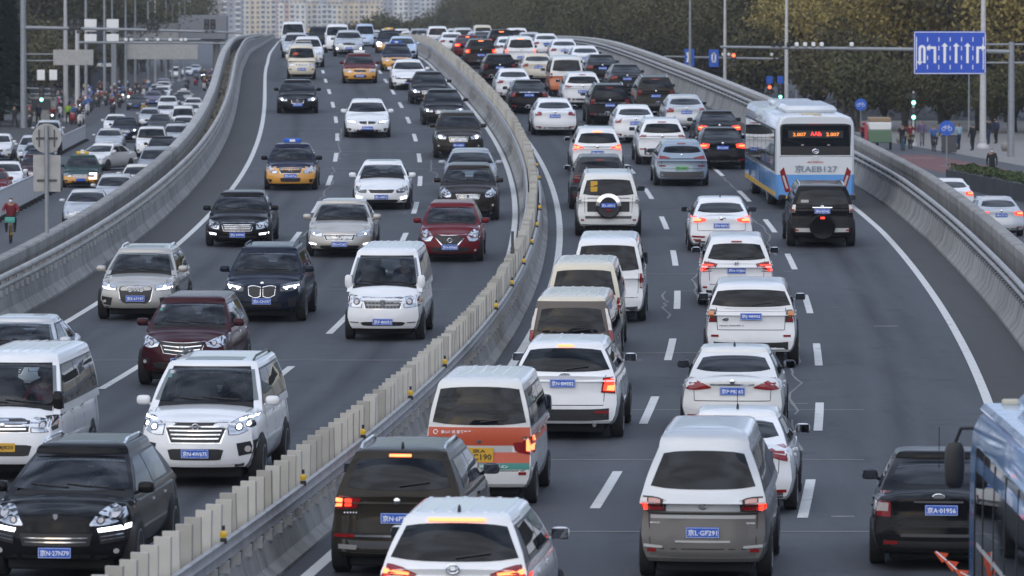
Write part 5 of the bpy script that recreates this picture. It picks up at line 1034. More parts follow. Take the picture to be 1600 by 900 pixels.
    far_l = [('white hatchback just above the far end of the median', 'hatchback', 'hatch', 'white', 640, 2.4), ('white van-like car second from the median end', 'hatchback', 'suv', 'white', 560, 2.4), ('white crossover third from the median end', 'crossover_car', 'suv', 'white', 490, 2.4), ('grey crossover with a red light, fourth from the median end', 'crossover_car', 'suv', 'steel', 430, 2.5),
        ('silver crossover by the far white sport utility car over the median', 'crossover_car', 'suv', 'silver', 420, 5.6), ('pale silver saloon with dark glass in the far middle lane', 'saloon_car', 'sedan', 'silver', 372, 5.6), ('dark grey saloon left of the black sport utility car with bright brake lights', 'saloon_car', 'sedan', 'dark_grey', 345, 5.0), ('silver estate behind the pale silver saloon in the far middle lane', 'estate_car', 'mpv', 'silver', 395, 5.3),
        ('beige van with a lit brake light at the far end of the queue', 'minibus', 'van', 'cream', 430, 8.5), ('pale grey saloon below the beige van', 'saloon_car', 'sedan', 'steel', 392, 8.2), ('tiny silver saloon on the crest left of the beige van', 'saloon_car', 'sedan', 'silver', 470, 5.5), ('tiny white saloon on the crest by the tree line', 'saloon_car', 'sedan', 'white', 510, 8.4),
        ('black saloon squeezed between white cars over the median wall', 'saloon_car', 'sedan', 'black', 404, 2.3), ('white saloon just past the far white sport utility car', 'saloon_car', 'sedan', 'white', 458, 2.3), ('dark red crossover with a red light, near the median end', 'crossover_car', 'suv', 'dark_red', 524, 2.5), ('white saloon ahead of the white people carrier', 'saloon_car', 'sedan', 'white', 307, 5.0), ('black crossover deep in the far middle lane', 'crossover_car', 'suv', 'black', 446, 5.4), ('white crossover deep in the far middle lane', 'crossover_car', 'suv', 'white', 498, 5.4), ('grey saloon deepest in the far middle lane', 'saloon_car', 'sedan', 'steel', 545, 5.6),
        ('silver saloon between two whites by the right parapet', 'saloon_car', 'sedan', 'silver', 342, 8.3), ('white saloon before the beige van', 'saloon_car', 'sedan', 'white', 411, 8.3), ('black saloon past the beige van', 'saloon_car', 'sedan', 'black', 455, 8.4), ('silver crossover past the beige van', 'crossover_car', 'suv', 'silver', 482, 8.2), ('white crossover at the very end of the right lane', 'crossover_car', 'suv', 'white', 560, 8.3)]
    for lab, nm, kd, cl, y, off in far_l:
        car(nm, lab, 'van' if kd == 'van' else 'car', kd, cl, y, off, lod=1, mirror=0, rear=(rsed() if kd == 'sedan' else dict(tl=[([(.8, 1.1), (.97, 1.1)], [(.8, .9), (.97, .9)], TAILON if 'light' in lab else TAIL)])), **B)
far_traffic()
# ------------------------------------------------------------------ buses
LEDO = mat('led_orange', (.3, .1, .02), .5, emis=(1, .30, .06), estr=1.3); LEDR = mat('led_red', (.3, .02, .02), .5, emis=(1, .06, .05), estr=1.6); BGREY = mat('bus_lettering', (.20, .24, .30), .5); CREAMB = mat('cream_plastic', (.50, .46, .34), .5)
def bus_shell(L, W, H, m_top, m_low, zb, r=.18, gl=(1.05, 2.45)):
    """rounded box shell of a city bus; returns the builder of its outline"""
    V = []; ys = [-L/2, -L/2 + .06, -L/2 + .2, 0, L/2 - .25, L/2 - .08, L/2]; ins = [.10, .03, 0, 0, 0, .04, .12]; F = []; MI = []
    prof = [(0, .32), (W/2 - .06, .32), (W/2, .40), (W/2, zb), (W/2, zb + .001), (W/2, 1.6), (W/2 - .01, 2.5), (W/2 - .04, H - .25), (W/2 - .12, H - .09), (W/2 - .30, H - .02), (0, H)]
    n = len(prof); M = 2 * n - 2
    for y, d in zip(ys, ins):
        ring = []
        for x, z in prof: ring.append((max(0, x - d) if x else 0, y, z - (d * .6 if z > H - .3 else 0)))
        for x, z in prof[-2:0:-1]: ring.append((-max(0, x - d), y, z - (d * .6 if z > H - .3 else 0)))
        V += ring
    for i in range(len(ys) - 1):
        for j in range(M): F.append((i * M + j, (i + 1) * M + j, (i + 1) * M + (j + 1) % M, i * M + (j + 1) % M)); q = j if j < n - 1 else M - 1 - j; MI.append(1 if q < 3 else 0)
    for k, s in ((0, 0), (len(ys) - 1, 1)):
        for j in range(n - 1):
            a, b = k * M + j, k * M + j + 1; c_, d_ = k * M + (M - j - 1) % M, k * M + (M - j) % M
            q = list(dict.fromkeys([a, b, c_, d_])); F.append(tuple(q if s else q[::-1])); MI.append(1 if j < 3 else 0)
    return V, F, MI
def bus(label, y, off, on, rearview=True, L=11.5, W=2.52, H=3.02):
    yc = y + L/2 - 2.6; p = rpt(yc, off); root = empty('city_bus', p, 0, label, 'bus', 'city buses on the ramp'); root.rotation_euler = (rpitch(yc), 0, -rhead(yc))
    V, F, MI = bus_shell(L, W, H, None, None, 1.12); c = Car(dict(L=L, W=W, H=H, rad=.48, fo=2.6, ro=2.6, gc=.32), 3); c.root = root; c.bvh = BVHTree.FromPolygons(V, F)
    ob('body', mk('body', V, F, [PT('bus_white'), PT('bus_blue')], MI, sharp=30), root)
    for q in (-L/2 + 3.0, L/2 - 2.7):
        for s in (1, -1):
            o = ob('wheel', WHEEL, root, (s * (W/2 - .15), q, .47), (0, 0, 0 if s > 0 else R(180)), .48); ob('rim', RIMM, o)
    for s, d in ((1, 'S'), (-1, 'Z')):
        c.patch('window_band', [(L/2 - .5, 2.55), (-L/2 + .35, 2.55)], [(L/2 - .5, 1.20), (-L/2 + .35, 1.20)], BLACK, d, off=.006, n=12, k=3, sm=0)
        n = 7
        for i in range(n):
            a = L/2 - .6 - (L - 1.1) * i / n; b = L/2 - .6 - (L - 1.1) * (i + 1) / n + .07
            c.patch('side_window', [(a, 2.48), (b, 2.48)], [(a, 1.28), (b, 1.28)], GLASS, d, off=.014, n=5, k=3, sm=0)
        c.patch('yellow_stripe', [(L/2 - .3, .56), (-L/2 + .2, .56)], [(L/2 - .3, .42), (-L/2 + .2, .42)], PLATE_Y, d, off=.006, n=10, k=1, sm=0)
        for q in (L/2 - 1.9, 0, -L/2 + 4.2): c.patch('panel_gap', [(q, 1.1), (q - .03, 1.1)], [(q, .42), (q - .03, .42)], SEAM, d, off=.006, n=2, k=3, sm=0)
    # roof units
    MB().bbox(-.85, .85, -2.1, 2.2, H - .03, H + .22, .12).build('roof_air_unit', PT('bus_white'), root, loc=(0, -L/2 + 3.6, 0)); MB().bbox(-.7, .7, -.9, .9, H - .03, H + .15, .07).build('battery_cover', PT('bus_white'), root, loc=(0, L/2 - 3.2, 0))
    return c
def citybus_rear():
    c = bus('white and blue city bus seen from behind, with an orange and red dot-matrix sign', 163, 9.05, False); L, W = c.L, c.W; root = c.root; root.rotation_euler.z += .035; root.location.x -= .30
    c.full('rear_window', [(0, 2.74), (.86, 2.74), (.90, 2.70)], [(0, 1.74), (.88, 1.74)], BLACK, 'R', off=.008, n=14, k=4, sm=1)
    c.full('rear_glass', [(0, 2.68), (.84, 2.68)], [(0, 2.02), (.86, 2.02)], GLASS, 'R', off=.016, n=12, k=3, sm=0)
    yr = -L/2 - .03
    o = MB().bbox(-.88, .88, -.02, .02, -.12, .12, .01).build('destination_sign', BLACK, root, loc=(0, yr - .01, 2.40))
    ob('lettering', text_mesh('2.007', LEDO, .115, .42), o, (-.52, -.024, 0), text_rot('R')); ob('lettering', text_mesh('2.007', LEDO, .115, .42), o, (.54, -.024, 0), text_rot('R')); ob('lettering', text_mesh('AAlb', LEDR, .14, .36), o, (.01, -.024, .02), text_rot('R'))
    ob('emblem', emblem_mesh('bull'), root, (0, yr - .0, 1.86), (0, 0, R(180)), 1.8)
    MB().bbox(-.10, .10, -.01, .01, -.10, .10, .02).build('hatch', PT('bus_white'), root, loc=(0, yr + .01, 1.64))
    ob('lettering', text_mesh('MIDI CHEXING', BAND, .05, .5), root, (0, yr - .002, 1.52), text_rot('R')); ob('lettering', text_mesh('京AEB127', BGREY, .24, 1.36), root, (.02, yr - .002, 1.31), text_rot('R'))
    c.full('engine_cover_gap', [(0, 1.72), (.92, 1.70)], [(0, 1.71), (.92, 1.69)], SEAM, 'R', off=.006, n=10, k=1, sm=0)
    V2 = [([(.76, 1.36), (.90, 1.30)], [(.62, .55), (.80, .55)])]
    c.full('blue_panel', [(0, .86), (.90, .86)], [(0, .36), (.90, .36)], PT('bus_blue'), 'R', off=.006, n=12, k=2, sm=0)
    c.full('yellow_stripe', [(0, .44), (.89, .44)], [(0, .36), (.89, .36)], PLATE_Y, 'R', off=.010, n=12, k=1, sm=0)
    c.both('tail_light', [(.80, 1.36), (.90, 1.22)], [(.62, .58), (.76, .56)], TAIL, 'R', off=.014, n=6, k=5, sm=0)
    c.both('tail_light_clear', [(.79, 1.10), (.84, 1.08)], [(.68, .68), (.74, .68)], CLEAR, 'R', off=.02, n=4, k=4, sm=0)
    ob('number_plate', PLM['b'], root, (.78, yr - .002, .92), (0, 0, 0), .5)
    MB().bbox(-.25, .25, -.12, .12, 0, .07, .02).build('roof_camera', CREAMB, root, loc=(-.18, -L/2 + .35, 3.0)); MB().bbox(-.14, .14, -.1, .1, 0, .09, .02).build('roof_camera', CREAMB, root, loc=(.05, -L/2 + .15, 2.97))
    c.full('high_brake_light', [(0, 2.735), (.2, 2.735)], [(0, 2.715), (.2, 2.715)], TAIL, 'R', off=.02, n=6, k=1, sm=0)
    c.both('roof_light', [(.30, 2.08), (.36, 2.08)], [(.30, 2.05), (.36, 2.05)], LGREY, 'R', off=.022, n=3, k=1, sm=0)
citybus_rear()
def citybus_side():
    L, W, H = 11.5, 2.52, 3.05; root = empty('city_bus', (6.40, 57.2 - L/2, rz(52)), 0, 'blue-roofed bus with reflective side windows, cut by the lower right corner of the picture', 'bus', 'city buses on the ramp'); root.rotation_euler = (0, 0, R(-.4))
    V, F, MI = bus_shell(L, W, H, None, None, 1.12); V = [(x * (1.0 if abs(y) < L/2 - .01 else 1.05), y, z) for x, y, z in V]
    c = Car(dict(L=L, W=W, H=H, rad=.48, fo=2.6, ro=2.6, gc=.32), 3); c.root = root; c.bvh = BVHTree.FromPolygons(V, F)
    ob('body', mk('body', V, F, [PT('bus_blue'), PT('bus_blue')], MI, sharp=30), root)
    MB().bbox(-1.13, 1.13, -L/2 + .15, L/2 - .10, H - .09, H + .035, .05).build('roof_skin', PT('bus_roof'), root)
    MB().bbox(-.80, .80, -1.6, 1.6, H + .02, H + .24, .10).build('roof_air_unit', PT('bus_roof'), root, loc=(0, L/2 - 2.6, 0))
    for k in range(5): MB().bbox(-.6, .6, -.03, .03, H + .23, H + .26, .01).build('vent_slat', PT('bus_blue'), root, loc=(0, L/2 - 1.6 - .3 * k, 0))
    for d in 'SZ':
        c.patch('window_band', [(L/2 - .12, 2.66), (-L/2 + .3, 2.66)], [(L/2 - .12, .80), (-L/2 + .3, .80)], GLASS, d, off=.006, n=14, k=4, sm=0)
        for q in (L/2 - .95, L/2 - 2.0, L/2 - 3.3, L/2 - 4.6, L/2 - 6.0, L/2 - 7.4, L/2 - 8.8): c.patch('window_pillar', [(q, 2.64), (q - .05, 2.64)], [(q, .82), (q - .05, .82)], BLACK, d, off=.014, n=2, k=3, sm=0)
        c.patch('lower_panel', [(L/2 - .12, .78), (-L/2 + .3, .78)], [(L/2 - .12, .40), (-L/2 + .3, .40)], PT('bus_blue'), d, off=.006, n=8, k=2, sm=0)
        c.patch('window_rail', [(L/2 - .15, 1.62), (-L/2 + .3, 1.62)], [(L/2 - .15, 1.57), (-L/2 + .3, 1.57)], LGREY, d, off=.012, n=8, k=1, sm=0)
    for q in (-L/2 + 3.0, L/2 - 2.7):
        for s in (1, -1): o = ob('wheel', WHEEL, root, (s * (W/2 - .15), q, .47), (0, 0, 0 if s > 0 else R(180)), .48); ob('rim', RIMM, o)
    c.full('windscreen', [(0, 2.8), (.88, 2.75)], [(0, 1.1), (.9, 1.1)], GLASS, 'F', off=.008, n=12, k=4, sm=0)
    MB().tube([(-1.15, L/2 - .1, 2.80), (-1.33, L/2 + .10, 2.78), (-1.40, L/2 + .12, 2.60)], .022, 7).ell((-1.40, L/2 + .12, 2.36), (.115, .07, .27), 10, 8, .5).build('door_mirror', BLACK, root)
    MB().bbox(-.1, .1, -.1, .1, 0, .07, .02).build('roof_lamp', CREAMB, root, loc=(-.80, L/2 - .30, H + .02))
    P = mat('pennant_orange', (.72, .10, .03), .6); st = empty('pennant_string', (4.98, 57.6, rz(57) + 1.30), 0, 'string of small orange pennants along the side of the blue-roofed bus', 'flags')
    pts = [Vector((-.12, 0, .03)), Vector((.0, -1.5, -.03)), Vector((.08, -3.0, .02)), Vector((.10, -4.5, -.02))]; MB().tube(pts, .007, 5).build('cord', WHITEINK, st)
    for k in range(4):
        p = pts[0].lerp(pts[3], k * .85 / 4.5) + Vector((0, 0, -.01)); q = MB().add([p + Vector((-.02, .10, 0)), p + Vector((.13, -.10, 0)), p + Vector((.07, 0, -.12)), p + Vector((-.02, .094, .0)), p + Vector((.13, -.106, 0)), p + Vector((.07, -.006, -.12))], [(0, 1, 2), (5, 4, 3), (0, 3, 4, 1), (1, 4, 5, 2), (2, 5, 3, 0)]); q.build('pennant', P, st, smooth=False)
citybus_side()
# ------------------------------------------------------------------ people, scooters, bicycles
def skin_figure(J, E, grp, sub=1):
    names = list(J); me = bpy.data.meshes.new('fig'); me.from_pydata([J[n][0] for n in names], [(names.index(a), names.index(b)) for a, b in E], []); o = bpy.data.objects.new('fig', me); COL.objects.link(o)
    o.modifiers.new('s', 'SKIN'); m2 = o.modifiers.new('u', 'SUBSURF'); m2.levels = sub
    for i, n in enumerate(names):
        r = J[n][1]; me.skin_vertices[0].data[i].radius = r if isinstance(r, tuple) else (r, r); me.skin_vertices[0].data[i].use_root = (n == 'pelvis')
    dg = bpy.context.evaluated_depsgraph_get(); dg.update(); out = bpy.data.meshes.new_from_object(o.evaluated_get(dg)); bpy.data.objects.remove(o)
    out.name = 'person'; out.materials.clear()
    for m in (COAT0, TROUSER0, SKIN, HAIR, SHOE0): out.materials.append(m)
    P = [Vector(J[n][0]) for n in names]
    for f in out.polygons:
        c = f.center; i = min(range(len(P)), key=lambda k: (P[k] - c).length - (.02 if names[k] in ('head',) else 0)); n = names[i]; g = grp.get(n.rstrip('LR'), 0)
        if n in ('head', 'crown'):
            h = Vector(J['head'][0]); g = 3 if (c.z > h.z + .045 or c.y < h.y - .04) else 2
        f.material_index = g
    out.shade_smooth(); return out
COAT0 = mat('coat', (.05, .05, .06), .8); TROUSER0 = mat('trousers', (.03, .032, .04), .8); SHOE0 = mat('shoes', (.02, .02, .02), .6)
GRP = dict(pelvis=1, hip=1, knee=1, ankle=4, toe=4, waist=0, chest=0, neck=2, shoulder=0, elbow=0, wrist=0, hand=2, head=2, crown=3)
def joints_of(pose):
    """+Y is forward; the figure stands at z = 0 (riders: z of the ground below the machine)"""
    z0 = {'walk': 0, 'stand': 0, 'ride': 0, 'drive': 0}[pose]
    if pose in ('walk', 'stand'):
        s = .16 if pose == 'walk' else .02
        J = dict(pelvis=((0, 0, .93), .13), waist=((0, 0, 1.10), (.14, .11)), chest=((0, .01, 1.32), (.17, .12)), neck=((0, .01, 1.49), .055), head=((0, .03, 1.60), (.082, .095)), crown=((0, .02, 1.69), (.075, .085)))
        for sd, q in (('L', -1), ('R', 1)):
            f = s * q
            J.update({'hip' + sd: ((.09 * q, 0, .86), .095), 'knee' + sd: ((.10 * q, f * .7 + .03, .49), .068), 'ankle' + sd: ((.10 * q, f * 1.3 - (.06 if f < 0 else 0), .09), .048), 'toe' + sd: ((.11 * q, f * 1.3 + .13, .04), .042),
                      'shoulder' + sd: ((.19 * q, 0, 1.42), .072), 'elbow' + sd: ((.25 * q, -f * .6, 1.14), .052), 'wrist' + sd: ((.25 * q, -f * 1.0 + .08, .90), .040), 'hand' + sd: ((.25 * q, -f * 1.0 + .11, .81), .034)})
    else:
        zs = .78 if pose == 'ride' else .55; lean = .06 if pose == 'ride' else -.12
        J = dict(pelvis=((0, -.25, zs), .14), waist=((0, -.24 + lean * .3, zs + .18), (.14, .11)), chest=((0, -.22 + lean, zs + .40), (.17, .12)), neck=((0, -.20 + lean, zs + .56), .055), head=((0, -.17 + lean, zs + .67), (.085, .098)), crown=((0, -.18 + lean, zs + .76), (.078, .088)))
        for sd, q in (('L', -1), ('R', 1)):
            J.update({'hip' + sd: ((.11 * q, -.18, zs - .02), .10), 'knee' + sd: ((.16 * q, .20, zs + (.0 if pose == 'ride' else .08)), .075), 'ankle' + sd: ((.15 * q, .16 if pose == 'ride' else .5, zs - .42 if pose == 'ride' else zs - .28), .05), 'toe' + sd: ((.15 * q, .30 if pose == 'ride' else .62, zs - .45 if pose == 'ride' else zs - .22), .043),
                      'shoulder' + sd: ((.19 * q, -.22 + lean, zs + .50), .072), 'elbow' + sd: ((.28 * q, .0, zs + .30), .052), 'wrist' + sd: ((.25 * q if pose == 'ride' else .17 * q, .26, zs + .27), .040), 'hand' + sd: ((.25 * q if pose == 'ride' else .15 * q, .33, zs + .28), .036)})
    return J
EDG = [('pelvis', 'waist'), ('waist', 'chest'), ('chest', 'neck'), ('neck', 'head'), ('head', 'crown')] + [e for s in 'LR' for e in (('pelvis', 'hip' + s), ('hip' + s, 'knee' + s), ('knee' + s, 'ankle' + s), ('ankle' + s, 'toe' + s), ('chest', 'shoulder' + s), ('shoulder' + s, 'elbow' + s), ('elbow' + s, 'wrist' + s), ('wrist' + s, 'hand' + s))]
FIG = {p: skin_figure(joints_of(p), EDG, GRP) for p in ('walk', 'stand', 'ride', 'drive')}
CLOTH = {'black': (.012, .012, .014), 'navy': (.02, .03, .07), 'red': (.17, .012, .022), 'grey': (.12, .12, .13), 'blue': (.05, .14, .38), 'light_blue': (.30, .42, .50), 'magenta': (.35, .02, .12), 'lime': (.30, .55, .03), 'brown': (.10, .06, .04), 'white': (.6, .6, .6), 'green': (.05, .12, .06), 'purple': (.12, .08, .18), 'mustard': (.40, .26, .05)}
def cloth(n): return mat('cloth_' + n, CLOTH[n], .8)
MASK = mat('face_mask', (.70, .74, .78), .7); HELM = {n: mat('helmet_' + n, c, .25, 0, .6) for n, c in (('white', (.7, .7, .7)), ('blue', (.04, .16, .5)), ('red', (.4, .03, .03)), ('black', (.02, .02, .02)), ('yellow', (.7, .45, .03)))}
mask_me = MB().ell((0, .075, 0), (.062, .035, .045), 8, 6).mesh('face_mask', MASK); helm_me = MB().ell((0, 0, 0), (.13, .15, .125), 12, 8).mesh('helmet', HELM['white'])
def person(pose, loc, rz, coat, trou, label, group=None, mask=False, helmet=None, sc=1.):
    o = ob('person', FIG[pose], None, loc, (0, 0, rz), sc); tag(o, label, 'person', group); over(o, cloth(coat), 0); over(o, cloth(trou), 1)
    h = Vector(joints_of(pose)['head'][0])
    if mask: ob('face_mask', mask_me, o, h + Vector((0, .02, -.03)))
    if helmet: over(ob('helmet', helm_me, o, h + Vector((0, -.01, .07))), HELM[helmet])
    return o
def make_scooter(col):
    r = empty('motor_scooter'); b = MB()
    for y, n in ((.62, 'front_wheel'), (-.58, 'rear_wheel')): MB().lathe([(-.05, .12), (-.055, .20), (-.03, .235), (.03, .235), (.055, .20), (.05, .12)], 16, 'x', (0, y, .235)).build(n, RUBBER, r)
    b.ell((0, -.42, .55), (.17, .46, .20), 12, 8, .7).bbox(-.16, .16, -.15, .40, .24, .32, .03).build('body_panel', col, r); MB().ell((0, .50, .62), (.22, .09, .36), 12, 8, .7).build('front_shield', col, r)
    MB().ell((0, -.38, .76), (.15, .38, .06), 12, 6, .7).build('saddle', BLACK, r); MB().tube([(-.33, .42, 1.02), (0, .50, 1.0), (.33, .42, 1.02)], .022, 6).tube([(0, .62, .25), (0, .46, 1.0)], .03, 6).build('handlebar', BLACK, r)
    MB().ell((0, .60, .86), (.09, .05, .07), 10, 6).build('headlamp', CLEAR, r); MB().bbox(-.20, .20, -1.02, -.66, .74, 1.10, .03).build('top_box', GREYPL, r)
    return r
SCOOT = {n: mat('scooter_' + n, c, .3, 0, .7) for n, c in (('white', (.6, .6, .6)), ('black', (.02, .02, .022)), ('red', (.4, .02, .02)), ('blue', (.04, .12, .4)), ('grey', (.2, .2, .21)))}
sc0 = make_scooter(SCOOT['white']); sc0_used = [False]
def scooter(loc, rz, col, label, group='motor scooters in the left street', box=None, head=None):
    if not sc0_used[0]: r = sc0; sc0_used[0] = True
    else: r = copy_tree(sc0)
    r.location = loc; r.rotation_euler = (0, 0, rz); tag(r, label, 'scooter', group)
    for ch in r.children:
        if ch.name.startswith(('body_panel', 'front_shield')): over(ch, SCOOT[col])
        if ch.name.startswith('top_box') and box: over(ch, SCOOT[box])
        if ch.name.startswith('headlamp') and head: over(ch, LAMPON)
    return r
def bicycle(loc, rz, frame_m, basket_m, label, group='bicycles'):
    r = empty('bicycle', loc, rz, label, 'bicycle', group); K = 20
    for y, n in ((.52, 'front_wheel'), (-.52, 'rear_wheel')):
        pts = [(0, y + .31 * math.cos(2 * math.pi * i / K), .33 + .31 * math.sin(2 * math.pi * i / K)) for i in range(K + 1)]; w = MB().tube(pts, .022, 6, False).build(n, RUBBER, r)
        s = MB()
        for i in range(10): a = 2 * math.pi * i / 10; s.tube([(0, y, .33), (0, y + .30 * math.cos(a), .33 + .30 * math.sin(a))], .004, 4)
        s.lathe([(-.04, .03), (.04, .03)], 8, 'x', (0, y, .33)).build('spokes', frame_m, w)
    MB().tube([(0, .52, .33), (0, .36, .95)], .018, 6).tube([(0, .38, .86), (0, -.12, .32), (0, -.22, .82)], .02, 6).tube([(0, -.12, .32), (0, -.52, .33), (0, -.20, .72)], .014, 6).build('frame', frame_m, r)
    MB().tube([(-.28, .22, 1.03), (0, .36, 1.0), (.28, .22, 1.03)], .014, 6).build('handlebar', BLACK, r); MB().ell((0, -.25, .86), (.08, .13, .035), 10, 6).build('saddle', BLACK, r)
    b = MB()
    for z in (.78, .86, .95): b.tube([(-.17, .48, z), (.17, .48, z), (.17, .72, z), (-.17, .72, z), (-.17, .48, z)], .008, 4)
    for x, y in ((-.17, .48), (.17, .48), (.17, .72), (-.17, .72), (0, .72)): b.tube([(x, y, .78), (x, y, .95)], .007, 4)
    b.bbox(-.165, .165, .485, .715, .80, .94, .01); b.build('basket', basket_m, r)
    return r
# drivers behind the clear windscreens
for nm_, coat in (('maroon crossover', 'grey'), ('white sport utility car with the ribbed grille', 'black'), ('black twin-lens sport utility car', 'navy'), ('white minibus with silver grille', 'navy'), ('beige-grey crossover', 'black'), ('blue-bonnet taxi nearest the camera', 'blue'), ('orange-plate minibus', 'red')):
    key = {'maroon crossover': 'dark maroon', 'white sport utility car with the ribbed grille': 'white sport utility car with a sunroof', 'black twin-lens sport utility car': 'glossy black sport', 'white minibus with silver grille': 'white minibus with a silver', 'beige-grey crossover': 'beige-grey cross', 'blue-bonnet taxi nearest the camera': 'taxi with yellow lower', 'orange-plate minibus': 'white minibus with an orange'}[nm_]
    root = next(o for o in bpy.data.objects if o.parent is None and str(o.get('label', '')).startswith(key))
    st = next(o for o in root.children if o.name.startswith('steering')); st.data.update(); zw = sum(v.co.z for v in st.data.vertices) / len(st.data.vertices); yw_ = sum(v.co.y for v in st.data.vertices) / len(st.data.vertices)
    L_ = root.matrix_basis @ Vector((-.37, yw_ - .42, zw - .86)); pp = person('drive', L_, root.rotation_euler.z, coat, 'black', 'driver in %s in the %s' % (coat, nm_), 'drivers')
    pp.rotation_euler = root.rotation_euler
# ------------------------------------------------------------------ left street
DIRL = math.pi - math.atan(-.045)
GS = 'traffic in the left street'
def scar(label, kind, col, x, y, lit=0, rot=0., lod=2, away=False, **k):
    S = KIND[kind]; d = -math.atan(-.045) if away else DIRL
    yy = y + S['L']/2 - S['fo']; fr = (fsuv(0, 2 if lit else 0) if kind in ('suv', 'boxy') else fsed(0, 2 if lit else 0)) if kind not in ('van', 'micro') else dict(hl=([(.6, .98), (.95, 1.0)], [(.6, .8), (.95, .8)]), low=[(.5, .4, .5)], lit=2 if lit else 0)
    nm = {'sedan': 'saloon_car', 'suv': 'sport_utility_car', 'boxy': 'sport_utility_car', 'van': 'minibus', 'micro': 'microvan', 'mpv': 'people_carrier', 'hatch': 'hatchback'}[kind]
    if 'taxi' in label.split(): nm = 'taxi'
    return car(nm, label, 'taxi' if nm == 'taxi' else ('van' if kind in ('van', 'micro') else 'car'), kind, col, 0, 0, not away, front=fr if not away else None, rear=rsed('京N·2T19', .8, 1) if away else None, lod=lod, opened=False, loc=(x, yy), rz_=d + rot, group=GS if not away else 'traffic in the right street', **k)
c = scar('silver saloon in the left street, nearest behind the outer wall', 'sedan', 'silver', -16.6, 196)
scar('silver hatchback behind the wall between two silver cars in the left street', 'hatch', 'silver', -16.9, 214, lod=1); scar('small silver saloon third behind the outer wall', 'sedan', 'pearl', -17.2, 232, lod=1)
scar('grey people carrier with dark glass close to the outer wall', 'mpv', 'steel', -18.0, 254); scar('white sport utility car with square grille in the middle of the left street', 'boxy', 'white', -21.5, 300)
scar('white saloon swerving across the left street', 'sedan', 'white', -22.2, 274, rot=R(-24))
c = scar('green and yellow taxi with a glowing C-shaped light beside the white hoarding', 'sedan', 'green', -21.0, 245.5, col2='yellow', two=.62, H=1.55); roof_sign(c, YEL)
c.patch('daylight_strip', [(-.75, .72), (-.40, .72)], [(-.75, .66), (-.40, .66)], DRL, 'F', off=.03, sm=0); c.patch('daylight_strip', [(-.75, .50), (-.40, .50)], [(-.75, .44), (-.40, .44)], DRL, 'F', off=.03, sm=0); c.patch('daylight_strip', [(-.75, .70), (-.67, .70)], [(-.75, .46), (-.67, .46)], DRL, 'F', off=.03, sm=0)
for lab, kd, cl, x, y in (('black saloon beside the balustrade above the grey people carrier', 'sedan', 'black', -20.3, 292), ('silver crossover between the swerving saloon and the balustrade', 'suv', 'silver', -21.2, 318), ('white hatchback above the square-grille sport utility car', 'hatch', 'white', -23.2, 356), ('dark grey saloon right of the navy sport utility car', 'sedan', 'dark_grey', -25.6, 366), ('white saloon tight behind the navy sport utility car', 'sedan', 'white', -28.8, 366), ('silver hatchback by the mustard scooter rider', 'hatch', 'silver', -28.2, 392), ('white crossover behind the white saloon with dark grille', 'suv', 'white', -30.6, 448), ('black saloon beyond the white crossover in mid-street', 'sedan', 'black', -31.6, 474)): scar(lab, kd, cl, x, y, lod=1)
scar('dark maroon saloon behind the round road sign', 'sedan', 'maroon', -23.6, 250); scar('navy sport utility car with lit headlights at the head of the scooters', 'suv', 'navy', -26.3, 342, 1); scar('silver saloon in front of the navy sport utility car', 'sedan', 'silver', -25.2, 315)
scar('white saloon with dark grille in mid-street behind the swerving saloon', 'sedan', 'white', -28.6, 416); c = scar('yellow taxi with silver bonnet far along the left street', 'sedan', 'champagne', -32.9, 505, col2='yellow', two=.66); roof_sign(c, WHITEINK)
scar('white minibus by the balustrade in the left street', 'van', 'white', -24.3, 372, 1); scar('dark saloon behind the white minibus by the balustrade', 'sedan', 'dark_grey', -22.6, 338, lod=1)
c = scar('white and yellow taxi hugging the balustrade', 'sedan', 'white', -28.6, 452, col2='yellow', two=.6, lod=1); scar('white saloon hugging the balustrade before the white and yellow taxi', 'sedan', 'white', -26.8, 420, lod=1); scar('silver saloon hugging the balustrade below two white cars', 'sedan', 'silver', -25.9, 398, lod=1)
for lab, kd, cl, x, y, lt in (('dark saloon first in the parked row', 'sedan', 'dark_grey', -35.3, 474, 0), ('purple-grey saloon with one lit headlight, second in the parked row', 'sedan', 'purple_grey', -35.6, 500, 1), ('black saloon third in the parked row', 'sedan', 'black', -36.6, 520, 0), ('white saloon fourth in the parked row', 'sedan', 'white', -37.6, 542, 0), ('silver saloon fifth in the parked row', 'sedan', 'silver', -39.4, 560, 0),
    ('pale saloon sixth in the parked row', 'sedan', 'pearl', -40.8, 590, 0), ('grey saloon at the far end of the parked row', 'sedan', 'steel', -43.0, 622, 0), ('tiny white saloon under the footbridge', 'sedan', 'white', -51.5, 800, 1), ('tiny silver saloon under the footbridge', 'sedan', 'silver', -53.3, 850, 0), ('tiny white van under the footbridge', 'micro', 'white', -50.6, 760, 0)): scar(lab, kd, cl, x, y, lt, lod=1)
for lab, kd, cl, x, y, lt in (('red saloon at the left edge behind the white hoarding', 'sedan', 'red', -23.4, 225, 0), ('white saloon with lit headlights behind the hoarding', 'sedan', 'white', -23.9, 237, 1), ('dark blue saloon behind the lit white saloon at the left', 'sedan', 'navy', -24.6, 262, 0), ('brown people carrier by the left edge', 'mpv', 'brown', -26.6, 250, 0), ('white saloon behind the brown people carrier', 'sedan', 'white', -28.2, 265, 0),
    ('pale silver crossover with lit headlight near the left edge', 'suv', 'silver', -27.0, 284, 1), ('grey saloon beside the round road sign', 'sedan', 'steel', -26.0, 276, 0), ('white hatchback at the left edge by the conifer', 'hatch', 'white', -30.2, 296, 0), ('dark grey sport utility car near the left kerb', 'suv', 'dark_grey', -28.6, 308, 0), ('silver sport utility car behind the dark grey one near the left kerb', 'suv', 'silver', -30.4, 330, 0)): scar(lab, kd, cl, x, y, lt, lod=1)
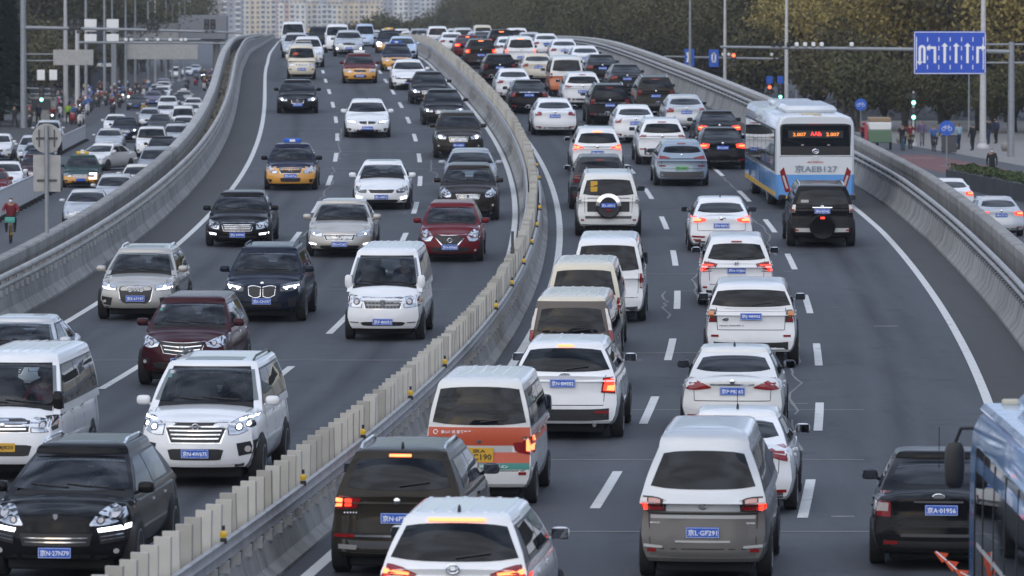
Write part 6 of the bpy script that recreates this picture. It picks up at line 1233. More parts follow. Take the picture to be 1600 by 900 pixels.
# cyclist
bicycle((-18.1, 182.2, 0), DIRL, mat('bike_yellow', (.60, .36, .03), .35, 0, .5), mat('basket_green', (.10, .42, .36), .5), 'yellow bicycle with a green front basket in the left street')
person('ride', (-18.1, 182.2, .10), DIRL, 'red', 'black', 'cyclist in a dark red jacket and white mask riding the yellow bicycle', mask=True)
# scooters and riders
rr = random.Random(11); GP = 'riders in the left street'
cols = ['black', 'navy', 'grey', 'blue', 'brown', 'black', 'black', 'black', 'navy', 'brown', 'grey', 'red']
spots = []
def free(x, y):
    return all(abs(x - a) > .9 or abs(y - b) > 2.2 for a, b in spots)
n = 0
for zone, cnt in (((-31.8, -24.6, 392, 600), 58), ((-21.6, -18.4, 602, 760), 14)):
    while cnt:
        y = rr.uniform(zone[2], zone[3]); off = rr.uniform(zone[0], zone[1]); x = rc(y) + off
        if not free(x, y): continue
        spots.append((x, y)); cnt -= 1; n += 1; a = DIRL + rr.uniform(-.3, .3); cc = rr.choice(['white', 'black', 'black', 'black', 'red', 'blue', 'grey']); cl = rr.choice(cols); hm = rr.choice([None, None, 'white', 'blue', 'black', 'black', 'yellow', 'red'])
        far_ = zone[0] > -22
        scooter((x, y, 0), a, cc, ('%s motor scooter riding near the far balustrade' if far_ else '%s motor scooter by the lamp posts') % cc, head=(n % 5 == 0))
        person('ride', (x, y, .02), a, cl, rr.choice(['black', 'navy', 'grey']), ('scooter rider in %s near the far balustrade' if far_ else 'scooter rider in %s by the lamp posts') % (cl + (' with %s helmet' % hm if hm else '')), GP, mask=rr.random() < .4, helmet=hm)
scooter((-30.3, 416, 0), DIRL, 'white', 'white motor scooter riding left of the white saloon with dark grille', head=1); person('ride', (-30.3, 416, .02), DIRL, 'mustard', 'brown', 'scooter rider in mustard left of the white saloon with dark grille', GP, mask=True)
p = rpt(455, -7.0); scooter(p, DIRL, 'red', 'red delivery scooter among cars on the ramp crest', box='red'); person('ride', p + Vector((0, 0, .02)), DIRL, 'white', 'black', 'rider in white on the red delivery scooter on the ramp crest', helmet='yellow')
for px_, y, coat, tr, lab in ((-38.4, 390, 'black', 'black', 'pedestrian in black by the conifer at the left edge'), (-37.5, 400, 'navy', 'black', 'pedestrian in navy near the grey kiosk'), (-40.4, 448, 'magenta', 'navy', 'pedestrian in a magenta coat on the left pavement'), (-35.6, 405, 'lime', 'black', 'traffic warden in a lime vest behind the round road sign'), (-39.2, 470, 'brown', 'black', 'pedestrian in brown beside the lamp posts'), (-43.5, 520, 'blue', 'navy', 'pedestrian in blue beyond the lamp posts')):
    person('walk', (px_, y, 0), DIRL + rr.uniform(-.5, .5), coat, tr, lab, 'pedestrians')
# pavement, hoardings, sign, kiosk
def gsheet(name, pts, m, z=.004, kind='structure', label=None):
    o = ob(name, mk(name, [(x, y, z) for x, y in pts], [tuple(range(len(pts)))], [m], smooth=False)); tag(o, kind=kind); return o
gsheet('pavement_left', [(rc(330) - 24.5, 330), (rc(330) - 60, 330), (rc(1000) - 90, 1000), (rc(1000) - 25, 1000)], SHOULDER)
HOARD = mat('hoarding_white', (.62, .64, .67), .5, noise=.1, nscale=1)
def hoarding(x0, y0, x1, y1, n, label, h=1.15):
    a, b = Vector((x0, y0, 0)), Vector((x1, y1, 0)); d = (b - a) / n; ang = math.atan2(d.y, d.x); w = d.length; pm_ = MB(); k = 7
    for i in range(k): u0 = w * i / k; pm_.box(u0 + .01, u0 + w / k * .55, -.02, .02, .12, h).box(u0 + w / k * .55, u0 + w / k + .01, -.008, .012, .12, h)
    pm_.box(0, w, -.03, .03, h, h + .05); me = pm_.mesh('panel', HOARD, smooth=False); ft = MB().bbox(-.06, .06, -.3, .3, 0, .12, .02).mesh('foot', RUBBER)
    r = empty('hoarding', a, 0, label, 'fence', 'white street hoardings')
    for i in range(n): ob('panel', me, r, d * i, (0, 0, ang)); ob('foot', ft, r, d * (i + .5), (0, 0, ang))
hoarding(-20.3, 188, -21.9, 243, 22, 'white ribbed hoarding beside the cyclist in the left street'); hoarding(-27.6, 305, -29.4, 348, 16, 'white ribbed hoarding behind the round road sign', 1.0)
SIGNB = mat('sign_back_grey', (.36, .36, .345), .5, .2, noise=.12)
p = rpt(132, -12.48, 0); r = empty('road_sign', p, 0, 'round and square sign backs on a grey post on the left retaining wall', 'sign')
MB().tube([(0, 0, 1.0), (0, 0, 3.95)], .055, 10).build('post', GREYPOLE, r); MB().lathe([(-.012, .39), (.012, .39)], 28, 'y', (0, .08, 3.62)).build('round_sign', SIGNB, r); MB().bbox(-.36, .36, .07, .09, 2.22, 3.18, .01).build('square_sign', SIGNB, r)
b = MB()
for z, w in ((3.62, .28), (2.52, .26)): b.box(-w, w, .045, .068, z - .03, z + .03)
for x in (-.2, .2): b.box(x - .015, x + .015, .03, .068, 3.40, 3.85)
b.build('brackets', GREYPL, r, smooth=False)
MB().bbox(-1.2, 1.2, -.8, .8, 0, 2.4, .05).bbox(-1.35, 1.35, -.95, .95, 2.4, 2.55, .03, 1)
k = empty('street_kiosk', (-38.6, 415, 0), 0, 'small grey street kiosk by the conifer', 'kiosk'); MB().bbox(-1.2, 1.2, -.8, .8, 0, 2.2, .04).build('cabin', SIGNB, k); MB().bbox(-1.35, 1.35, -.95, .95, 2.2, 2.34, .03).build('roof', GREYPOLE, k); MB().bbox(-.8, .8, -.83, -.81, 1.0, 1.9, .008).build('hatch', GREYPL, k)
def lamp_post(x, y, h, r0, label, m=GREYPOLE, z=0., arm=True):
    r = empty('lamp_post', (x, y, z), 0, label, 'lamp post', 'street lamp posts'); MB().tube([(0, 0, .0), (0, 0, h * .5), (0, 0, h)], [r0, r0 * .85, r0 * .55], 10).build('pole', m, r); MB().lathe([(0, r0 * 1.8), (.15, r0 * 1.8), (.35, r0 * 1.1)], 10, 'z').build('base', m, r)
    if arm:
        MB().tube([(0, 0, h - .1), (.9, -.2, h + .25), (2.0, -.4, h + .35)], [.05, .045, .04], 8).build('bracket', m, r); MB().ell((2.3, -.45, h + .33), (.4, .15, .07), 10, 6).build('lantern', LGREY, r)
    return r
WPOLE = mat('white_pole', (.52, .51, .50), .45, .1, noise=.08); pc = mat('pole_shade', (.20, .215, .23), .5, .2)
for i, (px, by, w, m) in enumerate(((103, 190, .22, WPOLE), (135, 172, .18, GREYPOLE), (164, 162, .17, GREYPOLE), (176, 160, .12, GREYPOLE), (197, 152, .17, GREYPOLE), (212, 146, .16, GREYPOLE), (232, 140, .16, GREYPOLE), (243, 137, .16, WPOLE), (260, 132, .15, GREYPOLE), (270, 130, .15, GREYPOLE), (281, 127, .22, GREYPOLE), (289, 125, .17, GREYPOLE))):
    s_ = (by - 42) / 7.8; z_ = 7890 / s_; lamp_post((px - 800) / s_, z_, 11 + (i % 3) * .7, w, '%s lamp post from the left in the left street row' % ['first and palest', 'second', 'third', 'fourth and slimmest', 'fifth', 'sixth', 'seventh', 'eighth', 'ninth', 'tenth', 'thick eleventh', 'twelfth'][i], m)
def signal_box(parent, loc, lit=None, n=3, m=BLACK, arrow=False):
    o = MB().bbox(-.20, .20, -.12, .12, -.2 - .2 * n + .2, .2, .03).build('signal_box', m, parent, loc=loc)
    for i in range(n):
        l = MB().lathe([(-.14, .12), (-.16, .13), (-.13, .11)], 12, 'y', (0, 0, -.4 * i)) if not (arrow and lit and lit[0] == i) else MB().lathe([(-.14, .15), (-.18, .15)], 12, 'y', (0, 0, -.4 * i))
        l.build('signal_lens', lit[1] if lit and lit[0] == i else GREYPL, o)
    return o
SIGR = mat('signal_red', (.5, .05, .02), .4, emis=(1, .10, .04), estr=4); SIGG = mat('signal_green', (.1, .6, .5), .4, emis=(.25, 1, .80), estr=4); WBOARD = mat('white_board', (.80, .80, .78), .5)
g = empty('signal_gantry', (-37.7, 390, 0), 0, 'grey signal gantry reaching over the left street with black signal boxes', 'gantry', 'signal gantries')
MB().tube([(0, 0, 0), (0, 0, 12)], [.26, .20], 12).build('pole', GREYPOLE, g); MB().tube([(0, 0, 7.75), (8, 0, 7.6), (17, 0, 7.35)], [.15, .12, .09], 10).build('arm', GREYPOLE, g)
for x in (4.0, 10.0, 14.4):
    for d in (-.24, .24): signal_box(g, (x + d, -.2, 8.2))
MB().bbox(2.3, 5.4, -.05, .05, 4.85, 6.05, .02).build('sign_back', SIGNB, g)
for z in (5.2, 5.7): MB().tube([(0, 0, z), (2.4, 0, z)], .05, 8).build('sign_tube', GREYPOLE, g)
MB().tube([(0, 0, 3.1), (2.4, 0, 3.0)], .05, 8).build('low_arm', GREYPOLE, g); signal_box(g, (1.4, -.1, 3.0), (2, SIGG)); signal_box(g, (2.3, -.1, 3.0))
for x in (1.35, 2.3): MB().bbox(x - .3, x + .3, -.1, -.05, 3.7, 4.5, .02).build('white_board', WBOARD, g)
g = empty('signal_gantry', (-39.3, 457, 0), 0, 'second camera gantry with white boards farther along the left street', 'gantry', 'signal gantries')
MB().tube([(0, 0, 0), (0, 0, 8)], [.24, .18], 12).build('pole', WPOLE, g); MB().tube([(0, 0, 6.4), (14, 0, 6.3)], [.13, .08], 10).build('arm', GREYPOLE, g)
for x in (1.2, 3.2):
    MB().bbox(x - .55, x + .55, -.08, .0, 7.4, 8.5, .02).build('white_board', WBOARD, g); MB().bbox(x - .55, x + .55, -.08, .0, 6.5, 7.15, .02).build('white_board', WBOARD, g); MB().tube([(x, .05, 6.3), (x, .05, 8.5)], .04, 6).build('board_post', GREYPOLE, g)
for x in (4.4, 4.9, 6.3, 7.3, 8.4, 9.4, 9.8): MB().bbox(x - .14, x + .14, -.25, .2, 6.5, 6.78, .05).build('traffic_camera', WBOARD, g)
g = empty('sign_gantry', (-44, 560, 0), 0, 'wide grey sign back on a gantry across the left street', 'gantry'); MB().tube([(0, 0, 0), (0, 0, 7.2)], [.25, .2], 10).build('pole', GREYPOLE, g); MB().tube([(0, 0, 6.4), (9.5, 0, 6.4)], .12, 8).build('arm', GREYPOLE, g); MB().bbox(1.2, 9.2, -.08, .04, 4.2, 6.1, .03).build('sign_back', SIGNB, g)
# footbridge and shop building behind the left street
f = empty('footbridge', (-50, 650, 0), 0, 'pale pedestrian footbridge crossing the left street', 'footbridge'); MB().box(-16, 13.2, -1.6, 1.6, 5.9, 7.3).build('deck', COPING, f, smooth=False); MB().box(-16, 13.2, -1.75, -1.65, 7.34, 8.3).build('parapet', mat('bridge_panel', (.22, .225, .235), .5), f, smooth=False); MB().bbox(7.4, 13.4, -2.2, 2.2, 6.2, 9.3, .08).build('stair_tower', mat('stair_cladding', (.22, .23, .25), .5), f)
for x in (-14, -6, 12): MB().lathe([(0, .5), (6.0, .45)], 14, 'z', (x, 0, 0)).build('pier', CONC, f)
MB().box(-16.3, -12.3, -1.8, -1.76, 7.9, 8.5).build('red_banner', BAND, f, smooth=False)
s_ = empty('shop_building', (-58, 600, 0), 0, 'dark two-storey shop building with a white canopy beside the left pavement', 'building'); MB().box(-14, 8, 0, 20, 0, 8).build('wall', mat('shop_wall', (.05, .05, .055), .7), s_, smooth=False)
for i in range(8):
    for z in (.6, 4.4): MB().bbox(-13.5 + 2.7 * i, -11.2 + 2.7 * i, -.08, -.01, z, z + 2.9, .02).build('window', GLASS, s_)
MB().bbox(4, 11, -5, 0, 3.1, 3.5, .05).build('canopy', WBOARD, s_)
# ------------------------------------------------------------------ right street
scar('silver saloon with lit red lights in the right street beyond the wall', 'sedan', 'silver', 18.1, 188.5, away=True); scar('white saloon roof beyond the right wall beside the hedge planter', 'sedan', 'white', 18.3, 211, away=True, lod=1)
def glines(name, pts, w, m, z): 
    v = []; 
    for i, (x, y) in enumerate(pts):
        a = pts[max(0, i - 1)]; b = pts[min(len(pts) - 1, i + 1)]; d = Vector((b[0] - a[0], b[1] - a[1])).normalized(); q = Vector((-d.y, d.x)) * w / 2; v += [(x + q.x, y + q.y, z), (x - q.x, y - q.y, z)]
    return tag(ob(name, mk(name, v, [(2 * i, 2 * i + 1, 2 * i + 3, 2 * i + 2) for i in range(len(pts) - 1)], [m], smooth=False)), kind='structure')
gsheet('bicycle_lane_road', [(22.0, 262), (24.5, 215), (31, 215), (29.5, 262), (27.5, 310), (25.0, 360), (19.8, 360), (21.3, 310)], ASPH2, .004)
gsheet('red_lane_road', [(23.4, 262), (25.4, 228), (28.4, 228), (27.4, 268), (25.6, 308), (21.5, 308)], REDLANE, .008)
gsheet('pavement_right', [(27.4, 310), (29.4, 268), (31, 232), (60, 232), (60, 420), (24.2, 420), (25.4, 345)], PAVE, .012)
for a in ([(20.7, 262), (20.4, 300)], [(22.6, 300), (25.2, 300)], [(24.9, 258), (26.6, 258)], [(24.0, 284), (25.0, 284)], [(20.2, 206), (21.4, 206)], [(20.2, 216), (20.2, 219)], [(20.4, 196), (20.4, 199)]): glines('street_marking_line', a, .22, LINE, .016)
pl = empty('hedge_planter', (0, 0, 0), 0, 'dark stone planter with a clipped hedge beside the right street', 'planter')
def quadbox(name, a, b, w, z0, z1, m, parent):
    a, b = Vector((*a, 0)), Vector((*b, 0)); d = (b - a).normalized(); q = Vector((-d.y, d.x, 0)) * w; v = [p + Vector((0, 0, z)) for z in (z0, z1) for p in (a, b, b - q, a - q)]
    return ob(name, mk(name, v, [(0, 3, 2, 1), (4, 5, 6, 7), (0, 1, 5, 4), (1, 2, 6, 5), (2, 3, 7, 6), (3, 0, 4, 7)], [m], smooth=False), parent)
STONED = mat('dark_planter_stone', (.055, .057, .062), .5, noise=.3, nscale=1.5)
A_, B_ = Vector((21.4, 249, 0)), Vector((23.6, 212, 0)); nseg = 12
for i in range(nseg):
    a = A_.lerp(B_, i / nseg); b = A_.lerp(B_, (i + .985) / nseg); quadbox('planter_slab', (a.x, a.y), (b.x, b.y), -1.5, 0, .78, STONED, pl)
LEAFH = mat('hedge_leaf', (.055, .075, .018), .7, noise=.45, nscale=3)
b = MB(); rh = random.Random(5)
for i in range(5200):
    t = rh.random(); u = rh.random(); base = A_.lerp(B_, t) + Vector((.05 + 1.4 * u, 0, 0)); top = .98 + .05 * math.sin(t * 70) + .04 * math.sin(u * 9 + t * 31)
    e = rh.random(); z = top if e < .6 else rh.uniform(.74, top); c_ = base + Vector((0, 0, z)); s = rh.uniform(.05, .10); a = Vector((rh.uniform(-1, 1), rh.uniform(-1, 1), rh.uniform(-.4, .9))).normalized(); q = a.orthogonal().normalized() * s; w = a.cross(q) * .8
    b.add([c_ - q, c_ + w, c_ + q, c_ - w], [(0, 1, 2, 3)])
b.build('hedge', LEAFH, pl, smooth=False)
person('walk', (24.1, 253.5, 0), math.pi * .96, 'black', 'black', 'person in black with a white mask walking behind the hedge planter', mask=True)
def signpost_bike(x, y, h, label, rad=.42):
    r = empty('bicycle_sign', (x, y, 0), 0, label, 'sign', 'round blue bicycle signs'); MB().tube([(0, 0, 0), (0, 0, h + rad * .8)], .04, 8).build('post', GREYPOLE, r); MB().lathe([(-.015, rad), (.015, rad)], 28, 'y', (0, -.06, h)).build('disc', mat('sign_blue', (.02, .11, .52), .4), r)
    b = MB(); K = 14
    for cx in (-.17, .17): b.tube([(cx + .10 * math.cos(2 * math.pi * i / K), -.08, h - .04 + .10 * math.sin(2 * math.pi * i / K)) for i in range(K + 1)], .014, 5, False)
    b.tube([(-.17, -.08, h - .04), (-.07, -.08, h + .10), (.10, -.08, h + .10), (0, -.08, h - .04), (-.07, -.08, h + .10)], .013, 5).tube([(.17, -.08, h - .04), (.09, -.08, h + .16), (.15, -.08, h + .17)], .013, 5).tube([(-.08, -.08, h + .14), (-.10, -.08, h + .10)], .016, 5); b.build('bicycle_symbol', WHITEINK, r)
    MB().add([(-.02, -.078, h - .20), (.10, -.078, h - .29), (.02, -.078, h - .28), (.02, -.07, h - .2)], [(0, 1, 2), (2, 1, 0)]).build('arrow_symbol', WHITEINK, r, smooth=False)
signpost_bike(24.1, 280, 2.2, 'round blue bicycle sign on a post behind the hedge planter'); signpost_bike(24.3, 352, 2.4, 'round blue bicycle sign farther off above the bus roof')
def arrow(b, x, z, h, kind, w=.075, y=0):
    add = lambda p: b.add([(px, y, pz) for px, pz in p] + [(px, y + .01, pz) for px, pz in p], [tuple(range(len(p))), tuple(range(2 * len(p) - 1, len(p) - 1, -1))])
    head = lambda cx, cz, dx, dz, s=.2: add([(cx + dx * s * 1.1, cz + dz * s * 1.1), (cx - dz * s, cz + dx * s), (cx - dz * w * .9, cz + dx * w * .9), (cx + dz * w * .9, cz - dx * w * .9), (cx + dz * s, cz - dx * s)])
    bar = lambda x0, z0, x1, z1: add([(x0, z0), (x1, z0), (x1, z1), (x0, z1)])
    if kind == 'up': bar(x - w, z, x + w, z + h); head(x, z + h, 0, 1)
    if kind == 'left': bar(x - w, z, x + w, z + h); bar(x - .30, z + h - 2 * w, x - w, z + h); head(x - .30, z + h - w, -1, 0)
    if kind == 'right': bar(x - w, z, x + w, z + h); bar(x + w, z + h - 2 * w, x + .26, z + h); head(x + .26, z + h - w, 1, 0)
    if kind == 'u': bar(x + .08, z, x + .08 + 2 * w, z + h - .12); bar(x - .20, z + .08, x - .20 + 2 * w, z + h - .12); add([(x - .20, z + h - .12), (x - .16, z + h + .02), (x + .02, z + h + .1), (x + .18, z + h + .02), (x + .08 + 2 * w, z + h - .12), (x + .08, z + h - .12), (x + .02, z + h - .05), (x - .05, z + h - .12)]); head(x - .20 + w, z + .10, 0, -1)
g = empty('sign_gantry', (30.0, 303.6, 0), 0, 'tall gantry pole holding the blue lane-arrow sign over the right street', 'gantry'); MB().tube([(0, 0, 0), (0, 0, 6.9)], [.22, .17], 12).build('pole', GREYPOLE, g); MB().tube([(.1, 0, 6.3), (-6, 0, 6.45), (-17.5, 0, 6.6)], [.14, .12, .08], 10).build('arm', GREYPOLE, g)
for z in (6.75, 5.65): MB().tube([(.8, .12, z), (-5.5, .12, z)], .06, 8).build('sign_tube', GREYPOLE, g)
SB = mat('sign_blue_panel', (.012, .075, .50), .35); sg = MB().bbox(-2.17, 2.17, -.03, .03, -1.29, 1.29, .02).build('lane_sign', SB, g, loc=(-3.72, -.2, 6.25))
b = MB()
for q in ((-2.14, 2.14, 1.22, 1.26), (-2.14, 2.14, -1.26, -1.22), (-2.14, -2.10, -1.26, 1.26), (2.10, 2.14, -1.26, 1.26), (-2.03, -1.98, -1.0, .95), (1.98, 2.03, -1.0, .95)): b.box(q[0], q[1], -.04, -.035, q[2], q[3])
b.build('sign_border', WHITEINK, sg, smooth=False); b = MB()
for i in range(5):
    for z in (-.85, -.30, .27, .80): b.box(-1.34 + .68 * i - .025, -1.34 + .68 * i + .025, -.04, -.035, z - .13, z + .13)
b.build('lane_divider_marks', WHITEINK, sg, smooth=False); b = MB()
for i, kd in enumerate(('u', 'left', 'up', 'up', 'up', 'right')): arrow(b, -1.68 + .685 * i + (.1 if kd == 'left' else -.08 if kd == 'right' else 0), -.62, 1.0, kd, y=-.045)
b.build('lane_arrows', WHITEINK, sg, smooth=False)
for x in (-11.4, -11.9, -12.4, -12.9, -13.4, -13.9, -14.3, -9.6): MB().bbox(x - .11, x + .11, -.25, .2, 6.62, 6.88, .04).build('traffic_camera', BLACK if x < -13 else WBOARD, g)
lamp_post(30.2, 324, 12, .22, 'pale lamp post behind the blue lane-arrow sign', WPOLE); lamp_post(18.95, 349, 12, .15, 'pale lamp post left of the city bus roof', WPOLE); lamp_post(16.6, 394, 12, .15, 'pale lamp post second from the bus along the tree line', WPOLE); lamp_post(15.15, 430, 12, .14, 'grey lamp post third from the bus along the tree line')
lamp_post(31.2, 345, 6.5, .06, 'thin grey post by the right pavement with a white cap', GREYPOLE, arm=False); 
p0 = Vector((24.6, 436, 0)); g = empty('signal_gantry', p0, 0, 'signal arm over the trees with a red arrow and two small blue signs', 'gantry', 'signal gantries'); MB().tube([(0, 0, 0), (0, 0, 6)], [.2, .15], 10).build('pole', GREYPOLE, g); MB().tube([(0, 0, 5.0), (-11.5, 0, 5.25)], [.11, .07], 8).build('arm', GREYPOLE, g)
sgn_m = MATS['sign_blue']
o = MB().bbox(-.42, .42, -.1, -.06, -.75, .75, .02).build('blue_sign', sgn_m, g, loc=(-9.3, -.1, 5.15)); MB().tube([(-.15, -.11, -.4), (-.05, -.11, .1), (-.2, -.11, .45)], .13, 6).build('sign_stripe', WHITEINK, o); MB().tube([(.0, -.2, -.35), (.08, -.2, .1), (-.02, -.2, .4)], .07, 6).build('sign_stripe', BAND, o)
o = MB().bbox(-.42, .42, -.1, -.06, -.75, .75, .02).build('blue_sign', sgn_m, g, loc=(-7.2, -.1, 5.1)); b = MB()
for q in ((-.2, .2, .35, .5), (-.2, .2, -.35, -.2), (-.2, -.08, -.3, .5), (.08, .2, -.3, .5)): b.box(q[0], q[1], -.12, -.105, q[2], q[3])
b.build('sign_figure', WHITEINK, o, smooth=False); signal_box(g, (-5.5, -.1, 5.35), (0, SIGR), arrow=True); 
for x in (-1.2, -2.2, -5.9, -6.4): MB().bbox(x - .12, x + .12, -.25, .2, 5.3, 5.55, .04).build('traffic_camera', WBOARD, g)
for dx, lit, lab in ((-4.1, (0, SIGR), 'red'), (-3.2, (2, SIGG), 'green')):
    q = empty('traffic_signal', (24.6 + dx + .9, 420, 0), 0, 'low traffic signal showing %s under a small blue sign' % lab, 'traffic light', 'low traffic signals'); MB().tube([(0, 0, 0), (0, 0, 3.5)], .06, 8).build('post', GREYPOLE, q); signal_box(q, (0, -.1, 2.8), lit); MB().bbox(-.26, .26, -.08, -.04, 3.1, 3.7, .02).build('blue_sign', sgn_m, q)
q = empty('traffic_signal', (26.3, 331, 0), 0, 'slim traffic signal showing two green lights before the dark trees', 'traffic light'); MB().tube([(0, 0, 0), (0, 0, 3.6)], .07, 8).build('post', WPOLE, q); signal_box(q, (0, -.1, 3.25), (1, SIGG), 2); signal_box(q, (0, -.1, 2.3), (1, SIGG), 2); MB().lathe([(0, .25), (.3, .2), (.5, .08)], 10, 'z').build('base', WPOLE, q)
for x, y, coat, tr, pose, lab in ((29.0, 318, 'black', 'black', 'stand', 'person in a long black coat by the lamp post base'), (28.3, 320, 'light_blue', 'navy', 'stand', 'person in a pale blue jacket near the litter bin'), (27.6, 323, 'navy', 'black', 'stand', 'person in navy behind the bicycle sign'), (26.8, 330, 'purple', 'grey', 'walk', 'person in purple farther along the right pavement'), (31.6, 335, 'black', 'navy', 'stand', 'person in black among the parked bicycles'), (32.3, 337, 'navy', 'black', 'stand', 'person in navy beside the thin grey post')):
    person(pose, (x, y, .012), math.pi * (1 if pose == 'walk' else .2), coat, tr, lab, 'pedestrians')
bm_ = mat('bike_dark', (.03, .03, .035), .4); bb_ = mat('bike_blue', (.04, .25, .35), .4)
for x, y, coat, tr, m_, lab in ((24.6, 318, 'black', 'black', bb_, 'black jacket'), (25.4, 322, 'red', 'mustard', bm_, 'dark red jacket and mustard trousers'), (26.4, 316, 'blue', 'navy', bm_, 'blue jacket')):
    bicycle((x, y, .012), math.pi * 1.02, m_, bm_, 'bicycle under the rider in a %s on the right pavement' % lab, 'bicycles on the right pavement'); person('ride', (x, y, .11), math.pi * 1.02, coat, tr, 'cyclist in a %s on the right pavement' % lab, 'cyclists on the right pavement')
ct = empty('delivery_tricycle', (23.4, 322, 0), 0, 'green delivery tricycle stacked with boxes beyond the bus', 'tricycle'); MB().bbox(-.75, .75, -1.0, 1.0, .45, 1.25, .04).build('cargo_bed', mat('cart_green', (.12, .20, .12), .6), ct); MB().bbox(-.72, .72, -.95, .95, 1.25, 1.75, .05).build('white_sacks', WBOARD, ct); MB().bbox(-.70, .70, -.9, .9, 1.75, 2.05, .05).build('cardboard_box', mat('cardboard', (.32, .23, .14), .8), ct); MB().bbox(-1.0, -.76, -1.0, -.9, .5, 1.6, .02).build('red_board', mat('red_board', (.4, .06, .08), .6), ct)
for x, y in ((-.7, -.5), (.7, -.5), (0, 1.5)): MB().lathe([(-.05, .2), (-.06, .32), (.06, .32), (.05, .2)], 14, 'x', (x, y, .32)).build('wheel', RUBBER, ct)
MB().tube([(0, 1.5, .3), (0, 1.25, 1.1)], .03, 6).tube([(-.3, 1.2, 1.1), (.3, 1.2, 1.1)], .025, 6).build('handlebar', BLACK, ct)
person('ride', (22.6, 324, .1), math.pi * 1.05, 'red', 'black', 'tricycle rider in red beside the box-laden tricycle', helmet='red')
lb = empty('litter_bin', (27.0, 312, .012), 0, 'dark grey litter bin in front of the bicycle sign', 'bin'); MB().bbox(-.45, .45, -.25, .25, .05, 1.1, .04).build('bin_body', GREYPL, lb); MB().bbox(-.5, .5, -.3, .3, 1.1, 1.18, .03).build('lid', GREYPOLE, lb)
for i, (x, y) in enumerate(((25.6, 345), (26.0, 338), (27.8, 318.5), (30.9, 316), (32.2, 314), (33.6, 313))): tag(MB().ell((0, 0, .30), (.32, .32, .32), 14, 9).lathe([(0, .22), (.1, .2)], 12, 'z').build('stone_ball_bollard', PAVE, loc=(x, y, .012)), 'round stone ball bollard on the right pavement edge', 'bollard', 'stone ball bollards')
# ------------------------------------------------------------------ trees
def leaf_mat(name, cols):
    m, n, l, b = newmat(name); oi = n.new('ShaderNodeObjectInfo'); t = noise_nodes(n, l, .55, 5, .6); t2 = noise_nodes(n, l, 3.0, 3, .6)
    c1 = mixcol(n, l, rng(n, l, t.outputs[0], .36, .64), cols[0], cols[1]); c2 = mixcol(n, l, rng(n, l, t2.outputs[0], .4, .8, 0, .7), c1, cols[2]); c3 = mixcol(n, l, rng(n, l, oi.outputs['Random'], .2, 1, 0, .55), c2, cols[3])
    l.new(c3, b.inputs['Base Color']); b.inputs['Roughness'].default_value = .7; b.inputs['Specular IOR Level'].default_value = .2
    return m
LEAF_A = leaf_mat('autumn_leaf', ((.26, .215, .070), (.40, .30, .095), (.15, .155, .058), (.24, .19, .08)))
LEAF_G = leaf_mat('olive_leaf', ((.085, .086, .040), (.13, .115, .050), (.052, .058, .028), (.11, .09, .045)))
LEAF_D = leaf_mat('conifer_leaf', ((.010, .022, .012), (.018, .032, .014), (.008, .015, .010), (.014, .024, .012)))
BARK = mat('bark', (.055, .045, .036), .9, noise=.4, nscale=5)
def tree_meshes(seed, h, spread, leaf, nleaf, conifer=False, ls=.22):
    r = random.Random(seed); tb = MB(); tips = []
    def limb(p, d, ln, rad, depth):
        q = p; pts = [p]; rs = [rad]
        for i in range(4):
            d = (d + Vector((r.uniform(-.22, .22), r.uniform(-.22, .22), r.uniform(-.02, .16)))).normalized(); q = q + d * ln / 4; pts.append(q); rs.append(rad * (1 - .18 * (i + 1)))
            if depth < 2 and i >= 1:
                for _ in range(2 if depth == 0 else 1):
                    a = r.uniform(0, 6.283); nd = (d * .55 + Vector((math.cos(a), math.sin(a), r.uniform(.0, .55))) * .85).normalized(); limb(q, nd, ln * r.uniform(.45, .65), rad * .5, depth + 1)
            if depth >= 1: tips.append((q.copy(), depth))
        tb.tube(pts, rs, 6 if depth else 9); tips.append((q.copy(), depth))
    if conifer:
        tb.tube([(0, 0, 0), (0, 0, h * .5), (0, 0, h)], [.22, .14, .03], 8)
        V = []; F = []
        for i in range(nleaf):
            t = r.random() ** .8; z = h * (.06 + .94 * t); rad = spread * (1 - t) ** .8 * r.uniform(.45, 1.05) + .1; a = r.uniform(0, 6.283); c = Vector((rad * math.cos(a), rad * math.sin(a), z + r.uniform(-.3, .3))); dr = Vector((math.cos(a), math.sin(a), -.35)).normalized(); s = ls * r.uniform(.6, 1.5); w = dr.cross(Vector((0, 0, 1))).normalized() * s * .45
            k = len(V); V += [c - w, c + dr * s * .8, c + w, c - dr * s * .5]; F.append((k, k + 1, k + 2, k + 3))
    else:
        th = h * r.uniform(.22, .30); tb.tube([(0, 0, 0), (r.uniform(-.1, .1), r.uniform(-.1, .1), th * .6), (0, 0, th)], [.26, .20, .17], 10)
        for i in range(5): a = 6.283 * i / 5 + r.uniform(-.3, .3); limb(Vector((0, 0, th * r.uniform(.85, 1))), Vector((math.cos(a) * .62, math.sin(a) * .62, 1)).normalized(), h * r.uniform(.40, .58), .11, 0)
        limb(Vector((0, 0, th)), Vector((0, 0, 1)), h * .62, .14, 0)
        V = []; F = []; cl = [t for t, d in tips if t.z > th * 1.05]
        for i in range(nleaf):
            t = cl[int(r.random() * len(cl))]; R_ = spread * .19; g = Vector((r.gauss(0, 1), r.gauss(0, 1), r.gauss(0, .75))) * R_ * .62; c = t + g
            a = Vector((r.uniform(-1, 1), r.uniform(-1, 1), r.uniform(-.2, 1))).normalized(); s = ls * r.uniform(.6, 1.4); q = a.orthogonal().normalized(); q = (q * math.cos(i) + a.cross(q) * math.sin(i)) * s; w = a.cross(q) * .62
            k = len(V); V += [c - q, c + w, c + q, c - w]; F.append((k, k + 1, k + 2, k + 3))
    return tb.mesh('trunk', BARK), mk('crown', V, F, [leaf], smooth=False)
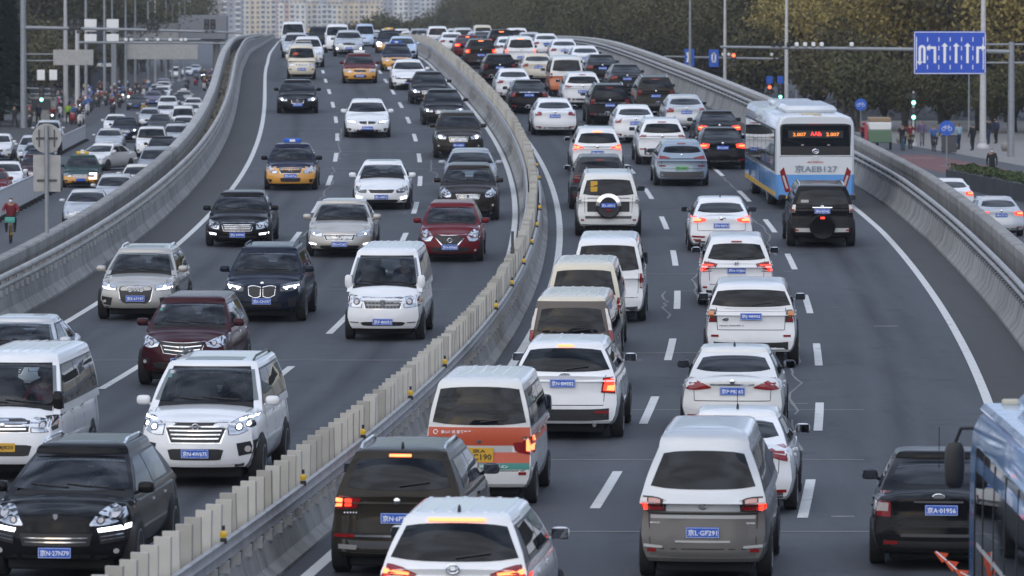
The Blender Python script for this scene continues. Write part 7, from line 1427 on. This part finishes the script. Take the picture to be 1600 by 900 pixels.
ORD = ['first', 'second', 'third', 'fourth', 'fifth', 'sixth', 'seventh', 'eighth', 'ninth', 'tenth', 'eleventh', 'twelfth', 'thirteenth', 'fourteenth', 'fifteenth', 'sixteenth', 'seventeenth', 'eighteenth', 'nineteenth', 'twentieth']
TR = {'a': [tree_meshes(i, 13, 8, LEAF_A, 15000, ls=.15) for i in (1, 2, 3)], 'g': [tree_meshes(i, 14, 9, LEAF_G, 15000, ls=.16) for i in (4, 5)], 'd': [tree_meshes(6, 12, 2.6, LEAF_D, 9000, True, .30)], 's': [tree_meshes(i, 5, 4.5, LEAF_G, 7000, ls=.16) for i in (7, 8)]}
def tree(kind, i, x, y, label, sc=1., name='broadleaf_tree', group='trees along the right street', z=0):
    tm, cm = TR[kind][i % len(TR[kind])]; r = empty(name, (x, y, z), (x * 7.3 + y) % 6.28, label, 'tree', group); r.scale = (sc, sc, sc * (1 + .1 * math.sin(x * 3 + y))); ob('trunk', tm, r); ob('crown', cm, r); return r
rt = random.Random(21)
k = 0
# right: front row of autumn trees beyond the pavement, denser olive rows behind
ROWA = [(36.5, 352), (44, 348), (30.5, 392), (38, 385), (47, 372), (33, 425), (41.5, 420), (27, 452), (35.5, 462), (29, 500), (22.5, 535)]
for i, (x, y) in enumerate(sorted(ROWA, key=lambda p: -p[0] / p[1])): tree('a', i, x, y, 'yellow-olive autumn tree behind the right pavement, %s from the right edge' % ORD[i], rt.uniform(.95, 1.15))
for i in range(34):
    y = 470 + 16 * i + rt.uniform(-5, 5); off = 33 - 9 * (y - 470) / 540 + rt.uniform(-2.5, 2.5); tree('g', i, rc(y) + off, y, 'olive-grey tree in the long belt beside the ramp', rt.uniform(.85, 1.1) * (1 if y < 640 else .86), group='olive-grey trees beside the ramp')
for i in range(22):
    y = 380 + 24 * i + rt.uniform(-6, 6); off = rt.uniform(38, 58); tree('g', i + 1, rc(y) + off, y, 'olive-grey tree in the long belt beside the ramp', rt.uniform(1.0, 1.25), group='olive-grey trees beside the ramp')
SHR = sorted([(26 + 2.2 * i + rt.uniform(-.6, .6), 374 + rt.uniform(-6, 10) - .5 * i) for i in range(15)] , key=lambda p: -p[0] / p[1])
for i, (x, y) in enumerate(SHR): tree('s', i, x, y, 'low dark shrub under the autumn trees, %s from the right edge' % ORD[i], rt.uniform(.6, .95), 'shrub', 'shrubs under the autumn trees')
for i in range(26): y = 395 + 9 * i + rt.uniform(-3, 3); tree('s', i, rc(y) + rt.uniform(33, 37) + (i % 3) * 7, y, 'dark understorey shrub filling the gap below the olive-grey trees', rt.uniform(1.0, 1.35), 'shrub', 'understorey shrubs')
for i in range(22): y = 500 + 20 * i + rt.uniform(-3, 3); tree('s', i, rc(y) - rt.uniform(33, 38), y, 'dark understorey shrub behind the left street lamp posts', rt.uniform(.9, 1.3), 'shrub', 'understorey shrubs of the left street')
# left
for i, (x, y, s) in enumerate(((-40.6, 398, 1.25), (-42.5, 420, 1.2), (-44.5, 410, 1.35))): tree('d', 0, x, y, 'dark conifer %s' % ['nearest the kiosk at the left edge', 'behind the kiosk', 'tallest at the left edge'][i], s, 'conifer', 'dark conifers')
for i in range(16): y = 560 + 34 * i + rt.uniform(-9, 9); off = -rt.uniform(31, 37); tree('g', i, rc(y) + off, y, 'dull green tree behind the left street lamp posts', rt.uniform(.9, 1.2), group='trees behind the left street')
for i in range(10): y = 640 + 46 * i + rt.uniform(-9, 9); tree('g', i + 1, rc(y) - rt.uniform(44, 60), y, 'dull green tree behind the left street lamp posts', rt.uniform(1.0, 1.3), group='trees behind the left street')
for i, (x, y, s) in enumerate(((-17.5, 930, 1.3), (-21.5, 900, 1.25), (-25, 980, 1.3), (-29, 960, 1.1))): tree('s', i, x, y, 'rounded bush over the crest before the apartment blocks, %s from the right' % ORD[i], s, 'bush', 'bushes over the crest', 2)
# ------------------------------------------------------------------ apartment blocks far behind the crest
WIN = mat('far_window', (.13, .15, .17), .2); FACE = {n: mat('facade_' + n, c, .8, noise=.08, nscale=.2) for n, c in (('cream', (.82, .68, .46)), ('pink', (.74, .52, .40)), ('ivory', (.82, .74, .58)), ('grey', (.40, .39, .40)), ('taupe', (.34, .29, .27)), ('white', (.78, .75, .68)))}  # warm low sunlight is put into the cream, pink and ivory tones
def block(x, y, w, h, cols, label, floors=None, d=14, bay=3.0):
    r = empty('apartment_block', (x, y, 0), 0, label, 'building', 'apartment blocks beyond the crest'); n = max(2, int(w / bay)); bw = w / n; rb = random.Random(int(x * 10 + y)); wn_ = MB(); bal = MB(); sill = MB()
    q = 0
    while q < n:
        m_ = rb.choice((1, 2, 2, 3)); m_ = min(m_, n - q); dep = rb.choice((0, .9, 1.6)); x0 = -w/2 + q * bw; MB().box(x0, x0 + m_ * bw, -dep, d, 0, h + rb.choice((0, 0, 1.2))).build('wall', FACE[rb.choice(cols)], r, smooth=False)
        for i in range(m_):
            cx = x0 + (i + .5) * bw; kind = rb.choice('wwb')
            for f in range(int(h / 3)):
                z = f * 3 + .9
                if kind == 'w': wn_.box(cx - .8, cx + .8, -dep - .06, -dep - .02, z, z + 1.5); sill.box(cx - .95, cx + .95, -dep - .22, -dep - .01, z - .14, z - .03)
                else: wn_.box(cx - 1.1, cx + 1.1, -dep - .06, -dep - .02, z - .1, z + 1.7); bal.box(cx - 1.4, cx + 1.4, -dep - .9, -dep - .01, z - .95, z + .02)
        q += m_
    tag(wn_.build('windows', WIN, r, smooth=False), kind='stuff'); 
    if bal.v: tag(bal.build('balconies', FACE['white'], r, smooth=False), kind='stuff')
    if sill.v: tag(sill.build('sills', FACE['white'], r, smooth=False), kind='stuff')
    MB().box(-w/2 - .3, w/2 + .3, -2.2, d, h + 1.3, h + 1.8).build('roof', FACE['grey'], r, smooth=False)
WC = ['cream', 'ivory', 'pink', 'cream', 'white']
for i, (px0, px1, y, h, cols, lab) in enumerate(((375, 432, 3100, 33, WC, 'cream and pink apartment block at the left of the far row'), (436, 478, 3000, 22, WC, 'low cream apartment block behind the outer lane'), (480, 535, 3020, 21, WC, 'low ivory apartment block behind the middle lane'), (537, 594, 3040, 22, WC, 'low pinkish apartment block behind the taxis'),
    (425, 500, 3700, 60, ['cream', 'ivory'], 'tall cream tower behind the low blocks'), (505, 600, 3750, 60, ['cream', 'white', 'ivory'], 'tall pale tower centred over the crest'), (598, 655, 3300, 70, ['grey', 'grey', 'white'], 'tall grey tower with a regular window grid'), (657, 720, 3350, 70, ['grey', 'taupe', 'white'], 'tall grey-white tower right of the window-grid tower'), (722, 790, 3600, 60, ['white', 'ivory'], 'tall pale tower above the start of the tree belt'), (335, 378, 2700, 60, ['taupe', 'grey'], 'taupe tower at the left end of the far row'), (270, 333, 3000, 60, ['grey', 'taupe'], 'grey tower behind the footbridge'))):
    s_ = 7890 / y; block(((px0 + px1) / 2 - 800) / s_, y, (px1 - px0) / s_, h, cols, lab)
lamp_post(-22.8, 700, 9, .10, 'twin-armed pale lamp post on the crest of the median', WPOLE, 5.8)
hz = MB().box(-900, 900, -40, 4200, -1, 90).build('haze', [], smooth=False); tag(hz, kind='stuff')
m, n, l, b = newmat('haze_air'); n.remove(b); pv = n.new('ShaderNodeVolumePrincipled'); pv.inputs['Color'].default_value = (.80, .86, .95, 1); pv.inputs['Density'].default_value = .00012; pv.inputs['Anisotropy'].default_value = .2
l.new(pv.outputs[0], n['Material Output'].inputs['Volume']); hz.data.materials.append(m)
# things that share a look are told apart by their order across the street
from collections import defaultdict
_same = defaultdict(list)
for o in bpy.data.objects:
    if o.parent is None and o.get('label') and o.get('category') in ('scooter', 'person', 'bollard'): _same[o['label']].append(o)
for lab, os_ in _same.items():
    if 1 < len(os_) <= 60:
        os_.sort(key=lambda o: o.location.x / o.location.y)
        for i, o in enumerate(os_): o['label'] = lab + ', %s such from the left' % (ORD[i] if i < 20 else 'twenty-' + ORD[i - 20] if i < 29 else 'late')
